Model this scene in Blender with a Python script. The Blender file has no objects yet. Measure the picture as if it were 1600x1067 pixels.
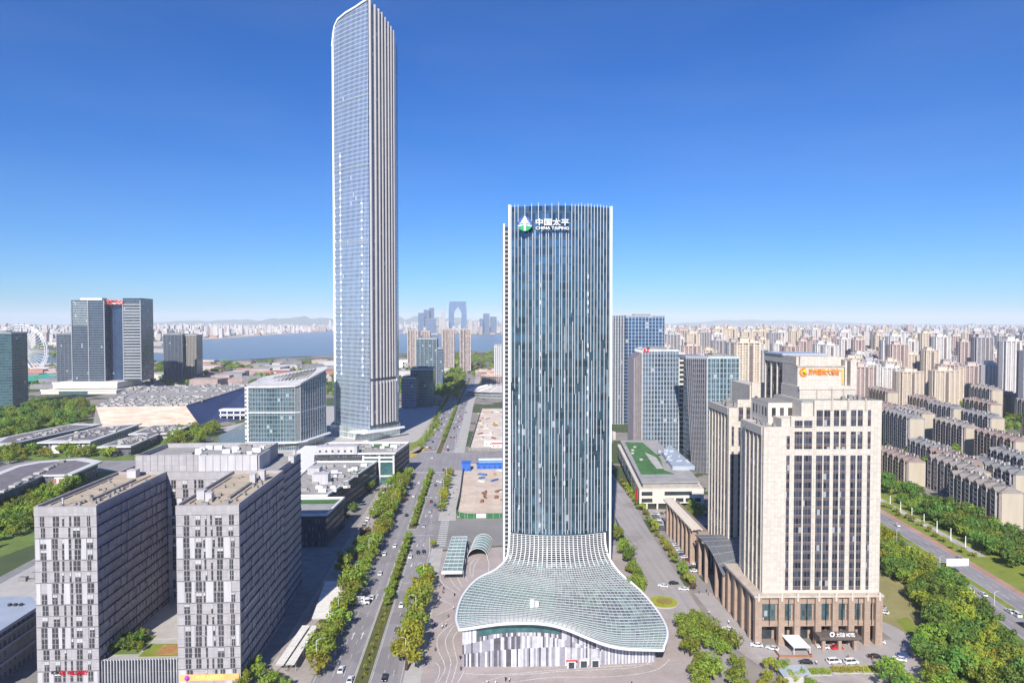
import bpy, bmesh, math, random
from mathutils import Vector, Matrix, noise as mnoise

scene = bpy.context.scene
COL = scene.collection
rng = random.Random(7)

# ------------------------------------------------------------------ camera
CAM_H, CAM_YAW, CAM_PITCH = 122.0, math.radians(2.68), math.radians(1.637)
cam_data = bpy.data.cameras.new("camera")
cam_data.sensor_width = 36.0
cam_data.lens = 24.0
cam_data.clip_start = 1.0
cam_data.clip_end = 120000.0
cam = bpy.data.objects.new("camera", cam_data)
COL.objects.link(cam)
cam.location = (0, 0, CAM_H)
cam.rotation_euler = (math.pi / 2 - CAM_PITCH, 0, -CAM_YAW)
scene.camera = cam

# ------------------------------------------------------------------ sky, sun, exposure
TO_SUN = Vector((-0.30, -1.38, 1.0)).normalized()
SUN_ELEV = math.asin(TO_SUN.z)
SUN_AZ = math.atan2(TO_SUN.x, TO_SUN.y)
world = bpy.data.worlds.new("World")
scene.world = world
world.use_nodes = True
wn = world.node_tree
for n in list(wn.nodes):
    wn.nodes.remove(n)
w_out = wn.nodes.new("ShaderNodeOutputWorld")
w_bg = wn.nodes.new("ShaderNodeBackground")
w_sky = wn.nodes.new("ShaderNodeTexSky")
w_sky.sky_type = 'NISHITA'
w_sky.sun_disc = False
w_sky.sun_elevation = SUN_ELEV
w_sky.sun_rotation = SUN_AZ
w_sky.altitude = 50
w_sky.air_density = 1.0
w_sky.dust_density = 0.15
w_sky.ozone_density = 4.5
w_hsv = wn.nodes.new("ShaderNodeHueSaturation")
w_hsv.inputs["Saturation"].default_value = 1.22
w_mul = wn.nodes.new("ShaderNodeMix")
w_mul.data_type = 'RGBA'
w_mul.blend_type = 'MULTIPLY'
w_mul.inputs[0].default_value = 1.0
w_mul.inputs[7].default_value = (0.44, 0.90, 1.45, 1)
wn.links.new(w_sky.outputs[0], w_hsv.inputs["Color"])
wn.links.new(w_hsv.outputs[0], w_mul.inputs[6])
# faint uneven veil in the sky
w_tc = wn.nodes.new("ShaderNodeTexCoord")
w_map = wn.nodes.new("ShaderNodeMapping")
w_map.inputs["Scale"].default_value = (2.2, 2.2, 11.0)
w_noise = wn.nodes.new("ShaderNodeTexNoise")
w_noise.inputs["Scale"].default_value = 1.3
w_noise.inputs["Detail"].default_value = 5.0
w_rng = wn.nodes.new("ShaderNodeMapRange")
w_rng.inputs[1].default_value, w_rng.inputs[2].default_value = 0.35, 0.72
w_rng.inputs[3].default_value, w_rng.inputs[4].default_value = 0.0, 0.06
w_veil = wn.nodes.new("ShaderNodeMix")
w_veil.data_type = 'RGBA'
w_veil.inputs[7].default_value = (6.0, 7.4, 9.0, 1)
wn.links.new(w_tc.outputs["Generated"], w_map.inputs[0])
wn.links.new(w_map.outputs[0], w_noise.inputs["Vector"])
wn.links.new(w_noise.outputs[0], w_rng.inputs[0])
wn.links.new(w_rng.outputs[0], w_veil.inputs[0])
wn.links.new(w_mul.outputs[2], w_veil.inputs[6])
wn.links.new(w_veil.outputs[2], w_bg.inputs[0])
w_bg.inputs[1].default_value = 0.062
wn.links.new(w_bg.outputs[0], w_out.inputs[0])

sun_data = bpy.data.lights.new("sun", 'SUN')
sun_data.energy = 5.0
sun_data.angle = math.radians(0.5)
sun_data.color = (1.0, 0.94, 0.85)
sun = bpy.data.objects.new("sun", sun_data)
COL.objects.link(sun)
sun.rotation_euler = (-TO_SUN).to_track_quat('-Z', 'Y').to_euler()

scene.view_settings.view_transform = 'Standard'
scene.view_settings.look = 'None'
scene.view_settings.gamma = 1.0
scene.view_settings.exposure = 0.5
scene.cycles.max_bounces = 5
scene.cycles.volume_bounces = 1
scene.cycles.diffuse_bounces = 3
scene.cycles.glossy_bounces = 3
scene.cycles.transmission_bounces = 3
scene.cycles.transparent_max_bounces = 6

# ------------------------------------------------------------------ where a sight line meets the ground (survey of the place)
_F = 1067.0
_fw = Vector((math.sin(CAM_YAW) * math.cos(CAM_PITCH), math.cos(CAM_YAW) * math.cos(CAM_PITCH), -math.sin(CAM_PITCH)))
_rt = Vector((math.cos(CAM_YAW), -math.sin(CAM_YAW), 0))
_up = _rt.cross(_fw)

def ray(px, py):
    return _fw * _F + _rt * (px - 800) + _up * (533.5 - py)

def G(px, py, z=0.0):
    d = ray(px, py)
    t = (z - CAM_H) / d.z
    return Vector((d.x * t, d.y * t, z))

def GY(px, py, Y):
    d = ray(px, py)
    t = Y / d.y
    return Vector((d.x * t, Y, CAM_H + d.z * t))

# ------------------------------------------------------------------ mesh helpers
class MB:
    def __init__(s, off=(0, 0, 0)):
        s.v, s.f, s.m, s.o = [], [], [], tuple(off)

    def add(s, vs, fs, m=0):
        b = len(s.v)
        a, c, e = s.o
        s.v.extend([(p[0] - a, p[1] - c, p[2] - e) for p in vs])
        for f in fs:
            s.f.append(tuple(b + i for i in f))
            s.m.append(m)
        return s

    def quad(s, a, b, c, d, m=0):
        return s.add([a, b, c, d], [(0, 1, 2, 3)], m)

    def box(s, x0, x1, y0, y1, z0, z1, m=0, bottom=True):
        vs = [(x0, y0, z0), (x1, y0, z0), (x1, y1, z0), (x0, y1, z0), (x0, y0, z1), (x1, y0, z1), (x1, y1, z1), (x0, y1, z1)]
        fs = [(4, 5, 6, 7), (0, 1, 5, 4), (1, 2, 6, 5), (2, 3, 7, 6), (3, 0, 4, 7)]
        if bottom:
            fs.append((3, 2, 1, 0))
        return s.add(vs, fs, m)

    def rbox(s, cx, cy, w, d, z0, z1, a, m=0):
        c, n = math.cos(a), math.sin(a)
        P = [(cx + x * c - y * n, cy + x * n + y * c) for x, y in ((-w / 2, -d / 2), (w / 2, -d / 2), (w / 2, d / 2), (-w / 2, d / 2))]
        return s.prism(P, z0, z1, m)

    def prism(s, poly, z0, z1, m=0, mt=None):
        n = len(poly)
        z1s = z1 if isinstance(z1, (list, tuple)) else [z1] * n
        vs = [(p[0], p[1], z0) for p in poly] + [(p[0], p[1], z1s[i]) for i, p in enumerate(poly)]
        s.add(vs, [(i, (i + 1) % n, n + (i + 1) % n, n + i) for i in range(n)], m)
        s.add([vs[n + i] for i in range(n)], [tuple(range(n))], m if mt is None else mt)
        return s

    def bar(s, p, q, w, h=None, m=0):
        p, q = Vector(p), Vector(q)
        h = w if h is None else h
        d = (q - p)
        if d.length < 1e-6:
            return s
        d.normalize()
        ref = Vector((0, 0, 1)) if abs(d.z) < 0.95 else Vector((0, 1, 0))
        a = d.cross(ref).normalized() * (w / 2)
        b = a.cross(d).normalized() * (h / 2)
        vs = [p - a - b, p + a - b, p + a + b, p - a + b, q - a - b, q + a - b, q + a + b, q - a + b]
        return s.add(vs, [(0, 1, 5, 4), (1, 2, 6, 5), (2, 3, 7, 6), (3, 0, 4, 7), (3, 2, 1, 0), (4, 5, 6, 7)], m)

    def tube(s, pts, r, n=6, m=0):
        rs = r if isinstance(r, (list, tuple)) else [r] * len(pts)
        pts = [Vector(p) for p in pts]
        rings = []
        for i, p in enumerate(pts):
            d = (pts[min(i + 1, len(pts) - 1)] - pts[max(i - 1, 0)]).normalized()
            ref = Vector((0, 0, 1)) if abs(d.z) < 0.9 else Vector((0, 1, 0))
            a = d.cross(ref).normalized()
            b = a.cross(d)
            rings.append([p + (a * math.cos(2 * math.pi * k / n) + b * math.sin(2 * math.pi * k / n)) * rs[i] for k in range(n)])
        vs = [v for rg in rings for v in rg]
        fs = [(i * n + k, i * n + (k + 1) % n, (i + 1) * n + (k + 1) % n, (i + 1) * n + k) for i in range(len(pts) - 1) for k in range(n)]
        fs.append(tuple(range(n)))
        fs.append(tuple((len(pts) - 1) * n + k for k in range(n)))
        return s.add(vs, fs, m)

    def ball(s, c, r, m=0, seg=8, rings=5, sz=1.0):
        vs = [(c[0], c[1], c[2] - r * sz)]
        for j in range(1, rings):
            t = math.pi * j / rings
            for k in range(seg):
                a = 2 * math.pi * k / seg
                vs.append((c[0] + r * math.sin(t) * math.cos(a), c[1] + r * math.sin(t) * math.sin(a), c[2] - r * sz * math.cos(t)))
        vs.append((c[0], c[1], c[2] + r * sz))
        fs = [(0, 1 + (k + 1) % seg, 1 + k) for k in range(seg)]
        for j in range(rings - 2):
            b = 1 + j * seg
            fs += [(b + k, b + (k + 1) % seg, b + seg + (k + 1) % seg, b + seg + k) for k in range(seg)]
        b = 1 + (rings - 2) * seg
        fs += [(b + k, b + (k + 1) % seg, len(vs) - 1) for k in range(seg)]
        return s.add(vs, fs, m)

    def mesh(s, name, mats, smooth=False, fix=True):
        me = bpy.data.meshes.new(name)
        me.from_pydata(s.v, [], s.f)
        for m in mats:
            me.materials.append(m)
        me.polygons.foreach_set("material_index", s.m)
        if smooth:
            me.polygons.foreach_set("use_smooth", [True] * len(s.f))
        if fix:
            bm = bmesh.new()
            bm.from_mesh(me)
            bmesh.ops.recalc_face_normals(bm, faces=bm.faces)
            bm.to_mesh(me)
            bm.free()
        me.update()
        return me

    def build(s, name, mats, parent=None, smooth=False, fix=True):
        if not isinstance(mats, (list, tuple)):
            mats = [mats]
        return put(name, s.mesh(name, mats, smooth, fix), parent)


def put(name, me, parent=None, loc=None, rz=0.0):
    o = bpy.data.objects.new(name, me)
    COL.objects.link(o)
    if parent is not None:
        o.parent = parent
    if loc is not None:
        o.location = loc
    if rz:
        o.rotation_euler = (0, 0, rz)
    return o

def tag(o, label=None, cat=None, group=None, kind=None):
    if label: o["label"] = label
    if cat: o["category"] = cat
    if group: o["group"] = group
    if kind: o["kind"] = kind
    return o

def thing(name, label, cat, loc=(0, 0, 0), rz=0.0, group=None):
    o = put(name, None, None, loc, rz)
    o.empty_display_size = 1.0
    return tag(o, label, cat, group)

def struct(o):
    o["kind"] = "structure"
    return o

KIDS = {}
def children_of(o):
    return [c for c in COL.objects if c.parent is o]

def dup(root, loc, rz=0.0, label=None, group=None, scale=None, tree=None):
    """copy of a thing with copies of its parts and sub-parts; tree = cached [(part, [subparts])]"""
    r = root.copy()
    COL.objects.link(r)
    r.location = loc
    r.rotation_euler = (0, 0, rz)
    if scale is not None:
        r.scale = scale if isinstance(scale, (tuple, list)) else (scale,) * 3
    if label: r["label"] = label
    if group: r["group"] = group
    if tree is None:
        tree = [(c, children_of(c)) for c in children_of(root)]
    for c, subs in tree:
        cc = c.copy()
        COL.objects.link(cc)
        cc.parent = r
        for d in subs:
            dd = d.copy()
            COL.objects.link(dd)
            dd.parent = cc
    return r

def ordinal(n):
    return ["first", "second", "third", "fourth", "fifth", "sixth", "seventh", "eighth", "ninth", "tenth", "eleventh", "twelfth"][n - 1] if n <= 12 else \
        str(n) + ("th" if 10 <= n % 100 <= 20 else {1: "st", 2: "nd", 3: "rd"}.get(n % 10, "th"))

def text_part(name, body, size, mat_, parent, loc, depth=0.15, width=None, rz=0.0, bold=0.0):
    cu = bpy.data.curves.new(name, 'FONT')
    cu.body = body
    cu.size = size
    cu.extrude = depth
    cu.offset = bold
    cu.align_x = 'LEFT'
    t = bpy.data.objects.new(name + "_curve", cu)
    COL.objects.link(t)
    bpy.context.view_layer.update()
    dg = bpy.context.evaluated_depsgraph_get()
    me = bpy.data.meshes.new_from_object(t.evaluated_get(dg))
    bpy.data.objects.remove(t)
    me.materials.clear()
    me.materials.append(mat_)
    xs = [v.co.x for v in me.vertices] or [0, 1]
    w = max(xs) - min(xs)
    sx = 1.0 if width is None else width / w
    x0 = min(xs)
    for v in me.vertices:
        x, y, z = v.co
        v.co = ((x - x0) * sx, -z, y)
    o = put(name, me, parent, loc, rz)
    return o

# ------------------------------------------------------------------ materials
class NT:
    def __init__(s, name):
        s.mat = bpy.data.materials.new(name)
        s.mat.use_nodes = True
        s.t = s.mat.node_tree
        for n in list(s.t.nodes):
            s.t.nodes.remove(n)
        s.out = s.t.nodes.new("ShaderNodeOutputMaterial")
        s.bsdf = s.t.nodes.new("ShaderNodeBsdfPrincipled")
        s.t.links.new(s.bsdf.outputs[0], s.out.inputs[0])

    def n(s, typ):
        return s.t.nodes.new(typ)

    def set(s, sock, v):
        if isinstance(v, bpy.types.NodeSocket):
            s.t.links.new(v, sock)
        elif v is not None:
            if isinstance(v, tuple) and len(v) == 3 and sock.type == 'RGBA':
                v = v + (1.0,)
            sock.default_value = v

    def m(s, op, a, b=None, c=None):
        n = s.n("ShaderNodeMath")
        n.operation = op
        s.set(n.inputs[0], a)
        s.set(n.inputs[1], b)
        s.set(n.inputs[2], c)
        return n.outputs[0]

    def mix(s, f, a, b, mode='MIX'):
        n = s.n("ShaderNodeMix")
        n.data_type = 'RGBA'
        n.blend_type = mode
        s.set(n.inputs[0], f)
        s.set(n.inputs[6], a)
        s.set(n.inputs[7], b)
        return n.outputs[2]

    def noise(s, vec, scale, detail=3.0, rough=0.55):
        n = s.n("ShaderNodeTexNoise")
        n.inputs["Scale"].default_value = scale
        n.inputs["Detail"].default_value = detail
        n.inputs["Roughness"].default_value = rough
        s.set(n.inputs["Vector"], vec)
        return n.outputs[0]

    def white(s, vec):
        n = s.n("ShaderNodeTexWhiteNoise")
        n.noise_dimensions = '3D'
        s.set(n.inputs["Vector"], vec)
        return n.outputs[0], n.outputs[1]

    def comb(s, x, y, z):
        n = s.n("ShaderNodeCombineXYZ")
        s.set(n.inputs[0], x); s.set(n.inputs[1], y); s.set(n.inputs[2], z)
        return n.outputs[0]

    def sep(s, v):
        n = s.n("ShaderNodeSeparateXYZ")
        s.t.links.new(v, n.inputs[0])
        return n.outputs

    def coords(s):
        n = s.n("ShaderNodeTexCoord")
        return n.outputs["Object"], n.outputs["Normal"]

    def wall_uv(s):
        """u runs along a wall, w is height, horizontal = 1 on roofs"""
        o, nn = s.coords()
        x, y, z = s.sep(o)
        nx, ny, nz = s.sep(nn)
        side = s.m('GREATER_THAN', s.m('ABSOLUTE', nx), s.m('ABSOLUTE', ny))
        u = s.m('ADD', s.m('MULTIPLY', y, side), s.m('MULTIPLY', x, s.m('SUBTRACT', 1.0, side)))
        flat = s.m('GREATER_THAN', s.m('ABSOLUTE', nz), 0.7)
        return u, z, flat, o, side

    def band(s, v, period, lo, hi):
        f = s.m('FRACT', s.m('DIVIDE', v, period))
        return s.m('MULTIPLY', s.m('GREATER_THAN', f, lo), s.m('LESS_THAN', f, hi))

    def finish(s, color=None, rough=0.7, metal=0.0, spec=0.5, normal=None):
        b = s.bsdf.inputs
        s.set(b["Base Color"], color)
        s.set(b["Roughness"], rough)
        s.set(b["Metallic"], metal)
        s.set(b["Specular IOR Level"], spec)
        if normal is not None:
            s.t.links.new(normal, b["Normal"])
        return s.mat


def M_plain(name, col, rough=0.75, metal=0.0, var=0.15, scale=0.3, spec=0.4, streak=False, fine=0.0):
    t = NT(name)
    o, _ = t.coords()
    vec = o
    if streak:
        mp = t.n("ShaderNodeMapping")
        mp.inputs["Scale"].default_value = (1, 1, 0.12)
        t.t.links.new(o, mp.inputs[0])
        vec = mp.outputs[0]
    f = t.noise(vec, scale, 5.0, 0.65)
    dark = tuple(c * (1 - var) for c in col)
    lite = tuple(min(1, c * (1 + var)) for c in col)
    ramp = t.n("ShaderNodeMapRange")
    ramp.inputs[1].default_value = 0.32
    ramp.inputs[2].default_value = 0.68
    t.t.links.new(f, ramp.inputs[0])
    c = t.mix(ramp.outputs[0], dark, lite)
    if fine:
        g = t.noise(o, scale * 14, 2.0)
        c = t.mix(fine, c, t.mix(g, tuple(x * 0.35 for x in col), tuple(min(1, x * 1.7) for x in col)))
    return t.finish(c, rough, metal, spec)


def M_stone(name, col, pw=1.3, ph=0.85, rough=0.75, joint=0.55, stain=0.18):
    """cut stone slabs: every slab a slightly different tone, darker joints, rain streaks running down"""
    t = NT(name)
    u, z, flat, o, side = t.wall_uv()
    rv, _ = t.white(t.comb(t.m('FLOOR', t.m('DIVIDE', u, pw)), t.m('FLOOR', t.m('DIVIDE', z, ph)), side))
    jt = t.m('MAXIMUM', t.band(u, pw, 0.0, 0.06), t.band(z, ph, 0.0, 0.1))
    mp = t.n("ShaderNodeMapping")
    mp.inputs["Scale"].default_value = (1, 1, 0.04)
    t.t.links.new(o, mp.inputs[0])
    st = t.noise(mp.outputs[0], 0.9, 4.0, 0.7)
    k = t.m('ADD', t.m('ADD', 0.9, t.m('MULTIPLY', rv, 0.16)), t.m('MULTIPLY', t.m('SUBTRACT', st, 0.5), stain * 2))
    c = t.mix(1.0, col, t.comb(k, k, k), 'MULTIPLY')
    c = t.mix(t.m('MULTIPLY', jt, joint), c, tuple(x * 0.55 for x in col))
    return t.finish(c, rough, 0, 0.3)


def M_curtain(name, glass, line, fh=4.0, pw=1.5, spandrel=(0.1, 0.12, 0.14), sp=0.22, lw=0.08, lh=0.05, metal=0.75, rough=0.08, tilt=0.02, var=0.6, lit=0.01, big=0.3):
    """curtain wall: panes with their own slight tilt and tint, spandrel band per floor, thin mullions"""
    t = NT(name)
    u, z, flat, o, side = t.wall_uv()
    iu = t.m('FLOOR', t.m('DIVIDE', u, pw))
    iz = t.m('FLOOR', t.m('DIVIDE', z, fh))
    rv, rc = t.white(t.comb(iu, iz, side))
    span = t.band(z, fh, 0.0, sp)
    mull = t.m('MAXIMUM', t.band(u, pw, 0.0, lw), t.band(z, fh, sp, sp + lh))
    k = t.m('ADD', 1.0 - var * 0.5, t.m('MULTIPLY', rv, var))
    bigm = t.noise(o, 0.03, 3.0)
    k = t.m('MULTIPLY', k, t.m('ADD', 1.0 - big, t.m('MULTIPLY', bigm, 2 * big)))
    g = t.mix(1.0, glass, t.comb(k, k, k), 'MULTIPLY')
    blind = t.m('GREATER_THAN', rv, 1.0 - lit)
    g = t.mix(t.m('MULTIPLY', blind, 0.55), g, (0.6, 0.62, 0.62))
    c = t.mix(span, g, spandrel)
    c = t.mix(mull, c, line)
    c = t.mix(flat, c, (0.3, 0.3, 0.29))
    notglass = t.m('MAXIMUM', t.m('MAXIMUM', mull, flat), t.m('MULTIPLY', blind, 0.5))
    met = t.m('MULTIPLY', metal, t.m('SUBTRACT', 1.0, t.m('MAXIMUM', notglass, t.m('MULTIPLY', span, 0.5))))
    rg = t.m('ADD', rough, t.m('MULTIPLY', notglass, 0.45))
    geo = t.n("ShaderNodeNewGeometry")
    vm = t.n("ShaderNodeVectorMath"); vm.operation = 'MULTIPLY_ADD'
    t.t.links.new(rc, vm.inputs[0]); vm.inputs[1].default_value = (tilt * 2,) * 3; vm.inputs[2].default_value = (-tilt,) * 3
    va = t.n("ShaderNodeVectorMath"); va.operation = 'ADD'
    t.t.links.new(geo.outputs["Normal"], va.inputs[0]); t.t.links.new(vm.outputs[0], va.inputs[1])
    vn = t.n("ShaderNodeVectorMath"); vn.operation = 'NORMALIZE'
    t.t.links.new(va.outputs[0], vn.inputs[0])
    return t.finish(c, rg, met, 0.6, vn.outputs[0])


def M_facade(name, wall, glass=(0.03, 0.035, 0.045), fh=3.0, bw=3.2, h=(0.3, 0.78), w=(0.22, 0.78), wall2=None, bay=0.0, roof=(0.25, 0.24, 0.23), ledge=0.08):
    """plaster or tile wall with punched windows in rows; every window has its own tone, some with curtains"""
    t = NT(name)
    u, z, flat, o, side = t.wall_uv()
    iu = t.m('FLOOR', t.m('DIVIDE', u, bw))
    iz = t.m('FLOOR', t.m('DIVIDE', z, fh))
    rv, rc = t.white(t.comb(iu, iz, side))
    win = t.m('MULTIPLY', t.band(z, fh, *h), t.band(u, bw, *w))
    led = t.band(z, fh, 0.0, ledge)
    n1 = t.noise(o, 0.25, 4.0)
    wc = t.mix(n1, tuple(c * 0.82 for c in wall), tuple(min(1, c * 1.12) for c in wall))
    if wall2:
        col = t.m('GREATER_THAN', t.white(t.comb(iu, side, 3.0))[0], 0.6)
        wc = t.mix(col, wc, wall2)
    wc = t.mix(t.m('MULTIPLY', led, 0.4), wc, tuple(c * 0.5 for c in wall))
    gc = t.mix(rv, tuple(c * 0.5 for c in glass), tuple(min(1, c * 2.6 + 0.03) for c in glass))
    gc = t.mix(t.m('GREATER_THAN', rv, 0.88), gc, tuple(c * 0.7 for c in wall))
    c = t.mix(win, wc, gc)
    c = t.mix(flat, c, roof)
    win = t.m('MULTIPLY', win, t.m('SUBTRACT', 1.0, flat))
    return t.finish(c, t.m('SUBTRACT', 0.85, t.m('MULTIPLY', win, 0.7)), 0.0, 0.5)


def M_road(name, col):
    """worn asphalt: streaks along the driving direction, repair patches, dark drips and cracks"""
    t = NT(name)
    o, _ = t.coords()
    mp = t.n("ShaderNodeMapping")
    mp.inputs["Scale"].default_value = (0.55, 0.012, 1)
    t.t.links.new(o, mp.inputs[0])
    st = t.noise(mp.outputs[0], 1.0, 3.0)
    n1 = t.noise(o, 0.05, 5.0, 0.7)
    n2 = t.noise(o, 1.4, 2.0)
    vo = t.n("ShaderNodeTexVoronoi")
    vo.inputs["Scale"].default_value = 0.06
    t.t.links.new(o, vo.inputs["Vector"])
    k = t.m('ADD', t.m('ADD', t.m('MULTIPLY', st, 0.55), t.m('MULTIPLY', n1, 0.5)), t.m('MULTIPLY', n2, 0.25))
    c = t.mix(k, tuple(x * 0.45 for x in col), tuple(x * 1.45 for x in col))
    pr = t.sep(vo.outputs["Color"])[0]
    c = t.mix(t.m('MULTIPLY', t.m('GREATER_THAN', pr, 0.8), 0.3), c, tuple(x * 0.6 for x in col))
    return t.finish(c, 0.88, 0, 0.3)


def M_leaf(name, c1, c2, c3):
    t = NT(name)
    o, _ = t.coords()
    oi = t.n("ShaderNodeObjectInfo")
    n1 = t.noise(o, 0.45, 2.0)
    geo = t.n("ShaderNodeNewGeometry")
    c = t.mix(n1, c1, c2)
    c = t.mix(t.m('MULTIPLY', geo.outputs["Random Per Island"], 0.55), c, c3)
    hs = t.n("ShaderNodeHueSaturation")
    t.t.links.new(c, hs.inputs["Color"])
    t.set(hs.inputs["Hue"], t.m('ADD', 0.475, t.m('MULTIPLY', oi.outputs["Random"], 0.05)))
    t.set(hs.inputs["Value"], t.m('ADD', 0.9, t.m('MULTIPLY', oi.outputs["Random"], 0.65)))
    tr = t.n("ShaderNodeBsdfTranslucent")
    t.t.links.new(hs.outputs[0], tr.inputs[0])
    mx = t.n("ShaderNodeMixShader")
    mx.inputs[0].default_value = 0.3
    t.finish(hs.outputs[0], 0.55, 0.0, 0.3)
    t.t.links.new(t.bsdf.outputs[0], mx.inputs[1])
    t.t.links.new(tr.outputs[0], mx.inputs[2])
    t.t.links.new(mx.outputs[0], t.out.inputs[0])
    return t.mat
# ------------------------------------------------------------------ shared materials
ASPHALT = M_road("asphalt", (0.15, 0.145, 0.15))
ASPHALT2 = M_road("old_asphalt", (0.25, 0.235, 0.245))
PAVING = M_plain("paving", (0.37, 0.33, 0.31), 0.85, 0, 0.25, 0.12, 0.3, fine=0.2)
PAVING_L = M_plain("pale_paving", (0.43, 0.41, 0.39), 0.85, 0, 0.14, 0.15, 0.3, fine=0.2)
PLAZA_M = M_plain("plaza_stone", (0.38, 0.325, 0.31), 0.8, 0, 0.18, 0.09, 0.3, fine=0.3)
WHITE_LINE = M_plain("white_line", (0.58, 0.57, 0.56), 0.8, 0, 0.35, 0.8)
CONC = M_plain("concrete", (0.42, 0.41, 0.39), 0.85, 0, 0.15, 0.2, fine=0.15)
CONC_D = M_plain("dark_concrete", (0.24, 0.235, 0.23), 0.85, 0, 0.2, 0.2, fine=0.15)
ROOF_G = M_plain("grey_roof", (0.33, 0.32, 0.31), 0.9, 0, 0.25, 0.12, fine=0.25)
ROOF_T = M_plain("tan_roof", (0.47, 0.38, 0.28), 0.9, 0, 0.18, 0.12, fine=0.2)
WHITE = M_plain("white_paint", (0.78, 0.78, 0.77), 0.5, 0, 0.08, 0.3)
WHITE_M = M_plain("white_metal", (0.74, 0.75, 0.77), 0.35, 0.0, 0.07, 0.3)
STEEL = M_plain("steel", (0.45, 0.46, 0.48), 0.4, 0.6, 0.12, 0.5)
DARK = M_plain("dark_metal", (0.035, 0.037, 0.042), 0.45, 0.2, 0.2, 0.5)
CREAM = M_plain("cream_stone", (0.62, 0.57, 0.50), 0.8, 0, 0.1, 0.12, streak=True, fine=0.1)
SAND = M_plain("bare_sand", (0.56, 0.46, 0.37), 0.95, 0, 0.45, 0.07, fine=0.6)
LAWN = M_plain("lawn", (0.13, 0.19, 0.04), 0.9, 0, 0.4, 0.08, fine=0.4)
LAWN_Y = M_plain("bright_lawn", (0.20, 0.24, 0.035), 0.9, 0, 0.35, 0.12, fine=0.4)
GREEN_ROOF = M_plain("green_roof", (0.06, 0.16, 0.05), 0.9, 0, 0.4, 0.15, fine=0.3)
RED = M_plain("red_paint", (0.55, 0.02, 0.02), 0.4, 0, 0.1, 0.5)
ORANGE = M_plain("orange_paint", (0.75, 0.30, 0.06), 0.5, 0, 0.1, 0.5)
BLUE = M_plain("blue_sheet", (0.03, 0.13, 0.5), 0.5, 0, 0.15, 0.5)
BLUEGREY = M_plain("blue_grey_roof", (0.42, 0.47, 0.54), 0.45, 0.2, 0.1, 0.15)
BARK = M_plain("bark", (0.09, 0.065, 0.045), 0.95, 0, 0.3, 1.0)
GLASS_D = M_plain("dark_glass", (0.035, 0.045, 0.055), 0.08, 0.0, 0.3, 0.4, spec=0.9)
GLASS_T = M_plain("teal_glass", (0.06, 0.16, 0.17), 0.08, 0.3, 0.3, 0.4, spec=0.9)
GLASS_G = M_plain("green_tinted_glass", (0.20, 0.29, 0.255), 0.35, 0.0, 0.3, 0.3, spec=0.35)

# ------------------------------------------------------------------ ground, water
def city_ground():
    t = NT("city_ground")
    o, _ = t.coords()
    a = t.noise(o, 0.012, 5.0, 0.6)
    b = t.noise(o, 0.0022, 4.0, 0.6)
    c3 = t.noise(o, 0.06, 3.0)
    g = t.mix(c3, (0.035, 0.06, 0.02), (0.09, 0.12, 0.04))
    s = t.mix(c3, (0.17, 0.155, 0.14), (0.34, 0.30, 0.27))
    k = t.m('GREATER_THAN', t.m('ADD', t.m('MULTIPLY', a, 0.6), t.m('MULTIPLY', b, 0.4)), 0.5)
    return t.finish(t.mix(k, g, s), 0.95)

def sheet(name, poly, z, m, kind="structure", label=None, thick=0.0, parent=None):
    mb = MB()
    if thick:
        mb.prism(poly, z - thick, z)
    else:
        mb.add([(p[0], p[1], z) for p in poly], [tuple(range(len(poly)))])
    o = mb.build(name, m, parent)
    for p in o.data.polygons:
        pass
    if parent is None:
        o["kind"] = kind
    return o

R = 42000
sheet("ground", [(-R, -9000), (R, -9000), (R, R), (-R, R)], 0.0, city_ground())

tw = NT("lake_water")
ow, _ = tw.coords()
bump = tw.n("ShaderNodeBump"); bump.inputs["Strength"].default_value = 0.25; bump.inputs["Distance"].default_value = 0.3
tw.t.links.new(tw.noise(ow, 0.15, 4.0), bump.inputs["Height"])
WATER = tw.finish(tw.mix(tw.noise(ow, 0.002, 3.0), (0.10, 0.14, 0.17), (0.14, 0.18, 0.21)), 0.28, 0.0, 0.5, bump.outputs[0])
sheet("lake_water", [(-1420, 2140), (-1180, 2190), (-985, 2150), (-838, 2100), (-760, 2260), (-586, 2500), (-430, 2560), (-250, 2700), (101, 2900), (300, 3200), (520, 3600), (760, 5200),
                     (900, 8200), (1000, 11500), (-2600, 11500), (-2020, 9400), (-1950, 6600), (-1880, 4700), (-1760, 3900), (-1560, 3500), (-1720, 3250), (-1500, 2900), (-1640, 2600), (-1480, 2300)], 0.5, WATER)
sheet("sand_shore", [(-1200, 2700), (-1290, 3000), (-1420, 3150), (-1700, 3330), (-1600, 3520), (-1780, 3900), (-1900, 4700), (-1970, 6600), (-2050, 9400), (-2180, 9400), (-2110, 6600), (-2040, 4700), (-1930, 3800), (-1840, 3250), (-1640, 2950)], 0.9, SAND)
sheet("far_shore", [(-900, 6900), (-500, 6500), (200, 6400), (900, 6700), (1000, 11400), (-900, 11400)], 0.9, city_ground())
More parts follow.
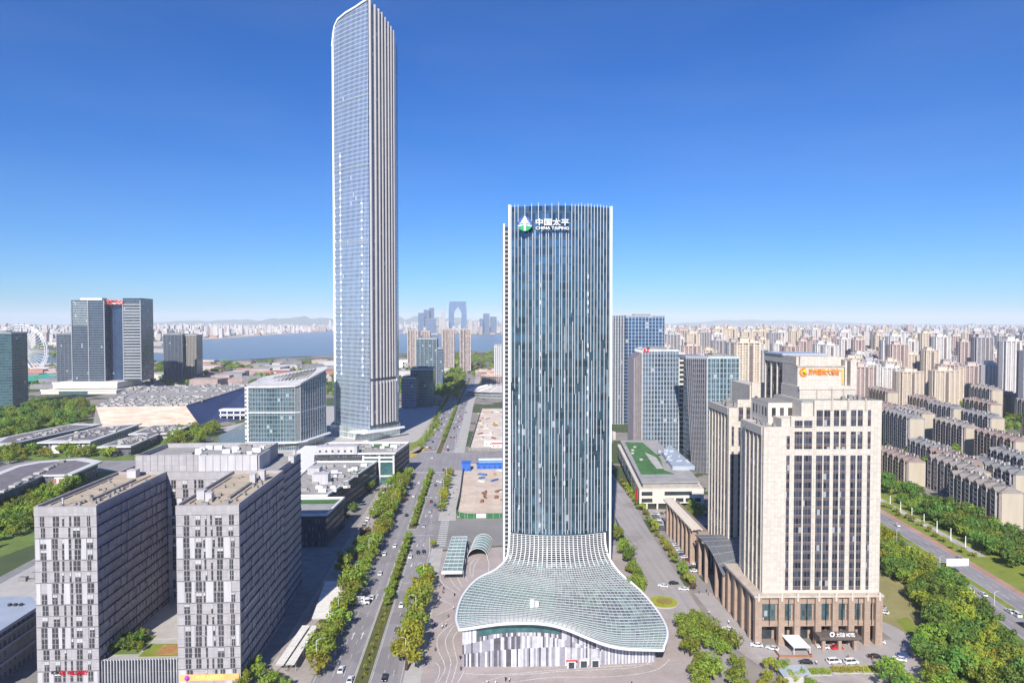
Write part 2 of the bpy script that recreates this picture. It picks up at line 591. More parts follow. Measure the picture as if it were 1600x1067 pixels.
# distant low hills beyond the lake
hm = MB()
for (cx, cy, w, d, h) in ((-5200, 21500, 2600, 1500, 330), (-3000, 22500, 2800, 1500, 400), (-900, 23500, 2200, 1500, 300), (-9000, 24500, 3400, 1500, 250), (3600, 29500, 4000, 1500, 220), (12000, 28000, 5000, 1500, 230)):
    n = 40
    rows = []
    for j in range(9):
        rows.append([(cx + w * (i / n * 2 - 1), cy + d * (j / 8 * 2 - 1),
                      max(-2, h * (1 - (i / n * 2 - 1) ** 2) * (1 - (j / 8 * 2 - 1) ** 2) * (0.75 + 0.5 * mnoise.noise((i * 0.35 + cx, j * 0.4, 0))) - 2)) for i in range(n + 1)])
    vs = [p for r in rows for p in r]
    hm.add(vs, [(j * (n + 1) + i, j * (n + 1) + i + 1, (j + 1) * (n + 1) + i + 1, (j + 1) * (n + 1) + i) for j in range(8) for i in range(n)])
struct(hm.build("hills", M_plain("hill_green", (0.06, 0.09, 0.05), 0.95, 0, 0.3, 0.004), smooth=True))

# ------------------------------------------------------------------ roads
def interp(pts, y):
    for (y0, x0), (y1, x1) in zip(pts, pts[1:]):
        if y <= y1:
            return x0 + (x1 - x0) * (y - y0) / (y1 - y0)
    return pts[-1][1]

MED = [(120, -40.5), (560, -39.8), (770, -36.5), (980, -34.0), (1500, -22.0), (2100, -5.0)]
def xm(y):
    return interp(MED, y)

def strip(name, ys, fl, fr, z, m, thick=0.0, parent=None, kind="structure"):
    mb = MB()
    L = [(fl(y), y) for y in ys]
    Rr = [(fr(y), y) for y in ys]
    for i in range(len(ys) - 1):
        a, b, c, d = L[i], Rr[i], Rr[i + 1], L[i + 1]
        if thick:
            mb.quad((*a, z), (*b, z), (*c, z), (*d, z))
            mb.quad((*a, z - thick), (*a, z), (*d, z), (*d, z - thick))
            mb.quad((*b, z - thick), (*c, z - thick), (*c, z), (*b, z))
        else:
            mb.quad((*a, z), (*b, z), (*c, z), (*d, z))
    if thick:
        for i in (0, len(ys) - 1):
            mb.quad((*L[i], z - thick), (*Rr[i], z - thick), (*Rr[i], z), (*L[i], z))
    o = mb.build(name, m, parent)
    if parent is None:
        o["kind"] = kind
    return o

def span(a, b, n):
    return [a + (b - a) * i / n for i in range(n + 1)]

YS = span(140, 2000, 62)
avenue = strip("avenue_road", YS, lambda y: xm(y) - 17.0, lambda y: xm(y) + 14.0, 0.06, ASPHALT2)
MEDK = M_plain("median_planting", (0.10, 0.11, 0.035), 0.95, 0, 0.45, 0.5, fine=0.5)
for a, b in ((140, 385), (402, 560), (632, 985), (1010, 1480)):
    strip("median_strip", span(a, b, max(4, int((b - a) / 30))), lambda y: xm(y) - 2.4, lambda y: xm(y) + 2.4, 0.22, MEDK, 0.2)
    strip("median_kerb", span(a - .3, b + .3, max(4, int((b - a) / 30))), lambda y: xm(y) - 2.75, lambda y: xm(y) + 2.75, 0.19, CONC, 0.17)
strip("west_pavement", span(140, 560, 14), lambda y: xm(y) - 34, lambda y: xm(y) - 17.0, 0.2, PAVING, 0.2)
strip("west_pavement", span(634, 1480, 24), lambda y: xm(y) - 26, lambda y: xm(y) - 17.0, 0.2, PAVING, 0.2)
strip("east_pavement", span(140, 366, 8), lambda y: xm(y) + 14.0, lambda y: xm(y) + 20.0, 0.2, PAVING_L, 0.2)
strip("east_pavement", span(418, 560, 8), lambda y: xm(y) + 14.0, lambda y: xm(y) + 25.0, 0.2, PAVING_L, 0.2)
strip("east_pavement", span(636, 1480, 24), lambda y: xm(y) + 14.0, lambda y: xm(y) + 24.0, 0.2, PAVING_L, 0.2)
sheet("cross_street", [(-420, 575), (-170, 560), (-57, 560), (-26, 556), (60, 556), (112, 556), (112, 590), (60, 632), (-20, 638), (-60, 640), (-180, 612), (-420, 615)], 0.1, ASPHALT2)
sheet("side_street", [(-27, 362), (16, 370), (78, 368), (84, 420), (-14, 422), (-27, 428)], 0.1, M_plain("side_asphalt", (0.24, 0.23, 0.225), 0.9, 0, 0.15, 0.05, fine=0.2))
sheet("east_street", [(70, 200), (91, 230), (94, 300), (98, 380), (102, 440), (106, 540), (112, 700), (96, 700), (91, 540), (87, 460), (82, 380), (77, 310), (72, 285), (60, 245)], 0.13, M_road("street_asphalt", (0.31, 0.285, 0.28)))

# painted lane markings
mk = MB()
zz = 0.085
for off, y0, y1 in ((-10.6, 150, 900), (-6.8, 150, 900), (6.8, 150, 900), (10.2, 150, 900)):
    y = y0
    while y < y1:
        if not (548 < y < 645):
            x = xm(y) + off
            mk.quad((x - .07, y, zz), (x + .07, y, zz), (x + .07, y + 4, zz), (x - .07, y + 4, zz))
        y += 12
for sgn in (-1, 1):
    for off in (3.1, 13.2 if sgn > 0 else 16.3):
        for a, b in ((140, 385), (402, 545), (645, 985)):
            ys = span(a, b, 8)
            for p, q in zip(ys, ys[1:]):
                xa, xb = xm(p) + sgn * off, xm(q) + sgn * off
                mk.quad((xa - .09, p, zz), (xa + .09, p, zz), (xb + .09, q, zz), (xb - .09, q, zz))
# turn arrows
for (x, y, d) in ((-46, 262, 1), (-49.5, 262, 1), (-34.5, 345, -1), (-31, 345, -1), (-34.5, 375, -1), (-31, 376, -1), (-46, 300, 1), (-34.3, 425, 1), (-30.8, 425, 1), (-34.3, 470, 1), (-30.8, 470, 1)):
    mk.quad((x - .2, y, zz), (x + .2, y, zz), (x + .2, y + 4 * d, zz), (x - .2, y + 4 * d, zz))
    mk.add([(x - .7, y + 4 * d, zz), (x + .7, y + 4 * d, zz), (x, y + 6 * d, zz)], [(0, 1, 2)])
# zebra crossings and stop lines
for y0 in (551, 640):
    for i in range(34):
        x = xm(y0) - 16 + i * 0.9
        if abs(x - xm(y0)) > 3:
            mk.quad((x, y0, .115), (x + .45, y0, .115), (x + .45, y0 + 4, .115), (x, y0 + 4, .115))
for i in range(14):
    y = 370 + i * 3.6
    mk.quad((-24, y, .115), (-19, y, .115), (-19, y + 1.4, .115), (-24, y + 1.4, .115))
mk.quad((xm(390) + 3, 389, zz), (xm(390) + 13.5, 389, zz), (xm(390) + 13.5, 389.5, zz), (xm(390) + 3, 389.5, zz))
mk.quad((-36.6, 318, zz), (-28, 318, zz), (-28, 318.4, zz), (-36.6, 318.4, zz))
mk.build("lane_marking", WHITE_LINE, avenue)

# plaza with inlaid wavy lines round the sail-roofed tower
plaza = sheet("plaza", [(-20.4, 150), (60, 150), (70, 200), (80, 232), (84, 262), (75, 290), (77, 320), (80, 366), (16, 368), (-20.4, 361)], 0.16, PLAZA_M, thick=0.14)

def catmull(pts, n=8):
    P = [pts[0]] + list(pts) + [pts[-1]]
    out = []
    for i in range(1, len(P) - 2):
        a, b, c, d = (Vector(p) for p in P[i - 1:i + 3])
        for k in range(n):
            t = k / n
            out.append(0.5 * ((2 * b) + (c - a) * t + (2 * a - 5 * b + 4 * c - d) * t * t + (3 * b - a - 3 * c + d) * t ** 3))
    out.append(Vector(P[-2]))
    return out

def ribbon(mb, pts, w, z, m=0):
    pts = [Vector((p[0], p[1], 0)) for p in pts]
    Ls = []
    for i, p in enumerate(pts):
        d = pts[min(i + 1, len(pts) - 1)] - pts[max(i - 1, 0)]
        d = d.normalized() if d.length > 1e-6 else Vector((1, 0, 0))
        nrm = Vector((-d.y, d.x, 0)) * (w / 2)
        Ls.append((p + nrm, p - nrm))
    for (a, b), (c, d) in zip(Ls, Ls[1:]):
        mb.quad((a.x, a.y, z), (b.x, b.y, z), (d.x, d.y, z), (c.x, c.y, z), m)

pl = MB()
WAVES = [[(20, 1065), (80, 960), (70, 880), (30, 800), (15, 720), (40, 650), (150, 560)], [(90, 1065), (125, 950), (130, 870), (95, 770), (90, 690), (150, 590), (175, 580)],
         [(140, 1065), (185, 900), (180, 850), (150, 700), (190, 625)], [(190, 1065), (215, 1020), (245, 960)], [(0, 890), (35, 930), (30, 1000), (0, 1065)], [(0, 340), (150, 410), (120, 440), (0, 495)],
         [(0, 600), (70, 550), (140, 510)], [(40, 150), (60, 220), (200, 320)], [(110, 150), (150, 220), (210, 285)], [(180, 145), (200, 200), (230, 250)], [(235, 20), (235, 120), (265, 190), (280, 210)],
         [(345, 10), (300, 60), (295, 130), (310, 170)], [(370, 10), (325, 90), (320, 170)], [(440, 10), (455, 60), (450, 130)], [(390, 1065), (600, 1005), (850, 985), (1083, 965), (1400, 950), (1700, 930), (1850, 860), (1960, 700)],
         [(640, 1060), (900, 1025), (1083, 1015), (1500, 1010), (1850, 960), (1990, 860)], [(250, 985), (400, 992), (600, 990), (1083, 950), (1500, 925), (1830, 905)]]
for wv in WAVES:
    pts = [G(680 + x / 5.415, 870 + y / 5.415, 0.16) for x, y in wv]
    ribbon(pl, catmull([(p.x, p.y, 0) for p in pts]), 0.3, 0.175)
pl.build("inlaid_line", WHITE_LINE, plaza)

# hotel forecourt, parking, park ground on the right, left blocks
sheet("forecourt", [(96, 300), (104, 300), (104, 248), (158, 252), (158, 282), (166, 262), (168, 238), (160, 226), (118, 228), (104, 235), (97, 255), (96, 275)], 0.15, M_plain("forecourt_paving", (0.37, 0.34, 0.33), 0.8, 0, 0.1, 0.15, fine=0.15))
sheet("forecourt_lane", [(91, 262), (97, 262), (104, 235), (118, 228), (160, 226), (160, 219), (116, 222), (100, 230)], 0.16, PAVING)
sheet("car_park", [(98, 300), (104, 300), (106, 345), (122, 392), (140, 432), (107, 436), (101, 380)], 0.11, ASPHALT2)
sheet("mall_apron", [(103, 400), (180, 400), (180, 436), (108, 437)], 0.14, PAVING)
sheet("park_lawn", [(160, 150), (215, 150), (218, 257), (236, 384), (262, 560), (300, 760), (190, 760), (180, 420), (165, 300), (168, 240), (160, 226)], 0.05, LAWN)
sheet("park_lawn", [(166, 252), (172, 240), (196, 300), (205, 340), (180, 340), (160, 300)], 0.09, M_plain("dry_lawn", (0.27, 0.24, 0.10), 0.95, 0, 0.2, 0.1, fine=0.3))
HW = [(150, 193.0), (231, 208.5), (259, 214.5), (304, 221.0), (375, 230.0), (414, 234.5), (470, 241.5), (620, 262.0), (900, 306.0)]
HYS = span(150, 900, 30)
strip("highway", HYS, lambda y: interp(HW, y) - 4, lambda y: interp(HW, y) + 7.5, 0.1, ASPHALT2)
strip("highway", HYS, lambda y: interp(HW, y) + 10.5, lambda y: interp(HW, y) + 21, 0.1, ASPHALT2)
strip("highway_verge", HYS, lambda y: interp(HW, y) + 7.5, lambda y: interp(HW, y) + 10.5, 0.2, LAWN_Y, 0.15)
strip("cycle_path", HYS, lambda y: interp(HW, y) + 21, lambda y: interp(HW, y) + 25, 0.14, M_plain("red_path", (0.42, 0.25, 0.19), 0.9, 0, 0.15, 0.1))
strip("park_lawn", HYS, lambda y: interp(HW, y) + 25, lambda y: interp(HW, y) + 70, 0.08, LAWN_Y)
hl = MB()
for off in (-3.6, 0.0, 3.5, 7.1, 10.9, 14.2, 17.4, 20.6):
    y = 155
    while y < 620:
        solid = off in (-3.6, 7.1, 10.9, 20.6)
        L = 12 if solid else 5
        xa, xb = interp(HW, y) + off, interp(HW, y + L) + off
        hl.quad((xa - .1, y, .125), (xa + .1, y, .125), (xb + .1, y + L, .125), (xb - .1, y + L, .125))
        y += 12
hl.build("highway_marking", WHITE_LINE)["kind"] = "structure"
sheet("residential_ground", [(330, 380), (420, 330), (1500, 700), (1800, 1600), (420, 1400), (380, 900), (345, 560)], 0.04, M_plain("yard", (0.17, 0.17, 0.13), 0.95, 0, 0.45, 0.05, fine=0.4))
# left side
sheet("canal_bank", [(-205, 430), (-160, 470), (-205, 690), (-330, 690)], 0.05, LAWN)
sheet("canal_water", [(-275, 655), (-248, 655), (-232, 708), (-272, 860), (-286, 860)], 0.12, M_plain("canal_green", (0.16, 0.19, 0.13), 0.25, 0, 0.12, 0.1))
sheet("quay_path", [(-248, 640), (-205, 640), (-205, 700), (-262, 860), (-272, 860), (-232, 708)], 0.13, PAVING_L)
sheet("west_lawn", [(-760, 430), (-250, 360), (-236, 420), (-262, 640), (-330, 700), (-480, 850), (-900, 1000), (-900, 600)], 0.03, LAWN)
sheet("north_yard", [(-200, 632), (-62, 632), (-52, 1000), (-240, 1000), (-300, 800)], 0.04, PAVING_L)
sheet("office_yard", [(-230, 150), (-74, 150), (-74, 560), (-180, 560), (-200, 430), (-230, 380)], 0.03, CONC_D)
# building plots across the avenue
sheet("bare_plot", [(-14.5, 423), (62, 423), (62, 585), (-14.5, 585)], 0.17, SAND)
sheet("bare_plot", [(-11, 645), (70, 645), (60, 960), (2, 960)], 0.17, M_plain("pale_sand", (0.62, 0.52, 0.45), 0.95, 0, 0.4, 0.06, fine=0.6))

sheet("lawn_bed", [P_[:2] for P_ in (G(606, 700), G(650, 690), G(676, 668), G(684, 655), G(690, 655), G(684, 672), G(664, 692), G(640, 706), G(612, 708))], 0.21, LAWN_Y, thick=.15)
sheet("flower_strip", [P_[:2] for P_ in (G(608, 714), G(640, 710), G(664, 698), G(668, 700), G(645, 714), G(610, 718))], 0.2, M_plain("yellow_marigold", (0.5, 0.36, 0.03), .9, 0, .3, .4), thick=.15)
# ================================================================== very tall tower with the slanted crown
IFS_GLASS = M_curtain("pale_curtain_wall", (0.28, 0.38, 0.51), (0.54, 0.60, 0.69), 4.4, 1.5, (0.27, 0.37, 0.50), 0.2, 0.22, 0.03, 0.75, 0.13, 0.012, 0.45, 0.003, 0.34)
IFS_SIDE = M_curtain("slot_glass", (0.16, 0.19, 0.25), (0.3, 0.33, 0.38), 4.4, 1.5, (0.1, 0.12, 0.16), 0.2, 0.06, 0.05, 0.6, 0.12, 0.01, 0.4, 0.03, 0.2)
FIN_M = M_plain("pearl_fin", (0.40, 0.39, 0.405), 0.45, 0.1, 0.06, 0.1)
EDGE_M = M_plain("white_edge", (0.8, 0.81, 0.82), 0.35, 0.0, 0.04, 0.1)

def build_supertall():
    o = (-118, 728, 0)
    t = thing("supertall_tower", "tallest tower of all, pale glass with slanted crown, beside the avenue", "skyscraper", o)
    P0, P1, P2 = Vector((-112.8, 702)), Vector((-158.5, 742)), Vector((-89.5, 742))
    # left face: (screen x, screen y of the top edge)
    LT = [(574.5, 0), (566, 5), (555.5, 12.3), (540.5, 21), (528, 31.5), (523, 42), (520.5, 55), (519, 74)]
    RT = [(575, 0), (587, 13), (595, 22), (603, 34), (610, 45), (616, 55)]
    left = []
    n = len(LT)
    for px, py in LT:
        f = (574.5 - px) / 56.0
        base = P0.lerp(P1, f)
        nrm = Vector((-(P1 - P0).y, (P1 - P0).x)).normalized()
        base = base - nrm * (0.0 if f in (0, 1) else -4.0 * math.sin(math.pi * f))
        q = GY(px, py, base.y)
        left.append((q.x, base.y, q.z))
    right = []
    for px, py in RT:
        f = (px - 575) / 46.0
        base = P0.lerp(P2, f)
        q = GY(px, py, base.y)
        right.append((q.x, base.y, q.z))
    # finer resampling
    def fine(pts, k):
        out = []
        for a, b in zip(pts, pts[1:]):
            for i in range(k):
                out.append(tuple(a[j] + (b[j] - a[j]) * i / k for j in range(3)))
        return out + [pts[-1]]
    ZB = 12.0
    L, Rr = fine(left, 2), fine(right, 2)
    mb = MB(o)
    for a, b in zip(L, L[1:]):
        mb.quad((b[0], b[1], ZB), (a[0], a[1], ZB), a, b)
    mb.build("west_curtain_wall", IFS_GLASS, t)
    mb = MB(o)
    for a, b in zip(Rr, Rr[1:]):
        mb.quad((a[0], a[1], ZB), (b[0], b[1], ZB), b, a)
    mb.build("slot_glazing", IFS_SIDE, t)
    # rear faces close the body
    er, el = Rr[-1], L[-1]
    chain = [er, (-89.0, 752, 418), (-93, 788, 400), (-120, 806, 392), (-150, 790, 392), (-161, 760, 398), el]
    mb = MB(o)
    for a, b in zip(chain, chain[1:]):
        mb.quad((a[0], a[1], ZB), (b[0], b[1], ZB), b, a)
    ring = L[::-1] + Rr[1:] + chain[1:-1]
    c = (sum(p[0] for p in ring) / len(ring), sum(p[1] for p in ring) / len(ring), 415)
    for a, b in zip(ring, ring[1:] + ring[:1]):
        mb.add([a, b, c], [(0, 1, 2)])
    mb.build("rear_curtain_wall", M_curtain("shaded_curtain", (0.2, 0.3, 0.42), (0.3, 0.35, 0.4), 4.4, 1.5, (0.15, 0.2, 0.27), 0.2, 0.06, 0.05, 0.7, 0.1, 0.01, 0.3), t)  # darker copy of the curtain glass, shade put into its colour
    # white crown trim and rounded white left edge
    mb = MB(o)
    for a, b in zip(L, L[1:]):
        mb.bar((a[0], a[1] - .4, a[2] + .3), (b[0], b[1] - .4, b[2] + .3), 1.6, 1.8)
    mb.build("crown_trim", EDGE_M, t)
    mb = MB(o)
    e = L[-1]
    prof = []
    for k in range(6):
        a = math.pi * (0.5 + k / 5)
        prof.append((e[0] + 0.4 + 2.6 * math.cos(a), e[1] + 3 + 3.2 * math.sin(a) * -1))
    prof = [(e[0] + 2.4, e[1] - 1.6), (e[0] + .6, e[1] - 1.2), (e[0] - .9, e[1] + .6), (e[0] - 1.0, e[1] + 4), (e[0] + 2.5, e[1] + 4)]
    mb.prism(prof, ZB, e[2] + 2)
    mb.build("rounded_edge", EDGE_M, t)
    # fins of the right face
    nf = 8
    dirn = Vector((P2.x - P0.x, P2.y - P0.y)).normalized()
    nrm = Vector((dirn.y, -dirn.x))
    for i in range(nf):
        f = (i + 0.25) / nf
        k = f * (len(Rr) - 1)
        j = min(int(k), len(Rr) - 2)
        a, b = Rr[j], Rr[j + 1]
        w = k - j
        p = Vector((a[0] + (b[0] - a[0]) * w, a[1] + (b[1] - a[1]) * w))
        zt = a[2] + (b[2] - a[2]) * w
        hw = .75 if i else 1.2
        for (z0, z1, dd) in ((64, zt + 1.5, 2.0), (16, 61, 2.0)):
            mb = MB(o)
            q = [p - dirn * hw, p - dirn * (hw * .55) + nrm * dd, p + dirn * (hw * .55) + nrm * dd, p + dirn * hw]
            mb.prism([(v.x, v.y) for v in q], z0, z1)
            mb.build("fin", FIN_M, t)
    mb = MB(o)
    mb.prism([(er[0] - .3, er[1] - .2), (er[0] + 1.1, er[1] + .6), (er[0] + 1.1, er[1] + 3), (er[0] - .3, er[1] + 3)], 16, er[2] - 0.5)
    mb.build("corner_pier", EDGE_M, t)
    # columns of small vents
    for f in (0.18, 0.55, 0.84):
        mb = MB(o)
        k = f * (len(L) - 1); j = int(k); w = k - j
        p = [L[j][a] + (L[j + 1][a] - L[j][a]) * w for a in range(3)]
        z = 66
        mb.box(p[0] - .12, p[0] + .12, p[1] - .7, p[1] + .4, 66, min(p[2] - 25, 250 if f != .55 else 300))
        while z < min(p[2] - 25, 250 if f != .55 else 300):
            mb.box(p[0] - .8, p[0] + .8, p[1] - 1.2, p[1] + .4, z, z + 2.0)
            z += 8.8
        mb.build("vent_column", EDGE_M, t)
    # mechanical floors
    for z in (62, 132, 205, 282, 352):
        mb = MB(o)
        for a, b in zip(L, L[1:]):
            if min(a[2], b[2]) > z + 5:
                mb.bar((a[0], a[1] - .1, z), (b[0], b[1] - .1, z), .5, 1.6)
        mb.build("floor_band", M_plain("band_grey", (0.35, 0.4, 0.45), 0.5, 0.2), t)
    # base lobby
    mb = MB(o)
    base = [(-114, 699), (-161, 741), (-162, 760), (-150, 792), (-92, 792), (-87, 745)]
    mb.prism(base, 0, 12.2)
    mb.build("lobby", M_curtain("lobby_glass", (0.5, 0.6, 0.62), (0.7, 0.7, 0.68), 6, 2.0, (0.6, 0.6, 0.58), 0.12, 0.12, 0.06, 0.5, 0.15, 0.02), t)
    mb = MB(o)
    mb.prism([(-116, 688), (-133, 699), (-128, 706), (-113, 703), (-92, 722), (-82, 733), (-80, 728)], 9.5, 11.0)
    mb.build("entrance_canopy", EDGE_M, t)
build_supertall()

# ================================================================== striped glass tower with the sail-shaped lattice roof
TP_GLASS = M_curtain("deep_blue_glass", (0.085, 0.165, 0.235), (0.045, 0.07, 0.095), 4.0, 1.55, (0.055, 0.105, 0.15), 0.22, 0.07, 0.05, 0.7, 0.07, 0.018, 1.0, 0.006, 0.6)
TPX0, TPX1, TPY = 13.9, 61.6, 320.0

STRIPE = M_plain("stripe_metal", (0.53, 0.55, 0.58), 0.4, 0.1, 0.1, 0.15)
def tp_front(u):
    """front line of the tower: u 0..1"""
    return (TPX0 + (TPX1 - TPX0) * u, TPY - 5.0 * (1 - (2 * u - 1) ** 2) + 0.0)

def build_stripe_tower():
    o = (38, 330, 0)
    t = thing("striped_glass_tower", "dark blue glass tower with white vertical stripes, rooftop sign and sail-shaped lattice base", "skyscraper", o)
    ZT, ZB = 176.0, 22.0
    N = 40
    front = [tp_front(i / N) for i in range(N + 1)]
    mb = MB(o)
    for a, b in zip(front, front[1:]):
        mb.quad((*a, 22.0), (*b, 22.0), (*b, ZT - 1), (*a, ZT - 1))
    mb.build("front_glazing", TP_GLASS, t)
    body = front + [(TPX1 + .3, 326), (TPX1 + .3, 346), (TPX1 - 2, 352), (16, 352), (TPX0 + .5, 346)]
    mb = MB(o)
    n0 = len(front)
    rest = [front[-1]] + body[n0:] + [front[0]]
    for a, b in zip(rest, rest[1:]):
        mb.quad((*a, 0), (*b, 0), (*b, ZT - 3), (*a, ZT - 3))
    mb.add([(p[0], p[1], ZT - 4) for p in body], [tuple(range(len(body)))])
    mb.build("rear_walls", M_curtain("rear_blue_glass", (0.18, 0.26, 0.36), (0.5, 0.5, 0.5), 4.0, 3.0, (0.3, 0.32, 0.35), 0.3, 0.1, 0.05, 0.5, 0.1), t)
    # stripes: each fin its own part, with staggered breaks
    r = random.Random(3)
    nf = 31
    for i in range(nf):
        u = (i + 0.5) / nf
        x, y = tp_front(u)
        top = ZT + r.uniform(0.2, 1.0)
        segs, z = [], top
        if 3 <= i <= 17:
            if i % 2 == 0:
                segs.append((168.5, top))
            z = 164.5 if i % 2 else 163.0
        while z > 24:
            L = r.uniform(38, 120)
            z0 = max(23.0, z - L)
            segs.append((z0, z))
            z = z0 - (r.choice((0, 4, 8)) if z0 > 60 else 0) - 0.01
        mb = MB(o)
        for k, (z0, z1) in enumerate(segs):
            dx = 0.0 if k % 2 == 0 else 0.5
            mb.box(x - .13 + dx, x + .13 + dx, y - 0.42, y + .1, z0, z1)
        mb.build("stripe_fin", STRIPE, t)
    # four columns of little balconies
    for u, zt in ((0.09, 110), (0.29, 150), (0.53, 120), (0.76, 145)):
        mb = MB(o)
        x, y = tp_front(u)
        mb.box(x - .09, x + .09, y - .2, y + .1, 24, zt)
        z = 26
        while z < zt:
            if r.random() < 0.4:
                mb.box(x - .4, x + .4, y - .4, y + .2, z, z + 2.0)
            z += 4
        mb.build("vent_column", M_plain("vent_white", (0.42, 0.46, 0.5), 0.5, 0, .3, .2), t)
    # bright edge columns
    for x0, x1, y0, y1, z1 in ((TPX0 - .65, TPX0 + .35, 319.2, 321.2, 176.5), (TPX1 - .4, TPX1 + .5, 319.2, 321.2, 176.2)):
        mb = MB(o)
        mb.box(x0, x1, y0, y1, 2, z1)
        mb.build("edge_column", EDGE_M, t)
    # crown screen behind the fins
    mb = MB(o)
    for a, b in zip(front, front[1:]):
        mb.quad((a[0], a[1] + .6, ZT - 4), (b[0], b[1] + .6, ZT - 4), (b[0], b[1] + .6, ZT - .4), (a[0], a[1] + .6, ZT - .4))
    mb.bar((front[0][0], front[0][1], ZT - .9), (front[-1][0], front[-1][1], ZT - .9), .2)
    mb.build("crown_screen", TP_GLASS, t)
    # roof plant
    mb = MB(o)
    mb.box(24, 52, 328, 346, ZT - 4, ZT + 0.5); mb.box(30, 36, 330, 336, ZT + .5, ZT + 1.5)
    mb.build("roof_plant", ROOF_G, t)
    # the narrow stair wing on the left with its ladder of slots
    wgx0, wgx1 = 11.2, 13.4
    mb = MB(o)
    mb.box(wgx0, wgx0 + .75, 328, 344, 0, 169)
    mb.build("wing_wall", EDGE_M, t)
    mb = MB(o)
    mb.box(wgx0 + .75, wgx1 + .6, 329, 343, 0, 167.6)
    mb.build("wing_core", DARK, t)
    mb = MB(o)
    z = 3
    while z < 166:
        mb.box(wgx0 + .74, wgx1 + .4, 328.5, 329.0, z, z + .8)
        z += 2.1
    mb.build("wing_rungs", M_plain("rung_grey", (0.30, 0.31, 0.34), .5), t)

    # ---- sail roof as a surface through surveyed rows (screen x, screen y, distance)
    rows = [
        [(796, 833, 318.9), (833, 836, 315.2), (872, 837, 313.9), (910, 836, 315.2), (945, 832, 318.9)],
        [(795, 852, 318), (833, 856, 314.2), (872, 857, 312.8), (911, 856, 314.2), (946.5, 853, 318)],
        [(791, 872, 316), (831, 877, 311), (873, 879, 309), (914, 877, 311), (953, 873, 315)],
        [(775, 889, 307), (826, 897, 301), (875, 902, 298), (922, 900, 300), (969, 895, 306)],
        [(745, 905, 293), (812, 915, 287), (878, 922, 284), (938, 922, 286), (1000, 922, 290)],
        [(722, 932, 273), (796, 941, 268), (876, 949, 265), (954, 956, 266), (1028, 955, 268)],
        [(713, 964, 252), (792, 962, 249), (873, 970, 247), (960, 988, 246), (1043, 986, 247)],
        [(718, 984, 238), (794, 974, 235), (868, 978, 233.5), (956, 1010, 232), (1036, 1016, 234)],
    ]
    C = [[GY(*p) for p in rw] for rw in rows]
    def cr(a, b, c, d, s):
        return 0.5 * ((2 * b) + (c - a) * s + (2 * a - 5 * b + 4 * c - d) * s * s + (3 * b - a - 3 * c + d) * s ** 3)
    def curve(P, s):
        n = len(P) - 1
        k = min(int(s * n), n - 1)
        w = s * n - k
        g = lambda i: P[i] if 0 <= i <= n else (P[0] * 2 - P[1] if i < 0 else P[n] * 2 - P[n - 1])
        return cr(g(k - 1), g(k), g(k + 1), g(k + 2), w)
    def S(u, v):
        return curve([curve(rw, u) for rw in C], v)
    NU, NV = 46, 50
    grid = [[S(i / NU, j / NV) for i in range(NU + 1)] for j in range(NV + 1)]
    # glass skin: open netting near the tower, tinted glass further out
    mb = MB(o)
    r2 = random.Random(11)
    for j in range(14, NV):
        for i in range(NU):
            a, b, c, d = grid[j][i], grid[j][i + 1], grid[j + 1][i + 1], grid[j + 1][i]
            dz = Vector((0, 0, -.35))
            u = i / NU
            dens = 0.25 if j < 22 else (0.45 if (u > .45 and j < 40) else 0.9)
            if u < .4 and j > 23: dens = 1.0
            if j > 43: dens = 1.0
            mi = 0 if r2.random() < dens else 1
            mb.add([a + dz, b + dz, c + dz, d + dz], [(0, 1, 2, 3)], mi)
    mb.build("sail_glass", [GLASS_G, M_plain("dim_glass", (0.10, 0.12, 0.13), 0.12, 0.0, 0.3, 0.3, spec=0.9)], t, smooth=True, fix=False)
    mb = MB(o)
    for j in range(0, NV + 1):
        w = 0.34 if j < 17 else 0.17
        for i in range(NU):
            mb.bar(grid[j][i], grid[j][i + 1], w, .2)
    for i in range(0, NU + 1):
        for j in range(NV):
            if j < 17 and i % 2:
                continue
            w = 0.40 if j < 17 else 0.17
            mb.bar(grid[j][i], grid[j + 1][i], w, .24)
    mb.build("sail_lattice", M_plain("lattice_paint", (0.56, 0.575, 0.585), .4, 0, .1, .2), t)
    # rounded white rim
    mb = MB(o)
    rim = [grid[j][0] for j in range(NV + 1)] + [grid[NV][i] for i in range(1, NU + 1)] + [grid[j][NU] for j in range(NV - 1, -1, -1)]
    mb.tube(rim, 0.55, 6)
    mb.build("sail_rim", EDGE_M, t, smooth=True)
    # dark lobby volume under the net
    mb = MB(o)
    for a, b in zip(front, front[1:]):
        mb.quad((a[0], a[1] + .3, .16), (b[0], b[1] + .3, .16), (b[0], b[1] + .02, 22.0), (a[0], a[1] + .02, 22.0))
    mb.build("lobby_glazing", GLASS_D, t)
    # front wall of vertical panels under the sail
    wl, wr = G(722, 1050), G(1028, 1042)
    NP = 112
    pan = [MB(o) for _ in range(5)]
    r3 = random.Random(5)
    g = grid[NV - 2]
    for k in range(NP):
        f0, f1 = k / NP, (k + 1) / NP
        bow = lambda f: -1.2 * math.sin(math.pi * f)
        a = Vector((wl.x + (wr.x - wl.x) * f0, wl.y + (wr.y - wl.y) * f0 + bow(f0) + 3.5, 0))
        b = Vector((wl.x + (wr.x - wl.x) * f1, wl.y + (wr.y - wl.y) * f1 + bow(f1) + 3.5, 0))
        top = curve(g, min(1, max(0, (f0 + .03) / 1.04))).z - 0.7
        cut1 = 0.36 * top + 1.2 * f0 * 3
        cut2 = 0.62 * top + 1.6 * math.sin(f0 * 5)
        teal = top - (3.0 if 0.08 < f0 < 0.5 else 0.0)
        zs = sorted({.16, max(.5, cut1), max(.6, cut2), max(.8, teal), top})
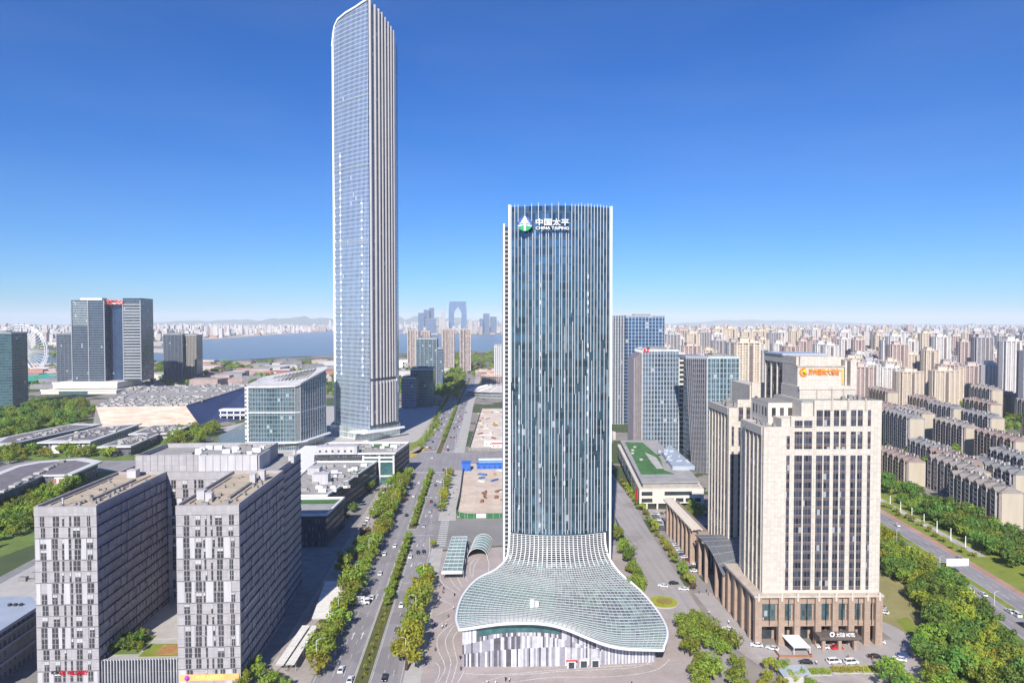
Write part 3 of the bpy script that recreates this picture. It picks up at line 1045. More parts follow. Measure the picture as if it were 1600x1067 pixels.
        for q, (z0, z1) in enumerate(zip(zs, zs[1:])):
            if z1 - z0 < 0.05:
                continue
            if z0 >= teal - .01:
                mi = 3
            elif f0 > 0.72:
                mi = (0, 1, 4, 1)[k % 4]
            elif f0 < 0.3:
                mi = r3.choice((0, 1, 2, 2, 1, 4))
            else:
                mi = r3.choice((0, 4, 4, 1, 1, 2))
            off = (0.0, 0.12, 0.25, 0.2, 0.06)[mi]
            pan[mi].add([(a.x, a.y + off, z0), (b.x, b.y + off, z0), (b.x, b.y + off, z1), (a.x, a.y + off, z1)], [(0, 1, 2, 3)])
    wall = MB()
    for mi, q in enumerate(pan):
        b = len(wall.v)
        wall.v += q.v; wall.f += [tuple(b + i for i in f) for f in q.f]; wall.m += [mi] * len(q.f)
    wall.build("panel_wall", [M_plain("white_panel", (0.62, 0.62, 0.65), 0.45, 0, .12, .4), M_plain("lilac_grey", (0.27, 0.265, 0.31), 0.5, 0, .2, .4), M_plain("slate", (0.10, 0.095, 0.12), 0.3, 0, .3, .4, spec=.7), GLASS_T, M_plain("pale_panel", (0.44, 0.44, 0.49), 0.5, 0, .15, .4)], t)
    # side and back walls of the podium
    mb = MB(o)
    e0, e1 = Vector((wl.x, wl.y + 3.6)), Vector((wr.x, wr.y + 3.6))
    for P in ([e0, (-2.5, 262), (6, 288), (12.5, 318)], [e1, (64, 262), (66, 290), (63, 318)]):
        for a, b in zip(P, P[1:]):
            mb.quad((a[0], a[1], .16), (b[0], b[1], .16), (b[0], b[1], 6.2), (a[0], a[1], 6.2))
    mb.build("podium_side_wall", M_plain("side_cladding", (0.3, 0.3, 0.33), 0.5), t)
    mb = MB(o)
    for f in (0.62, 0.68):
        x = wl.x + (wr.x - wl.x) * f
        mb.box(x - 1.5, x + 1.5, 236.3, 237.6, .17, 2.9); mb.box(x - 1.1, x + 1.1, 236.2, 236.3, .2, 2.4, 1)
    mb.box(30.5, 33.5, 235.8, 236.8, .17, 2.9); mb.box(31, 33, 235.7, 235.8, .2, 2.3, 1); mb.box(30, 34, 235.4, 235.8, 2.9, 3.2, 2)
    mb.build("entrance", [M_plain("portal", (.55, .55, .57), .5), GLASS_D, RED], t)
    mb = MB(o)
    p = S(0.37, 0.72)
    mb.box(p.x - 1.5, p.x + .2, p.y - 1, p.y + 1, p.z - .2, p.z + 2.2); mb.box(p.x + .6, p.x + 1.9, p.y - 1, p.y + 1, p.z - .2, p.z + 1.6)
    mb.build("roof_hatch", EDGE_M, t)

    # ---- sign: emblem and lettering
    sgn = GY(820, 349.5, 313.2)
    bp = MB(o)
    def disc(cx, cz, r_, y, m, a0=0.0, a1=2 * math.pi, n=28):
        vs = [(cx + r_ * math.cos(a0 + (a1 - a0) * i / n), y, cz + r_ * math.sin(a0 + (a1 - a0) * i / n)) for i in range(n + (0 if a1 - a0 > 6.28 else 1))]
        vb = [(v[0], v[1] + .4, v[2]) for v in vs]
        k = len(vs)
        bp.add(vs + vb, [tuple(range(k)), tuple(range(2 * k - 1, k - 1, -1))] + [(i, (i + 1) % k, k + (i + 1) % k, k + i) for i in range(k)], m)
    disc(sgn.x, sgn.z, 3.35, sgn.y, 0, math.pi * 1.06, math.pi * 1.94)
    disc(sgn.x, sgn.z, 3.2, sgn.y + .03, 1, -0.19, math.pi + .19)
    em = bp.build("emblem", [M_plain("emblem_green", (0.02, 0.36, 0.12), 0.5), M_plain("emblem_blue", (0.04, 0.10, 0.42), 0.5)], t)
    mb = MB(o)
    y = sgn.y - .22
    def poly(pts):
        vs = [(sgn.x + a * 3.35, y, sgn.z + b * 3.35) for a, b in pts]
        vb = [(v[0], v[1] + .2, v[2]) for v in vs]
        k = len(vs)
        mb.add(vs + vb, [tuple(range(k)), tuple(range(2 * k - 1, k - 1, -1))] + [(i, (i + 1) % k, k + (i + 1) % k, k + i) for i in range(k)])
    poly([(-.13, -.98), (.13, -.98), (.13, 1.0), (-.13, 1.0)])
    for zc, w in ((0.62, .32), (0.38, .52), (0.1, .72), (-.24, .98)):
        poly([(-.14, zc), (-w, zc - .16), (-w * .95, zc - .02), (-.14, zc + .2)])
        poly([(.14, zc), (.14, zc + .2), (w * .95, zc - .02), (w, zc - .16)])
    put_o = mb.build("emblem_pagoda", WHITE, em)
    put_o.location = (0, 0, 0)
    a, b = GY(837, 351, 313.0), GY(889, 351, 313.0)
    text_part("sign_lettering", "中国太平", 3.3, WHITE, t, (a.x - o[0], a.y - o[1], a.z - .1 - o[2]), 0.25, b.x - a.x, bold=0.05)
    a, b = GY(837, 358.5, 313.0), GY(889, 358.5, 313.0)
    text_part("sign_lettering", "CHINA TAIPING", 1.9, WHITE, t, (a.x - o[0], a.y - o[1], a.z - o[2]), 0.25, b.x - a.x, bold=0.03)
build_stripe_tower()

# ================================================================== U-shaped office block in the left foreground
OF_GREY = M_stone("warm_grey_panel", (0.365, 0.35, 0.365), 1.6, 1.85, .7, .35, .2)
OF_PALE = M_plain("pale_panel_cladding", (0.46, 0.45, 0.47), 0.6, 0, 0.13, 0.35, streak=True)
OF_DARK = M_facade("shaded_side_wall", (0.30, 0.285, 0.335), (0.07, 0.085, 0.115), 3.7, 2.3, (0.3, 0.8), (0.3, 0.7), (0.33, 0.31, 0.37), ledge=0.1)  # darker, more lilac than the front: shade put into the side wall colour
OF_WIN = M_plain("office_window", (0.05, 0.05, 0.06), 0.12, 0, 0.5, 0.7, spec=0.8)
FRAME_W = M_plain("window_frame_grey", (0.30, 0.29, 0.30), 0.6)
FRAME_L = M_plain("dark_joint", (0.16, 0.155, 0.165), 0.7)

def build_office():
    o = (-113, 270, 0)
    t = thing("office_block", "grey U-shaped office block with two long wings and tan flat roofs", "office building", o)
    H = 60.5
    NFL, fh = 16, 3.7
    volumes = [("west_wing", -146.2, -126.6, 230, 281), ("east_wing", -100.4, -80.2, 229.4, 281), ("rear_block", -145.8, -82.6, 281, 317)]
    wings = {}
    for nm, x0, x1, y0, y1 in volumes:
        mb = MB(o)
        mb.box(x0, x1, y0, y1, 0, H)
        mb.add([], [])
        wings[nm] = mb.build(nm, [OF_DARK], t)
        wings[nm]["label"] = {"west_wing": "left wing", "east_wing": "right wing", "rear_block": "rear block between the wings"}[nm]
    wins = []
    r = random.Random(21)
    def front(wing, x0, x1, y, cols, zmin=0.0):
        W = x1 - x0
        # base cladding of the front
        mb = MB(o)
        mb.box(x0 - .15, x1 + .15, y - .45, y - .02, zmin, H)
        clad = mb
        # joints
        mb = MB(o)
        for f in range(NFL + 1):
            z = H - 2.2 - f * fh
            if z > zmin:
                mb.box(x0 - .17, x1 + .17, y - .53, y - .44, z - (.13 if f % 2 == 0 else .08), z + (.13 if f % 2 == 0 else .08))
        mb.build("floor_joint", FRAME_L, wing)
        mb = clad
        for p in range(NFL // 2):
            zt = H - 2.2 - p * 2 * fh
            zb = zt - 2 * fh
            if zb < zmin - fh:
                break
            pale = p % 2 == 1
            xs = cols[0] if pale else cols[1]
            edges = []
            for (c, w) in xs:
                dx = r.uniform(-.25, .25)
                edges.append((x0 + (c + dx / W) * W - w / 2, x0 + (c + dx / W) * W + w / 2))
            for a, b in edges:
                for zz0, zz1 in ((zb + .25, zb + fh - .25), (zb + fh + .25, zt - .25)):
                    if zz0 < zmin + .5:
                        continue
                    if r.random() < .06:
                        continue
                    jx = r.uniform(-.22, .22)
                    jw = r.choice((0, 0, 0, .35, -.2)) if b - a > 1 else 0
                    a_, b_ = a + jx - jw / 2, b + jx + jw / 2
                    wb = MB(o)
                    wb.box(a_, b_, y - .56, y - .43, zz0, zz1)
                    wb.box(a_, b_, y - .6, y - .55, zz0 + (zz1 - zz0) * .45, zz0 + (zz1 - zz0) * .45 + .12, 1)
                    if r.random() < .3:
                        wb.box(a_ + .05, b_ - .05, y - .59, y - .56, zz0 + (zz1 - zz0) * r.uniform(.5, .8), zz1 - .05, 2)
                    if b - a > 1:
                        wb.box((a_ + b_) / 2 - .08, (a_ + b_) / 2 + .08, y - .6, y - .55, zz0, zz1, 1)
                    wins.append((wb, wing, abs(zz0 - H)))
            if pale:
                ends = [(x0, x0)] + edges + [(x1, x1)]
                for k_, ((a0, a1), (b0, b1)) in enumerate(zip(ends, ends[1:]), p):
                    if b0 - a1 > 1.4:
                        mb.box(a1 + .22, b0 - .22, y - .62, y - .43, max(zmin, zb + .3), zt - .2, 1 + (k_ % 5 == 0))
        mb.build("front_cladding", [OF_GREY, OF_PALE, OF_GREY], wing)
        mb = MB(o)
        mb.box(x0 - .2, x1 + .2, y - .6, y + .3, H - 2.2, H + .9)
        mb.build("parapet", OF_GREY, wing)
    C1 = ([(.14, 1.7), (.31, 1.7), (.44, .7), (.58, .7), (.70, 1.9), (.89, 1.6)], [(.14, 1.5), (.33, 1.6), (.46, .6), (.57, .6), (.69, 1.9), (.87, 1.2)])
    C2 = ([(.17, 1.8), (.34, 1.9), (.45, .6), (.60, .7), (.71, 1.7), (.90, 1.2)], [(.15, 1.8), (.33, 1.6), (.46, .6), (.57, .6), (.69, 1.8), (.88, 1.2)])
    front(wings["west_wing"], -146.2, -126.6, 230, C1)
    front(wings["east_wing"], -100.4, -80.2, 229.4, C2)
    front(wings["rear_block"], -126.4, -100.6, 281, ([(.1, 1.8), (.26, 1.9), (.4, .8), (.54, 2.0), (.7, 1.8), (.88, 1.5)], [(.1, 1.8), (.27, 2.1), (.42, .8), (.53, 2.0), (.72, 1.7), (.9, 1.2)]), 8)
    wins.sort(key=lambda w: w[2])
    for wb, wing, _ in wins[:190]:
        wb.build("window", [OF_WIN, FRAME_W, OF_PALE], wing)
    if wins[190:]:
        rest = MB()
        for wb, wing, _ in wins[190:]:
            n = len(rest.v)
            rest.v += wb.v; rest.f += [tuple(n + i for i in f) for f in wb.f]; rest.m += wb.m
        rest.build("lower_windows", [OF_WIN, FRAME_W, OF_PALE], t)["kind"] = "stuff"
    # ledges on the shaded long sides
    for wing, x, s in (("west_wing", -126.6, 1), ("east_wing", -80.2, 1), ("west_wing", -146.2, -1), ("east_wing", -100.4, -1)):
        mb = MB(o)
        ye = 281 if not (wing == "east_wing" and s == 1) else 281
        for f in range(NFL):
            z = H - 2.2 - f * fh
            mb.box(min(x, x + .35 * s), max(x, x + .35 * s), 230.4, ye - .1, z - .18, z + .18)
        mb.build("floor_ledge", M_plain("ledge_dark", (0.055, 0.05, 0.06), 0.8), wings[wing])
        mb = MB(o)
        for f in range(NFL):
            for k in range(11):
                if r.random() < .45:
                    y = 232 + k * 4.4 + r.uniform(-1, 1)
                    z = H - 2.2 - f * fh
                    mb.box(min(x, x + .25 * s), max(x, x + .25 * s), y, y + r.choice((1.4, 2.0, 3.0)), z - fh + .3, z - .3)
        mb.build("lighter_panels", M_plain("side_panel", (0.30, 0.285, 0.33), 0.6, 0, 0.2), wings[wing])["kind"] = "stuff"
    x = -82.6
    mb = MB(o)
    for f in range(NFL):
        z = H - 2.2 - f * fh
        mb.box(x, x + .35, 281.4, 316.8, z - .18, z + .18)
    mb.build("floor_ledge", M_plain("ledge_dark2", (0.055, 0.05, 0.06), 0.8), wings["rear_block"])
    # roofs
    for nm, x0, x1, y0, y1 in volumes:
        mb = MB(o)
        mb.box(x0 + .5, x1 - .5, y0 + .5, y1 - .5, H - .3, H + .12)
        rf = mb.build("roof", ROOF_T if nm != "rear_block" else ROOF_G, wings[nm])
        mb = MB(o)
        pw, pz = .55, H + 1.15
        mb.box(x0, x0 + pw, y0 + .3, y1, H, pz); mb.box(x1 - pw, x1, y0 + .3, y1, H, pz)
        mb.box(x0 + pw, x1 - pw, y1 - pw, y1, H, pz - .01)
        mb.build("parapet", OF_GREY, wings[nm])
        mb = MB(o)
        if nm != "rear_block":
            mb.box(x0 + 2.0, x0 + 2.5, y0 + 4, y1 - 8, H + .12, H + .5)
            mb.box(x1 - 5.0, x1 - 4.6, y0 + 6, y1 - 4, H + .12, H + .45)
            for k in range(22):
                a, b = r.uniform(x0 + 2, x1 - 4), r.choice((r.uniform(y0 + 1.2, y0 + 6), r.uniform(y0 + 6, y1 - 6)))
                s = r.uniform(.5, 1.3)
                mb.box(a, a + s, b, b + s, H + .12, H + .3 + s * .7)
            for k in range(6):
                a, b = r.uniform(x1 - 5, x1 - 2), r.uniform(y0 + 8, y1 - 3)
                mb.box(a, a + .9, b, b + 1.2, H + .12, H + 1.2)
            for k in range(5):
                y = y0 + 8 + k * 8.5
                mb.box(x0 + 2.6, x1 - 5.2, y, y + .25, H + .12, H + .4)
            mb.box(x1 - 7.4, x1 - 6.4, y0 + 10, y1 - 12, H + .12, H + .9)
            mb.build("roof_unit", CONC_D, rf)
    for x, y, h, w in ((-97.5, 238, 3.4, 2.6), (-94.2, 237, 2.8, 2.2), (-87.5, 262, 3.6, 2.0), (-85.4, 266, 4.2, 2.2), (-139, 274, 3.0, 3.4), (-139.5, 233, 2.6, .4), (-83.5, 300, 3, 2.4), (-84, 309, 4, 1.2)):
        mb = MB(o)
        mb.box(x, x + w, y, y + w, H + .12, H + h); mb.box(x - .15, x + w + .15, y - .15, y + w + .15, H + h, H + h + .2)
        mb.build("stair_head", OF_PALE, wings["rear_block"] if y > 281 else wings["west_wing" if x < -120 else "east_wing"])
    # penthouse screen
    mb = MB(o)
    mb.box(-141.5, -92, 286, 286.4, H, H + 6.8); mb.box(-141.5, -141.1, 286.4, 314, H, H + 6.8); mb.box(-92.4, -92, 286.4, 314, H, H + 6.8); mb.box(-141.1, -92.4, 313.6, 314, H, H + 6.8)
    for k in range(18):
        x = -141.5 + k * 2.9
        mb.box(x - .1, x + .1, 285.8, 286, H, H + 7.0)
    scr = mb.build("roof_screen", OF_GREY, wings["rear_block"])
    mb = MB(o)
    mb.box(-116, -91.6, 285.2, 286.0, H, H + 6.4); mb.box(-92, -91.2, 285.2, 300, H, H + 6.4)
    for k in range(9):
        mb.box(-116 + k * 3 - .06, -116 + k * 3 + .06, 285.1, 285.2, H, H + 6.4, 1)
    mb.build("white_screen_panels", [OF_PALE, FRAME_L], scr)
    mb = MB(o)
    mb.box(-141, -92.5, 286.5, 313.5, H + 4.6, H + 4.9)
    for k in range(26):
        a, b = r.uniform(-125, -96), r.uniform(290, 311)
        s = r.uniform(1, 2.6)
        mb.box(a, a + s * 1.4, b, b + s, H + 4.9, H + 5.4 + s * .5, 1 + k % 2)
    mb.build("screened_plant", [ROOF_G, CONC_D, WHITE_M], scr)
    # courtyard podium with a fin front and a roof garden
    mb = MB(o)
    mb.box(-126.4, -100.6, 232, 280.8, 0, 8.6)
    pod = mb.build("courtyard_podium", CONC, t)
    mb = MB(o)
    for k in range(27):
        x = -126.2 + k * .98
        mb.box(x - .14, x + .14, 230.6, 231.9, 0, 9.3)
    mb.box(-126.4, -100.6, 231.2, 231.8, 8.9, 9.2); mb.box(-126.4, -100.6, 231.5, 231.8, 4.6, 4.8)
    mb.build("fin_screen", M_plain("grey_fin", (0.45, 0.45, 0.47), 0.5), pod)
    mb = MB(o)
    mb.box(-126.3, -100.7, 231.82, 231.97, .3, 8.8)
    mb.build("podium_glazing", GLASS_D, pod)
    mb = MB(o)
    mb.box(-116, -103, 234, 243, 8.6, 8.75, 0); mb.box(-111, -103.5, 235, 242, 8.75, 8.85, 1); mb.box(-126, -117, 236, 250, 8.6, 8.72, 2); mb.box(-120, -103, 247, 262, 8.6, 8.7, 3)
    mb.build("roof_garden", [LAWN_Y, M_plain("rust_bed", (0.38, 0.2, 0.08), 0.95, 0, 0.3, 0.4), LAWN, PAVING_L], pod)
    # signs
    red_e = M_plain("sign_red", (0.45, 0.01, 0.03), 0.4)
    dk = M_plain("sign_dark", (0.04, 0.03, 0.04), 0.5)
    sw = wings["west_wing"]
    mb = MB(o)
    a = GY(80, 1053, 229.2)
    text_part("sign_lettering", "ICBC", 1.5, dk, sw, (a.x - o[0], 229.25 - o[1], a.z - o[2]), .1, 3.0, bold=.03)
    a = GY(105, 1053.5, 229.2)
    text_part("sign_lettering", "中国工商银行", 1.6, red_e, sw, (a.x - o[0], 229.25 - o[1], a.z - .1 - o[2]), .1, 6.4, bold=.03)
    c = GY(97.5, 1051, 229.2)
    mb = MB(o)
    n = 24
    for k in range(n):
        a0, a1 = 2 * math.pi * k / n, 2 * math.pi * (k + 1) / n
        P = [(c.x + rr * math.cos(aa), 229.2, c.z + rr * math.sin(aa)) for rr, aa in ((.75, a0), (.95, a0), (.95, a1), (.75, a1))]
        mb.add(P, [(0, 1, 2, 3)])
    for dx0, dx1, z0, z1 in ((-.12, .12, -.5, .5), (-.45, -.12, .3, .5), (.12, .45, .3, .5), (-.45, -.12, -.5, -.3), (.12, .45, -.5, -.3), (-.35, -.12, -.1, .1), (.12, .35, -.1, .1)):
        mb.box(c.x + dx0, c.x + dx1, 229.15, 229.3, c.z + z0, c.z + z1)
    mb.build("bank_emblem", red_e, sw)
    se = wings["east_wing"]
    a, b = GY(288, 1064, 228.6), GY(374, 1052, 228.6)
    mb = MB(o)
    mb.box(-100.0, -80.6, 228.62, 228.8, a.z, b.z)
    mb.build("orange_banner", M_plain("banner_orange", (0.85, 0.42, 0.16), 0.6), se)
    text_part("sign_lettering", "中国人民财产", 1.5, M_plain("sign_yellow", (0.9, 0.75, 0.2), 0.5), se, (-94.5 - o[0], 228.6 - o[1], a.z + .7 - o[2]), .06, 9.0)
    mb = MB(o)
    mb.ball((-97.5, 228.7, (a.z + b.z) / 2), 0.9, 0, 10, 6)
    mb.build("banner_emblem", M_plain("emblem_purple", (0.35, 0.05, 0.4), 0.5), se)
build_office()
# ================================================================== stone hotel on the right
HT_STONE = M_stone("cream_cladding", (0.55, 0.505, 0.45))
HT_BASE = M_stone("brown_granite", (0.36, 0.265, 0.205), 1.4, 1.0, .65, .5, .22)
HT_JOINT = M_plain("stone_joint", (0.40, 0.36, 0.32), 0.8)
HT_GLASS = M_curtain("hotel_glass", (0.06, 0.075, 0.12), (0.17, 0.14, 0.15), 3.4, 1.15, (0.13, 0.11, 0.115), 0.3, 0.1, 0.08, 0.45, 0.1, 0.03, 1.2, 0.05, 0.25)
HT_GLASS2 = M_curtain("podium_glass", (0.10, 0.20, 0.24), (0.10, 0.08, 0.07), 2.6, 1.3, (0.08, 0.11, 0.12), 0.1, 0.1, 0.08, 0.5, 0.08, 0.04, 0.9, 0.06, 0.2)

def build_hotel():
    hx, hy, rz = 103.2, 249.4, math.radians(-1.6)
    t = thing("hotel", "cream stone hotel with two stepped towers on a brown granite base", "hotel", (hx, hy, 0), rz)
    def lx(px, Y):
        return GY(px, 800, Y).x - hx
    # ---- podium
    W, D, H = 48.5, 34.0, 19.2
    mb = MB()
    mb.box(1.2, W - 1.2, 1.6, D, 7.6, H - .6)
    mb.box(1.2, W - 1.2, 6, D, 0, 7.6)
    pod = mb.build("podium", HT_BASE, t)
    mb = MB()
    mb.box(0.9, W - .9, 0.9, 1.6, 15.6, H - .8); mb.box(.9, W - .9, .9, 1.6, 7.0, 9.2)
    mb.build("podium_spandrel", HT_BASE, pod)
    bays = [(0, 2.6), (9.0, 2.2), (15.0, 2.2), (23.0, 2.2), (29.5, 2.2), (35.6, 2.2), (41.6, 2.2), (45.9, 2.6)]
    for x, w in bays:
        mb = MB()
        mb.box(x, x + w, -.2, 1.9, 0, H - .4)
        mb.box(x - .12, x + w + .12, -.3, 2.0, 0, 1.2)
        mb.build("granite_pier", HT_BASE, pod)
        mb = MB()
        mb.box(x + w / 2 - .35, x + w / 2 + .35, -.6, -.2, H - 2.2, H + .9)
        mb.build("pier_bracket", HT_STONE, pod)
    for (x, w), (x2, _) in zip(bays, bays[1:]):
        mb = MB()
        mb.box(x + w + .8, x2 - .8, 1.2, 1.5, 9.4, 15.4)
        mb.build("window", HT_GLASS2, pod)
        mb = MB()
        m_ = (x + w + x2) / 2
        mb.box(m_ - .12, m_ + .12, .6, 1.2, 7.4, 17.4)
        mb.build("flag_rod", DARK, pod)
        mb = MB()
        mb.box(x + w + .3, x2 - .3, 5.7, 5.95, .2, 6.6)
        mb.build("shopfront", GLASS_D, pod)
    mb = MB()
    mb.box(-.4, W + .4, -.5, D, H - .75, H)
    mb.build("podium_cornice", M_plain("cornice", (0.5, 0.42, 0.35), 0.7), pod)
    # right return
    mb = MB()
    mb.box(W, W + 3.2, 6, 26, 0, 12.4); mb.box(W, W + 3.4, 5.4, 26, 12.4, 12.9)
    mb.build("side_bay", M_plain("red_granite", (0.33, 0.15, 0.13), 0.7, 0, 0.2), pod)
    # ---- long west range of the podium
    LW = 143
    mb = MB()
    mb.box(3.2, 14, D, 37, 0, 17.4); mb.box(3.2, 8.5, 84, LW, 0, 17.4)
    rng_ = mb.build("west_range", M_plain("range_wall", (0.26, 0.2, 0.165), 0.7), t)
    y = 6.0
    while y < LW:
        if not (37 < y < 83):
            mb = MB()
            mb.box(0, 2.3, y, y + 1.9, 0, 17.8)
            mb.box(2.3, 3.3, y + .3, y + 1.5, 12, 17.4)
            mb.build("granite_pier", HT_BASE, rng_)
            mb = MB()
            mb.box(2.5, 3.15, y + 2.4, y + 7.4, 4, 16.8)
            mb.build("window", HT_GLASS2, rng_)
        y += 8.1
    for y0, y1 in ((0.5, 36), (84, LW)):
        mb = MB()
        mb.box(-.2, .5, y0, y1, 17.8, 18.5); mb.box(4.6, 5.2, y0, y1, 17.8, 18.5)
        k = y0
        while k < y1 - .5:
            mb.box(-.3, 5.3, k, k + .55, 18.5, 18.95)
            k += 2.0
        mb.build("pergola", HT_STONE, rng_)
    # curved metal canopy over the side entrance, slung between the two towers
    def loc(px, py, Y):
        p = GY(px, py, Y)
        dx, dy = p.x - hx, p.y - hy
        return Vector((dx * math.cos(-rz) - dy * math.sin(-rz), dx * math.sin(-rz) + dy * math.cos(-rz), p.z))
    fl, fr, nr, nl = loc(1086, 838, 326), loc(1168, 838, 306), loc(1170, 882, 286), loc(1130, 902, 284)
    n = 12
    def cs(u, v):
        p = fl.lerp(fr, u).lerp(nl.lerp(nr, u), v)
        return p + Vector((0, 0, .8 + 3.2 * math.sin(math.pi * v) * (1 - .4 * u)))
    mb = MB()
    for i in range(n):
        for k in range(6):
            q = [cs(k / 6, i / n), cs((k + 1) / 6, i / n), cs((k + 1) / 6, (i + 1) / n), cs(k / 6, (i + 1) / n)]
            mb.add(q + [v - Vector((0, 0, .4)) for v in q], [(0, 1, 2, 3), (7, 6, 5, 4), (0, 3, 7, 4), (1, 5, 6, 2)])
    for k in range(7):
        for i in range(n):
            mb.bar(cs(k / 6, i / n) + Vector((0, 0, .15)), cs(k / 6, (i + 1) / n) + Vector((0, 0, .15)), .2, .2, 1)
    for i in range(0, n + 1, 2):
        mb.bar(cs(0, i / n) + Vector((0, 0, .15)), cs(1, i / n) + Vector((0, 0, .15)), .2, .2, 1)
    mb.build("curved_canopy", [M_plain("canopy_zinc", (0.22, 0.225, 0.23), 0.45, 0.4, 0.1, 0.3), STEEL], t)
    for v in (.04, .3, .7, .96):
        p = cs(.08, v)
        mb = MB()
        mb.box(p.x - .7, p.x + .7, p.y - .7, p.y + .7, 0, p.z - .5)
        mb.build("canopy_column", HT_BASE, t)

    def strips(owner, wins, y, rows):
        for (x0, x1) in wins:
            for (z0, z1) in rows:
                mb = MB()
                mb.box(x0, x1, y - .12, y + .5, z0, z1)
                mb.build("window_strip", HT_GLASS, owner)

    def stone_face(owner, name, x0, x1, y, z0, z1, cols, rows, depth=1.0):
        """stone front: vertical piers between window strips and bands between window rows, glass set back"""
        cols = [(a - .02, b + .02) for a, b in cols]
        xs = [x0] + [v for c in cols for v in c] + [x1]
        mb = MB()
        for a, b in zip(xs[0::2], xs[1::2]):
            mb.box(a, b, y, y + depth, z0, z1)
        zs = [z0] + [v for r in rows for v in r] + [z1]
        for c in cols:
            for a, b in zip(zs[0::2], zs[1::2]):
                if b - a > .05:
                    mb.box(c[0], c[1], y + .05, y + depth, a, b)
        f = mb.build(name, HT_STONE, owner)
        for c in cols:
            for a, b in rows:
                g = MB()
                g.box(c[0] + .02, c[1] - .02, y + .15, y + .9, a, b)
                g.build("window_strip", HT_GLASS, owner)
        mbj = MB()
        z = z0 + 1.7
        while z < z1:
            for a, b in zip(xs[0::2], xs[1::2]):
                if b - a > 1.4:
                    mbj.box(a + .02, b - .02, y - .02, y, z, z + .07)
            z += 3.4
        mbj.build("stone_joint", HT_JOINT, f)
        return f

    def side_face(owner, x, y0, y1, z0, z1, n, s=-1):
        """left-hand side: projecting stone fins with dark glass between"""
        mb = MB()
        mb.box(min(x + .7, x + 1.0), max(x + .7, x + 1.0), y0, y1, z0, z1 - 3)
        mb.build("side_glazing", HT_GLASS, owner)
        step = (y1 - y0) / n
        for i in range(n + 1):
            yy = y0 + i * step
            mb = MB()
            mb.box(x + .25, x + .72, yy - .42, yy + .42, z0, z1 - 1.2)
            mb.build("stone_fin", HT_STONE, owner)
        mb = MB()
        mb.box(x + .1, x + 1.1, y0 - .4, y1 + .4, z1 - 3.2, z1)
        mb.build("side_cornice", HT_STONE, owner)

    # ---- tower A
    ya = 2.4
    YA = hy + ya
    X = lambda px: lx(px, YA)
    ta = put("east_tower", None, t)
    ta["label"] = "nearer tower carrying the rooftop sign"
    mb = MB()
    mb.box(4.6, 46.0, ya + 1.2, 30, H - .1, 81.6)
    mb.box(18.4, 46.0, ya + 1.25, 29.9, 81.6, 91.6)
    mb.box(10.8, 18.4, ya + 1.25, 26, 81.6, 85.4)
    mb.build("tower_core", HT_STONE, ta)
    rows_l = [(20.2, 71.6), (74, 79.6)]
    rows_m = [(20.2, 71.6), (74, 80.6), (82.4, 85.0)]
    rows_r = [(20.2, 71.6), (74, 80.6), (82.6, 88.8)]
    x_left, x_a, x_b, x_right = 3.6, X(1234), X(1269), X(1372)
    stone_face(ta, "corner_face", x_left, x_a, ya, H, 82.4, [(X(1227), X(1232))], [(20.2, 71.6), (74, 79.0)])
    stone_face(ta, "stepped_face", x_a, x_b, ya + .15, H, 86.4, [(X(1239.5), X(1251.5)), (X(1254), X(1266.5))], [(20.2, 71.6), (74, 80.6), (82.0, 84.8)])
    stone_face(ta, "main_face", x_b, x_right, ya - .1, H, 92.4, [(X(1272.5), X(1282)), (X(1284), X(1293.5)), (X(1299), X(1307)), (X(1309.5), X(1318)), (X(1325), X(1333)), (X(1335.5), X(1343)), (X(1351), X(1355.5))], rows_r)
    for px in (1295.5, 1320.5, 1347):
        mb = MB()
        x = X(px)
        mb.box(x - .3, x + .3, ya - .4, ya - .1, 88.6, 93.2)
        mb.build("pinnacle", HT_JOINT, ta)
    side_face(ta, 3.2, ya + 2, ya + 19, H, 82.2, 4)
    mb = MB()
    mb.box(x_right - .9, x_right, ya + .9, 30, H, 92.3)
    mb.build("east_wall", M_facade("hotel_east", (0.62, 0.56, 0.49), (0.05, 0.05, 0.06), 3.4, 4.2, (0.2, 0.85), (0.25, 0.75)), ta)
    mb = MB()
    mb.box(18.6, 45.2, ya + 1.0, 29, 91.6, 92.0)
    mb.box(4.8, 10.6, ya + 1.0, 20, 81.6, 81.95)
    mb.build("tower_roof", ROOF_G, ta)
    mb = MB()
    r = random.Random(4)
    mb.box(33.5, 45, ya + 2.5, 25.5, 91.9, 92.06)
    for k in range(14):
        a, b = r.uniform(34, 43), r.uniform(ya + 3, 24)
        s = r.uniform(.6, 1.6)
        mb.box(a, a + s, b, b + s, 92, 92.4 + s)
    for k in range(6):
        a, b = r.uniform(5, 9.5), r.uniform(ya + 3, 18)
        mb.box(a, a + 1, b, b + 1, 81.95, 83)
    mb.build("roof_unit", CONC_D, ta)
    # set-back left shoulder, tier and sign block
    mb = MB()
    mb.box(9.0, 21.6, 12, 29.8, 81.6, 90.5)
    mb.build("shoulder_block", M_facade("shoulder", (0.60, 0.55, 0.49), (0.06, 0.055, 0.06), 6, 3.2, (0.15, 0.75), (0.25, 0.75)), ta)
    def Xd(px, d):
        return lx(px, hy + d)
    z2 = GY(1300, 604, hy + 12).z
    mb = MB()
    mb.box(Xd(1245, 12), Xd(1330, 12), 12, 29.7, 91.9, z2)
    mb.box(Xd(1245, 12) - .3, Xd(1330, 12) + .3, 11.7, 12.3, z2 - 1.0, z2 + .4)
    tier = mb.build("upper_tier", HT_STONE, ta)
    mb = MB()
    for px in (1271, 1294, 1312):
        x = Xd(px, 12)
        mb.box(x - .25, x + .25, 11.6, 11.98, z2 - 4.4, z2 - .4)
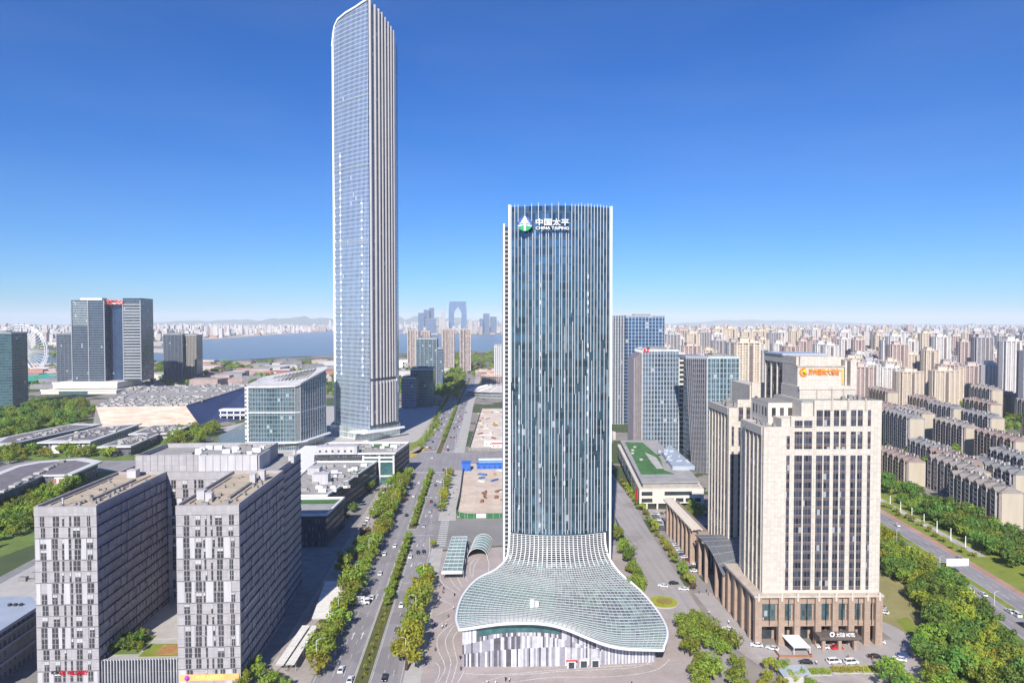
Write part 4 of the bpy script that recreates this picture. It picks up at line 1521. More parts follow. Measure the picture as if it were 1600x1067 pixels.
    for z in span(92.6, z2 - 1.4, 4):
        mb.box(Xd(1245, 12) + .2, Xd(1330, 12) - .2, 11.96, 12.0, z, z + .08)
    mb.build("stone_joint", HT_JOINT, tier)
    ys = 15.0
    z3 = GY(1280, 557, hy + ys).z
    z4 = GY(1280, 571, hy + ys).z
    mb = MB()
    mb.box(Xd(1241, ys), Xd(1312, ys), ys, 29.5, z2 - .1, z4)
    mb.box(Xd(1246, ys), Xd(1303, ys), ys + .6, 29.2, z4, z3)
    sb = mb.build("sign_block", HT_STONE, ta)
    mb = MB()
    for z in span(z2 + 1, z4 - .4, 5):
        mb.box(Xd(1241, ys) + .1, Xd(1312, ys) - .1, ys - .04, ys, z, z + .07)
    mb.box(Xd(1241, ys) - .2, Xd(1312, ys) + .2, ys - .3, ys + .3, z4 - .6, z4 + .1)
    mb.build("stone_joint", HT_JOINT, sb)
    mb = MB()
    for px0, px1 in ((1313.5, 1316.5), (1322, 1331)):
        mb.box(Xd(px0, ys), Xd(px1, ys), ys, 29, z2, GY(1320, 563, hy + ys).z)
    mb.build("sign_block_pier", HT_STONE, ta)
    gold = M_plain("gold_frame", (0.55, 0.42, 0.12), 0.5)
    sg = M_plain("sign_orange", (0.80, 0.22, 0.02), 0.5)
    a, b = GY(1245.5, 585.5, hy + ys - .5), GY(1311, 585.5, hy + ys - .5)
    mb = MB()
    mb.box(Xd(1308.5, ys), Xd(1311, ys), ys - .35, ys - .02, z2 + .6, z4 - 1.4)
    mb.box(Xd(1262, ys), Xd(1308.5, ys), ys - .3, ys - .05, z4 - 2.1, z4 - 1.6)
    mb.build("sign_frame", gold, sb)
    zs = GY(1260, 584.5, hy + ys).z
    text_part("sign_lettering", "苏州国际大酒店", 2.6, sg, sb, (Xd(1257.5, ys), ys - .35, zs), .12, Xd(1304, ys) - Xd(1257.5, ys), bold=.04)
    mb = MB()
    cx, cz = Xd(1250, ys), zs + .9
    for i in range(20):
        a0, a1 = math.pi * (0.35 + 1.5 * i / 20), math.pi * (0.35 + 1.5 * (i + 1) / 20)
        mb.add([(cx + rr * math.cos(q), ys - .4, cz + rr * math.sin(q)) for rr, q in ((1.0, a0), (1.75, a0), (1.75, a1), (1.0, a1))], [(0, 1, 2, 3)])
    mb.ball((cx + .3, ys - .4, cz + .25), 0.85, 1, 10, 6)
    mb.build("sign_emblem", [sg, M_plain("emblem_yellow", (0.85, 0.55, 0.02), 0.5)], sb)
    # tall range behind with deep fins on its left side
    mb = MB()
    mb.box(23.0, 40, 17, 50, 90.0, 108)
    mb.box(23.0, 40, 30.2, 50, 17.4, 90.0)
    tb = mb.build("rear_range", HT_STONE, t)
    side_face(tb, 22.0, 17.6, 49.5, 82, 108.2, 5)
    mb = MB()
    mb.box(21.8, 40.4, 29.8, 50.4, 108.2, 108.8)
    mb.build("range_roof", BLUEGREY, tb)

    # ---- tower B further back
    yb = 58.0
    XB = lambda px: lx(px, hy + yb)
    tw_ = put("north_tower", None, t)
    tw_["label"] = "farther tower standing behind the vaulted canopy"
    HB = 0.0
    mb = MB()
    mb.box(XB(1132) + .9, XB(1187), yb + 1.1, yb + 31, HB, 81.6)
    mb.box(XB(1165), XB(1187), yb + 1.1, yb + 26, 81.6, 93.0)
    mb.build("tower_core", HT_STONE, tw_)
    R2 = [(20, 62.6), (65, 71.6), (74, 77.4)]
    stone_face(tw_, "corner_face", XB(1132), XB(1145), yb, HB, 82.6, [(XB(1136.5), XB(1140))], [(20, 62.6), (65, 74)])
    stone_face(tw_, "main_face", XB(1145), XB(1167), yb - .15, HB, 86.4, [(XB(1146.5), XB(1153.5)), (XB(1158.5), XB(1165))], [(20, 62.6), (65, 73.6), (76.5, 83)])
    stone_face(tw_, "stair_face", XB(1167), XB(1187), yb + .1, HB, 94.2, [(XB(1171.5), XB(1176))], [(20, 62.6), (65, 73.6), (76.5, 88)])
    side_face(tw_, XB(1132) - .2, yb + 2, yb + 30, HB, 82.4, 6)
    mb = MB()
    mb.box(XB(1132) + 1.2, XB(1160), yb + 1.2, yb + 30, 81.6, 82.0)
    mb.build("tower_roof", ROOF_G, tw_)
    mb = MB()
    for k in range(9):
        a, b = r.uniform(XB(1136), XB(1158)), r.uniform(yb + 4, yb + 24)
        s = r.uniform(.8, 2.0)
        mb.box(a, a + s, b, b + s, 82.0, 82.8 + s)
    mb.build("roof_unit", CONC_D, tw_)
    # ---- front canopy with white letters, awning
    mb = MB()
    yc = 244.6
    zc = GY(1315, 992, yc).z
    cx0, cx1 = lx(1283, yc), lx(1348, yc)
    mb.box(cx0, cx1, yc - hy, 1.0, zc - 1.5, zc - .3)
    mb.box(cx0 + 1, cx1 - 1, yc - hy + .8, 1.0, zc - 2.0, zc - 1.5)
    can = mb.build("entrance_canopy", M_plain("canopy_bronze", (0.16, 0.135, 0.125), 0.4, 0.3), t)
    for x in (cx0 + 1.8, (cx0 + cx1) / 2, cx1 - 2.1):
        mb = MB()
        mb.box(x - .6, x + .6, yc - hy + .5, yc - hy + 1.7, 0, zc - 2.0)
        mb.build("canopy_pillar", HT_BASE, can)
    mb = MB()
    yl = yc - hy + .1
    for i in range(20):
        a0, a1 = 2 * math.pi * i / 20, 2 * math.pi * (i + 1) / 20
        mb.add([(cx0 + 4.6 + rr * math.cos(q), yl - .1, zc + .7 + rr * math.sin(q)) for rr, q in ((.5, a0), (.95, a0), (.95, a1), (.5, a1))], [(0, 1, 2, 3)])
    mb.build("canopy_emblem", WHITE, can)
    text_part("canopy_lettering", "大酒店 HOTEL", 1.8, WHITE, can, (cx0 + 6.2, yl, zc - .2), .1, 7.0, bold=.03)
    mb = MB()
    ax0, ax1 = lx(1235, 243), lx(1262, 243)
    mb.add([(ax0, 0, 4.2), (ax1, 0, 4.2), (ax1 + 1, -8, 3.2), (ax0 + 1.2, -8, 3.2), (ax0, 0, 4.0), (ax1, 0, 4.0), (ax1 + 1, -8, 3.0), (ax0 + 1.2, -8, 3.0)],
           [(0, 1, 2, 3), (7, 6, 5, 4), (0, 4, 5, 1), (1, 5, 6, 2), (2, 6, 7, 3), (3, 7, 4, 0)])
    for x in (ax0 + 1.4, ax1 + .8):
        mb.box(x - .1, x + .1, -7.9, -7.7, 0, 3.0)
    mb.build("terrace_awning", WHITE, t)
    mb = MB()
    mb.box(ax0 - 4.5, ax1 + 1.2, -9.2, -9.0, 0.0, 1.0); mb.box(ax0 - 4.5, ax0 - 4.3, -9.0, -2, 0, 1.0); mb.box(ax1 + 1.0, ax1 + 1.2, -9, -6, 0, 1.0)
    mb.build("terrace_rail", M_plain("wood_rail", (0.30, 0.14, 0.07), 0.7), t)
build_hotel()
# ================================================================== other buildings
def roof_clutter(mb, poly_box, z, n, r, smin=.6, smax=2.2, m=0):
    x0, x1, y0, y1 = poly_box
    for k in range(n):
        s = r.uniform(smin, smax)
        a, b = r.uniform(x0, x1 - s), r.uniform(y0, y1 - s)
        mb.box(a, a + s * r.uniform(.8, 1.8), b, b + s, z, z + s * r.uniform(.4, .9), m)

def glass_tower(name, label, loc, rz, w, d, h, gm, nfin=0, fin_m=None, cat="office tower", roofm=None, crown=2.0, podium=None, finw=.35, fin_d=.6, sides=True, seed=1, group=None):
    t = thing(name, label, cat, loc, rz, group)
    r = random.Random(seed)
    mb = MB(); mb.box(-w / 2, w / 2, -d / 2, d / 2, 0, h)
    mb.build("curtain_wall", gm, t)
    mb = MB(); mb.box(-w / 2 + .4, w / 2 - .4, -d / 2 + .4, d / 2 - .4, h, h + .3)
    rf = mb.build("roof", roofm or ROOF_G, t)
    mb = MB()
    for a, b, c, e in ((-w / 2, w / 2, -d / 2, -d / 2 + .35), (-w / 2, w / 2, d / 2 - .35, d / 2), (-w / 2, -w / 2 + .35, -d / 2 + .35, d / 2 - .35), (w / 2 - .35, w / 2, -d / 2 + .35, d / 2 - .35)):
        mb.box(a, b, c, e, h + .001, h + crown)
    mb.build("parapet", fin_m or STEEL, rf)
    mb = MB(); roof_clutter(mb, (-w / 2 + 2, w / 2 - 3, -d / 2 + 2, d / 2 - 3), h + .3, 16, r, 1, 3.5)
    mb.box(-w * .22, w * .2, -d * .15, d * .25, h + .3, h + 3.5)
    mb.build("roof_plant", CONC_D, rf)
    if nfin:
        for i in range(nfin + 1):
            x = -w / 2 + w * i / nfin
            mb = MB(); mb.box(x - finw / 2, x + finw / 2, -d / 2 - fin_d, -d / 2 - .01, 0, h + crown * .6)
            mb.build("fin", fin_m or WHITE_M, t)
        if sides:
            nd = max(2, int(nfin * d / w))
            mb = MB()
            for i in range(nd + 1):
                y = -d / 2 + d * i / nd
                mb.box(-w / 2 - fin_d, -w / 2 - .01, y - finw / 2, y + finw / 2, 0, h + crown * .6)
                mb.box(w / 2 + .01, w / 2 + fin_d, y - finw / 2, y + finw / 2, 0, h + crown * .6)
            mb.build("side_fins", fin_m or WHITE_M, t)
    return t

CW_BLUE = M_curtain("blue_office_glass", (0.10, 0.18, 0.28), (0.30, 0.33, 0.36), 4.2, 3.0, (0.22, 0.25, 0.30), 0.3, 0.08, 0.05, 0.55, 0.1, 0.015, 0.8, 0.015, 0.35)
CW_BRIGHT = M_curtain("bright_blue_glass", (0.06, 0.13, 0.26), (0.36, 0.42, 0.50), 4.2, 4.0, (0.10, 0.18, 0.32), 0.25, 0.14, 0.06, 0.6, 0.1, 0.02, 0.5, 0.06, 0.2)
CW_TEAL = M_curtain("teal_office_glass", (0.08, 0.17, 0.23), (0.34, 0.38, 0.40), 4.2, 2.6, (0.13, 0.19, 0.24), 0.26, 0.1, 0.06, 0.55, 0.1, 0.015, 0.8, 0.02, 0.35)
CW_DARK = M_curtain("dark_office_glass", (0.045, 0.075, 0.125), (0.12, 0.14, 0.18), 4.2, 2.4, (0.22, 0.25, 0.29), 0.24, 0.08, 0.05, 0.45, 0.1, 0.015, 0.7, 0.008, 0.3)
CW_GREY = M_curtain("grey_office_glass", (0.14, 0.19, 0.24), (0.4, 0.41, 0.42), 4.2, 2.0, (0.34, 0.36, 0.38), 0.28, 0.1, 0.05, 0.5, 0.12, 0.02, 0.6, 0.05, 0.25)

# --- three glass towers between the striped tower and the hotel
def three_towers():
    # T0: far, bright blue, pleated left flank
    t = glass_tower("pleated_tower", "tall bright blue office tower with pleated grey flank, behind the striped tower", (197.5, 826, 0), math.radians(-4), 46, 46, 128, CW_BRIGHT, 0, seed=3)
    for i in range(7):
        x = -45 + i * 3.1
        mb = MB(); mb.prism([(x, -22 - i * .3), (x + 1.3, -23.5 - i * .3), (x + 1.7, -20 - i * .3), (x, 8)], 0, 129.5)
        mb.build("pleat", M_plain("pleat_grey", (0.5, 0.52, 0.55), 0.4, 0.2), t)
    mb = MB(); mb.box(-45, -23.2, -19, 20, 0, 128); mb.build("flank_wall", CW_DARK, t)
    # T1
    t = glass_tower("glass_office_tower", "blue glass office tower with red roof sign and beige corner, above the green-roofed mall", (165.5, 634, 0), math.radians(-3), 33, 38, 95.0, CW_BLUE, 12, M_plain("pale_fin", (0.50, 0.53, 0.56), 0.4), seed=4, finw=.35)
    mb = MB(); mb.box(16.6, 22.6, -18.0, 16, 0, 94); bc = mb.build("beige_corner", M_plain("beige_corner_wall", (0.62, 0.55, 0.45), 0.8), t)
    for k in range(20):
        mb = MB(); mb.box(17.6, 21.4, -18.2, -17.9, 6 + k * 4.3, 8.6 + k * 4.3); mb.build("window", GLASS_D, bc)
    mb = MB(); mb.box(-15.5, -11.0, -19.8, -19.3, 94.5, 97.8)
    sgp = mb.build("roof_sign", RED, t)
    mb = MB(); mb.ball((-13.2, -19.8, 96.2), .8, 0, 8, 5); mb.build("sign_emblem", WHITE, sgp)
    for i in range(6):
        mb = MB(); x = -24 + i * 1.5
        mb.prism([(x, -17), (x + .9, -18.4 - .3 * i), (x + 1.1, 15), (x, 15)], 0, 95 - (5 - i) * 1.2); mb.build("pleat", M_plain("mauve_pleat", (0.40, 0.36, 0.37), 0.5), t)
    # T2
    t = glass_tower("twisted_glass_tower", "teal glass office tower with dark twisting fins on its flank, behind the hotel", (196.0, 556, 0), math.radians(-3), 25, 34, 92.5, CW_TEAL, 8, M_plain("pale_fin2", (0.46, 0.50, 0.52), 0.4), seed=5, finw=.35)
    for i in range(11):
        mb = MB()
        f = i / 10
        x0, x1 = -29.5 + f * 15, -24.5 + f * 11.0
        mb.bar((x1 + 0.5, -15 - 2 * f, 0), (x0 + .5, -13 - 4.6 * f, 93), .6, 1.4)
        mb.build("twisted_fin", M_plain("graphite_fin", (0.22, 0.21, 0.23), 0.4, 0.2), t)
    mb = MB(); mb.prism([(-24, -14), (-12.6, -16.5), (-12.6, 15), (-24, 15)], 0, 92); mb.build("flank_glazing", CW_DARK, t)
    mb = MB(); mb.prism([(-29, -12), (-12.6, -16), (-12.6, 15), (-29, 15)], 92.0, 94.5); mb.build("flank_crown", STEEL, t)
three_towers()

def mall():
    t = thing("green_roof_mall", "low cream shopping block with green roof terrace beside the street", "shopping centre", (125, 500, 0), math.radians(0))
    o = (125, 500, 0)
    F = [(103.5, 437), (146, 437), (150, 470), (158, 600), (122, 600)]
    mb = MB(o); mb.prism(F, 3.8, 13.2); mb.build("facade", CREAM, t)
    mb = MB(o); mb.prism([(106, 440), (144, 440), (148, 472), (156, 598), (124, 598)], 0, 3.8); mb.build("shopfront", GLASS_D, t)
    G_ = [(106.5, 440), (143, 440), (147, 470), (155, 597), (125, 597)]
    mb = MB(o); mb.prism(G_, 13.2, 16.6); mb.build("attic", M_plain("attic_grey", (0.3, 0.285, 0.27), 0.8), t)
    mb = MB(o); mb.prism([(105.5, 439), (144, 439), (148, 470), (156, 598), (124, 598)], 16.6, 17.2); rf = mb.build("roof", ROOF_G, t)
    mb = MB(o); mb.prism([(110.5, 462), (134, 462), (130, 475), (139, 520), (141, 585), (126, 588), (118, 520)], 17.2, 17.35); mb.build("roof_lawn", GREEN_ROOF, rf)
    mb = MB(o)
    mb.prism([(126, 480), (131, 480), (136, 520), (132, 540), (128, 505)], 17.35, 17.5)
    for x, y in ((121, 535), (124, 548), (122, 510), (129, 562)):
        mb.tube([(x, y, 17.2), (x, y, 18.4)], 1.4, 10)
    mb.build("roof_terrace", PAVING_L, rf)
    mb = MB(o)
    mb.prism([(136, 475), (152, 475), (158, 560), (143, 530)], 17.2, 20.0)
    roof_clutter(mb, (137, 152, 480, 540), 20, 14, random.Random(8), 1, 3)
    mb.build("roof_plant", BLUEGREY, rf)
    for z0, z1, wins in ((4.8, 7.2, [(104.9, 112), (121, 126), (127.5, 132.5), (134, 138.5), (140, 144)]), (9.2, 11.6, [(104.9, 112), (120, 138)])):
        for a, b in wins:
            mb = MB(o); mb.box(a, b, 436.7, 436.96, z0, z1); mb.build("window", GLASS_D, t)
    for k in range(7):
        f0, f1 = (k + .12) / 7, (k + .88) / 7
        for z0, z1 in ((4.8, 7.2), (9.2, 11.6)):
            a = Vector((103.5, 437)).lerp(Vector((122, 600)), f0); b = Vector((103.5, 437)).lerp(Vector((122, 600)), f1)
            mb = MB(o); mb.bar((a.x - .1, a.y, (z0 + z1) / 2), (b.x - .1, b.y, (z0 + z1) / 2), .3, z1 - z0); mb.build("window", GLASS_D, t)
    for x in (108, 115, 122, 130, 138, 144):
        mb = MB(o); mb.box(x, x + 1, 437.4, 438.4, 0, 3.8); mb.build("column", CREAM, t)
    mb = MB(o); mb.box(102.6, 103.4, 441, 444, 5, 12); mb.build("red_banner", RED, t)
mall()

# --- glass pavilion left of the tall tower, with tilted roof
def pavilion():
    o = (-190, 675, 0)
    t = thing("glass_office_block", "mid-rise glass block with tilted sweeping roof, left of the tallest tower", "office building", o)
    P = [(-218.5, 656), (-217, 650), (-194, 648.5), (-174, 648.5), (-170, 651.5), (-157, 700), (-160, 714), (-222, 714)]
    Z = [61, 60, 60, 61, 62.5, 73, 74.5, 64]
    mb = MB(o)
    n = len(P)
    for i in range(5):
        a, b = P[i], P[i + 1]
        mb.quad((*a, 9), (*b, 9), (*b, Z[i + 1]), (*a, Z[i]))
    mb.build("front_glazing", CW_TEAL, t)
    mb = MB(o)
    for i in range(5, n):
        j = (i + 1) % n
        mb.quad((*P[i], 9), (*P[j], 9), (*P[j], Z[j]), (*P[i], Z[i]))
    mb.build("rear_glazing", CW_BLUE, t)
    mb = MB(o)
    big = [(p[0] + (p[0] + 190) * .05, p[1] + (p[1] - 680) * .05) for p in P]
    k = len(big)
    vs = [(*p, z + .2) for p, z in zip(big, Z)] + [(*p, z + 1.8) for p, z in zip(big, Z)]
    mb.add(vs, [tuple(range(k, 2 * k)), tuple(range(k - 1, -1, -1))] + [(i, (i + 1) % k, k + (i + 1) % k, k + i) for i in range(k)])
    rf = mb.build("tilted_roof", M_plain("roof_white", (0.50, 0.49, 0.49), 0.7, 0, .2, .1), t)
    mb = MB(o)
    for i in range(12):
        f = i / 11
        mb.bar((-205 + 36 * f, 668, 63.2 + 6.5 * f), (-208 + 40 * f, 706, 66.5 + 8 * f), 1.2, .8)
    mb.build("roof_louvre", CONC_D, rf)
    for f in range(26):
        a = P[1:5]
        seg = f / 25 * 3
        i = min(int(seg), 2); w = seg - i
        x, y = a[i][0] + (a[i + 1][0] - a[i][0]) * w, a[i][1] + (a[i + 1][1] - a[i][1]) * w
        z = Z[i + 1] + (Z[i + 2] - Z[i + 1]) * w
        mb = MB(o); mb.box(x - .12, x + .12, y - .4, y, 9, z); mb.build("mullion_fin", STEEL, t)
    for i in range(12):
        f = i / 11
        x, y = P[4][0] + (P[5][0] - P[4][0]) * f, P[4][1] + (P[5][1] - P[4][1]) * f
        mb = MB(o); mb.box(x, x + .7, y - .2, y + .2, 9, Z[4] + (Z[5] - Z[4]) * f); mb.build("mullion_fin", STEEL, t)
    mb = MB(o); mb.box(-222.5, -219, 655, 660, 0, 62); mb.build("ladder_tower", M_facade("stair_pattern", (0.62, 0.62, 0.62), (0.1, 0.11, 0.13), 4, 3, (.2, .7), (.2, .8)), t)
    for z in (9, 37):
        mb = MB(o)
        for a, b in zip(P[:5], P[1:6]):
            mb.bar((a[0], a[1] - .3, z), (b[0], b[1] - .3, z), .5, .9)
        mb.build("floor_band", WHITE_M, t)
    mb = MB(o); mb.prism([(p[0] * .94 - 11.4, p[1] * .96 + 27) for p in P], 0, 9); mb.build("lobby", CW_GREY, t)
    mb = MB(o); mb.prism([(-224, 662), (-216, 648), (-190, 643.5), (-172, 646), (-164, 655), (-152, 702), (-155, 705), (-168, 660), (-190, 650), (-217, 655)], 8.3, 9.4); mb.build("lobby_canopy", WHITE_M, t)
pavilion()

# --- black granite offices by the avenue
BLK = M_facade("black_granite", (0.055, 0.06, 0.07), (0.06, 0.08, 0.10), 4, 1.8, (0.2, 0.8), (0.3, 0.7), ledge=0.06)
BLK_W = M_plain("white_coping", (0.72, 0.71, 0.69), 0.7)
def black_building(name, label, poly, h, lawn=None, plant=0, cat="office building"):
    cx = sum(p[0] for p in poly) / len(poly); cy = sum(p[1] for p in poly) / len(poly)
    o = (cx, cy, 0)
    t = thing(name, label, cat, o)
    mb = MB(o); mb.prism(poly, 0, h - .01); mb.build("walls", BLK, t)
    mb = MB(o)
    inner = [(cx + (p[0] - cx) * .94, cy + (p[1] - cy) * .94) for p in poly]
    mb.prism(inner, h, h + .1); rf = mb.build("roof", ROOF_G, t)
    mb = MB(o)
    for a, b in zip(poly, poly[1:] + poly[:1]):
        mb.bar((*a, h + .5), (*b, h + .5), 1.0, 1.1)
    mb.build("coping", BLK_W, rf)
    if lawn:
        mb = MB(o); mb.prism(lawn, h + .1, h + .3); mb.build("roof_lawn", GREEN_ROOF, rf)
    if plant:
        mb = MB(o)
        xs = [p[0] for p in inner]; ys = [p[1] for p in inner]
        r = random.Random(plant)
        x0, x1, y0, y1 = min(xs) + 4, max(xs) - 4, min(ys) + 6, max(ys) - 6
        for k in range(plant):
            s = r.uniform(1, 3.6)
            a, b = r.uniform(x0, x1 - s), r.uniform(y0, y1 - s)
            mb.box(a, a + s * 1.5, b, b + s, h + .1, h + .6 + s * .45, k % 3)
        mb.build("roof_plant", [ROOF_G, WHITE_M, CONC_D], rf)
    return t, o, rf
t, o, rf = black_building("black_office", "black granite block with small roof lawn, right behind the grey U-shaped office", [(-112, 372), (-83.5, 372), (-81, 408), (-112, 408)], 17.0, [(-106, 396), (-84.5, 396), (-83.6, 404.5), (-106, 404.5)])
t, o, rf = black_building("long_black_office", "long black granite block with plant-covered roof and narrow green strip along its edge", [(-122, 412), (-92, 412), (-77, 512), (-122, 512)], 17.5, [(-88, 455), (-84.6, 456), (-80.5, 488), (-85, 488)], 60)
mb = MB(o); mb.box(-108, -98, 442, 450, 17.6, 24); mb.box(-118, -110, 470, 480, 17.6, 22); mb.build("stair_house", OF_PALE, rf)
t, o, rf = black_building("glazed_black_office", "glass-fronted black block with planted roof at the crossing, below the tallest tower", [(-124, 514), (-64, 514), (-58, 560), (-124, 560)], 23.0, [(-90, 538), (-68, 538), (-66, 552), (-90, 552)], 36)
mb = MB(o)
for x in (-88, -76, -65.5):
    mb.box(x, x + 1.2, 512.4, 513.8, 0, 22)
for z in (6, 17, 20):
    mb.box(-88, -64.5, 512.6, 513.6, z, z + 1.1)
mb.build("white_frame", BLK_W, t)
mb = MB(o); mb.box(-87, -65, 513.4, 513.9, .2, 20); mb.build("hall_glazing", GLASS_T, t)
mb = MB(o); mb.box(-122, -92, 512.5, 522, 23.1, 29.0); wp = mb.build("white_penthouse", OF_PALE, rf)
for k in range(6):
    mb = MB(o); mb.box(-120 + k * 4.6, -118.6 + k * 4.6, 512.3, 512.48, 25, 26.4); mb.build("window", GLASS_D, wp)
mb = MB(o); mb.box(-120, -100, 540, 552, 23.12, 23.5); mb.build("red_terrace", M_plain("red_terrace_deck", (0.45, 0.16, 0.1), 0.9), rf)
mb = MB(); mb.box(-152, -127, 500, 600, 0, 14)
t = thing("white_link_roof", "long white flat-roofed hall behind the black offices", "hall", (-139, 550, 0))
mb = MB((-139, 550, 0)); mb.box(-151, -128, 505, 600, 0, 12.6); mb.build("walls", CW_GREY, t)
mb = MB((-139, 550, 0)); mb.box(-153, -126, 502, 602, 12.6, 14); mb.build("roof", WHITE, t)

# --- building in the lower left corner
def corner_building():
    o = (-185, 270, 0)
    t = thing("blue_roof_block", "low grey block with pale blue metal roof, left edge beside the U-shaped office", "office building", o)
    P = [(-215, 215), (-162, 215), (-162, 254), (-170, 262), (-196, 262), (-215, 250)]
    mb = MB(o); mb.prism(P, 0, 17.5); mb.build("walls", M_facade("corner_wall", (0.22, 0.22, 0.25), (0.05, 0.06, 0.08), 3.6, 2.4, (0.25, 0.8), (0.2, 0.75), ledge=.15), t)
    mb = MB(o); mb.prism([(-216, 214), (-161, 214), (-161, 255), (-169.5, 263), (-197, 263), (-216, 251)], 17.5, 18.6); rf = mb.build("roof", BLUEGREY, t)
    mb = MB(o)
    for k in range(3):
        mb.box(-172 + k * 2, -171 + k * 2, 254, 255, 18.6, 19.4)
    mb.build("roof_vent", DARK, rf)
    for z in (6, 11, 15):
        mb = MB(o); mb.box(-161.98, -161.5, 216, 253, z, z + .7); mb.build("sill_band", M_plain("band", (0.36, 0.36, 0.4), .7), t)
    o2 = (-185, 300, 0)
    t = thing("low_plant_building", "small flat-roofed plant house with white roof units, behind the blue-roofed block", "building", o2)
    mb = MB(o2); mb.prism([(-205, 285), (-158, 280), (-155, 318), (-205, 328)], 0, 9.4); mb.build("walls", CONC, t)
    mb = MB(o2); mb.prism([(-205.5, 284.5), (-157.5, 279.5), (-154.5, 318.5), (-205.5, 328.5)], 9.4, 10); rf = mb.build("roof", PAVING_L, t)
    mb = MB(o2); mb.prism([(-178, 288), (-163, 288), (-163, 298), (-178, 298)], 10, [13, 12, 14, 15])
    roof_clutter(mb, (-200, -165, 300, 318), 10, 26, random.Random(3), 1, 2.6, 1)
    mb.build("roof_unit", [WHITE, CONC_D], rf)
corner_building()

# --- courtyard-style low buildings with oversailing white roofs
def low_hall(label, poly, h, seed, windows=None, group=None):
    cx = sum(p[0] for p in poly) / len(poly); cy = sum(p[1] for p in poly) / len(poly)
    o = (cx, cy, 0)
    t = thing("low_hall", label, "hall", o)
    inn = lambda k: [(cx + (p[0] - cx) * k, cy + (p[1] - cy) * k) for p in poly]
    mb = MB(o); mb.prism(inn(.92), 0, h - 1.2); mb.build("walls", M_facade("hall_wall_%d" % seed, (0.13, 0.12, 0.16) if seed % 2 else (0.42, 0.41, 0.41), (0.04, 0.05, 0.07), 4.5, 6, (0.15, 0.75), (0.2, 0.8)), t)
    mb = MB(o); mb.prism(poly, h - 1.2, h); rf = mb.build("roof", M_plain("pale_roof_%d" % seed, (0.58, 0.57, 0.57), 0.7, 0, 0.1, 0.1), t)
    mb = MB(o); mb.prism(inn(.80), h, h + .25); mb.build("roof_deck", M_plain("deck_%d" % seed, (0.17, 0.155, 0.17), 0.9, 0, 0.35, 0.2, fine=.4), rf)
    mb = MB(o)
    r = random.Random(seed)
    for k in range(46):
        f, g = r.uniform(-.62, .62), r.uniform(-.62, .62)
        a = Vector(poly[0]) - Vector((cx, cy)); b = Vector(poly[1]) - Vector((cx, cy))
        p = Vector((cx, cy)) + a * f * .7 + b * g * .7
        s = r.uniform(.8, 2.8)
        mb.box(p.x, p.x + s * 1.6, p.y, p.y + s, h + .25, h + .7 + s * .3, k % 2)
    mb.build("roof_unit", [CONC_D, CONC], rf)
    return t, o
def P2(px, py, z=0):
    p = G(px, py, z)
    return (p.x, p.y)

low_hall("long low hall with white oversailing roof nearest the left photo edge, below the park", [P2(*p, 10) for p in ((-20, 696), (17, 693.5), (72, 681), (160, 662), (118, 661), (0, 684))], 10, 1)
tH, oH = low_hall("white-fronted low hall with dark central gateway and broad white roof, in the cultural quarter", [P2(*p, 11) for p in ((57, 691), (141, 690), (222, 661), (152, 667))], 11, 2)
def hall_front():
    a, b = Vector(P2(75, 691, 11)), Vector(P2(138, 690.3, 11))
    for k in range(4):
        p, q = a.lerp(b, k / 4 + .02), a.lerp(b, k / 4 + .2)
        mb = MB(oH); mb.bar((p.x, p.y + 4, 4), (q.x, q.y + 4, 4), .6, 7.5); mb.build("white_wall_panel", WHITE, tH)
    for k in range(5):
        p = a.lerp(b, k / 4)
        mb = MB(oH); mb.box(p.x - .5, p.x + .5, p.y + 1.5, p.y + 2.5, 0, 9.8); mb.build("column", CONC_D, tH)
hall_front()
low_hall("small low hall with a white-edged roof deck, right of the white-fronted hall", [P2(*p, 9) for p in ((151, 698), (204, 697), (262, 672), (197, 683))], 9, 3)
low_hall("low hall with grey planted deck, tucked just below the pink sloping exhibition front", [P2(*p, 9) for p in ((200, 678), (270, 677), (300, 663), (238, 664))], 9, 4)
tE, oE = low_hall("largest low hall with curved white roof edge and red-panelled gallery, behind the U-shaped office", [P2(*p, 12) for p in ((-40, 788), (5, 768), (66, 742), (112, 741), (160, 720), (130, 715), (62, 720), (25, 727), (-40, 752))], 12, 5)
mb = MB(oE)
a, b = P2(58, 745, 10), P2(112, 745, 10)
mb.box(a[0], b[0], a[1] - 2, a[1] + 4, 4.5, 10)
gal = mb.build("gallery", WHITE, tE)
for k in range(5):
    mb = MB(oE); x = a[0] + (b[0] - a[0]) * (k + .25) / 5; mb.box(x, x + 3.4, a[1] - 2.2, a[1] - 1.98, 5.6, 9); mb.build("red_panel", M_plain("dull_red", (0.36, 0.15, 0.14), 0.7), gal)

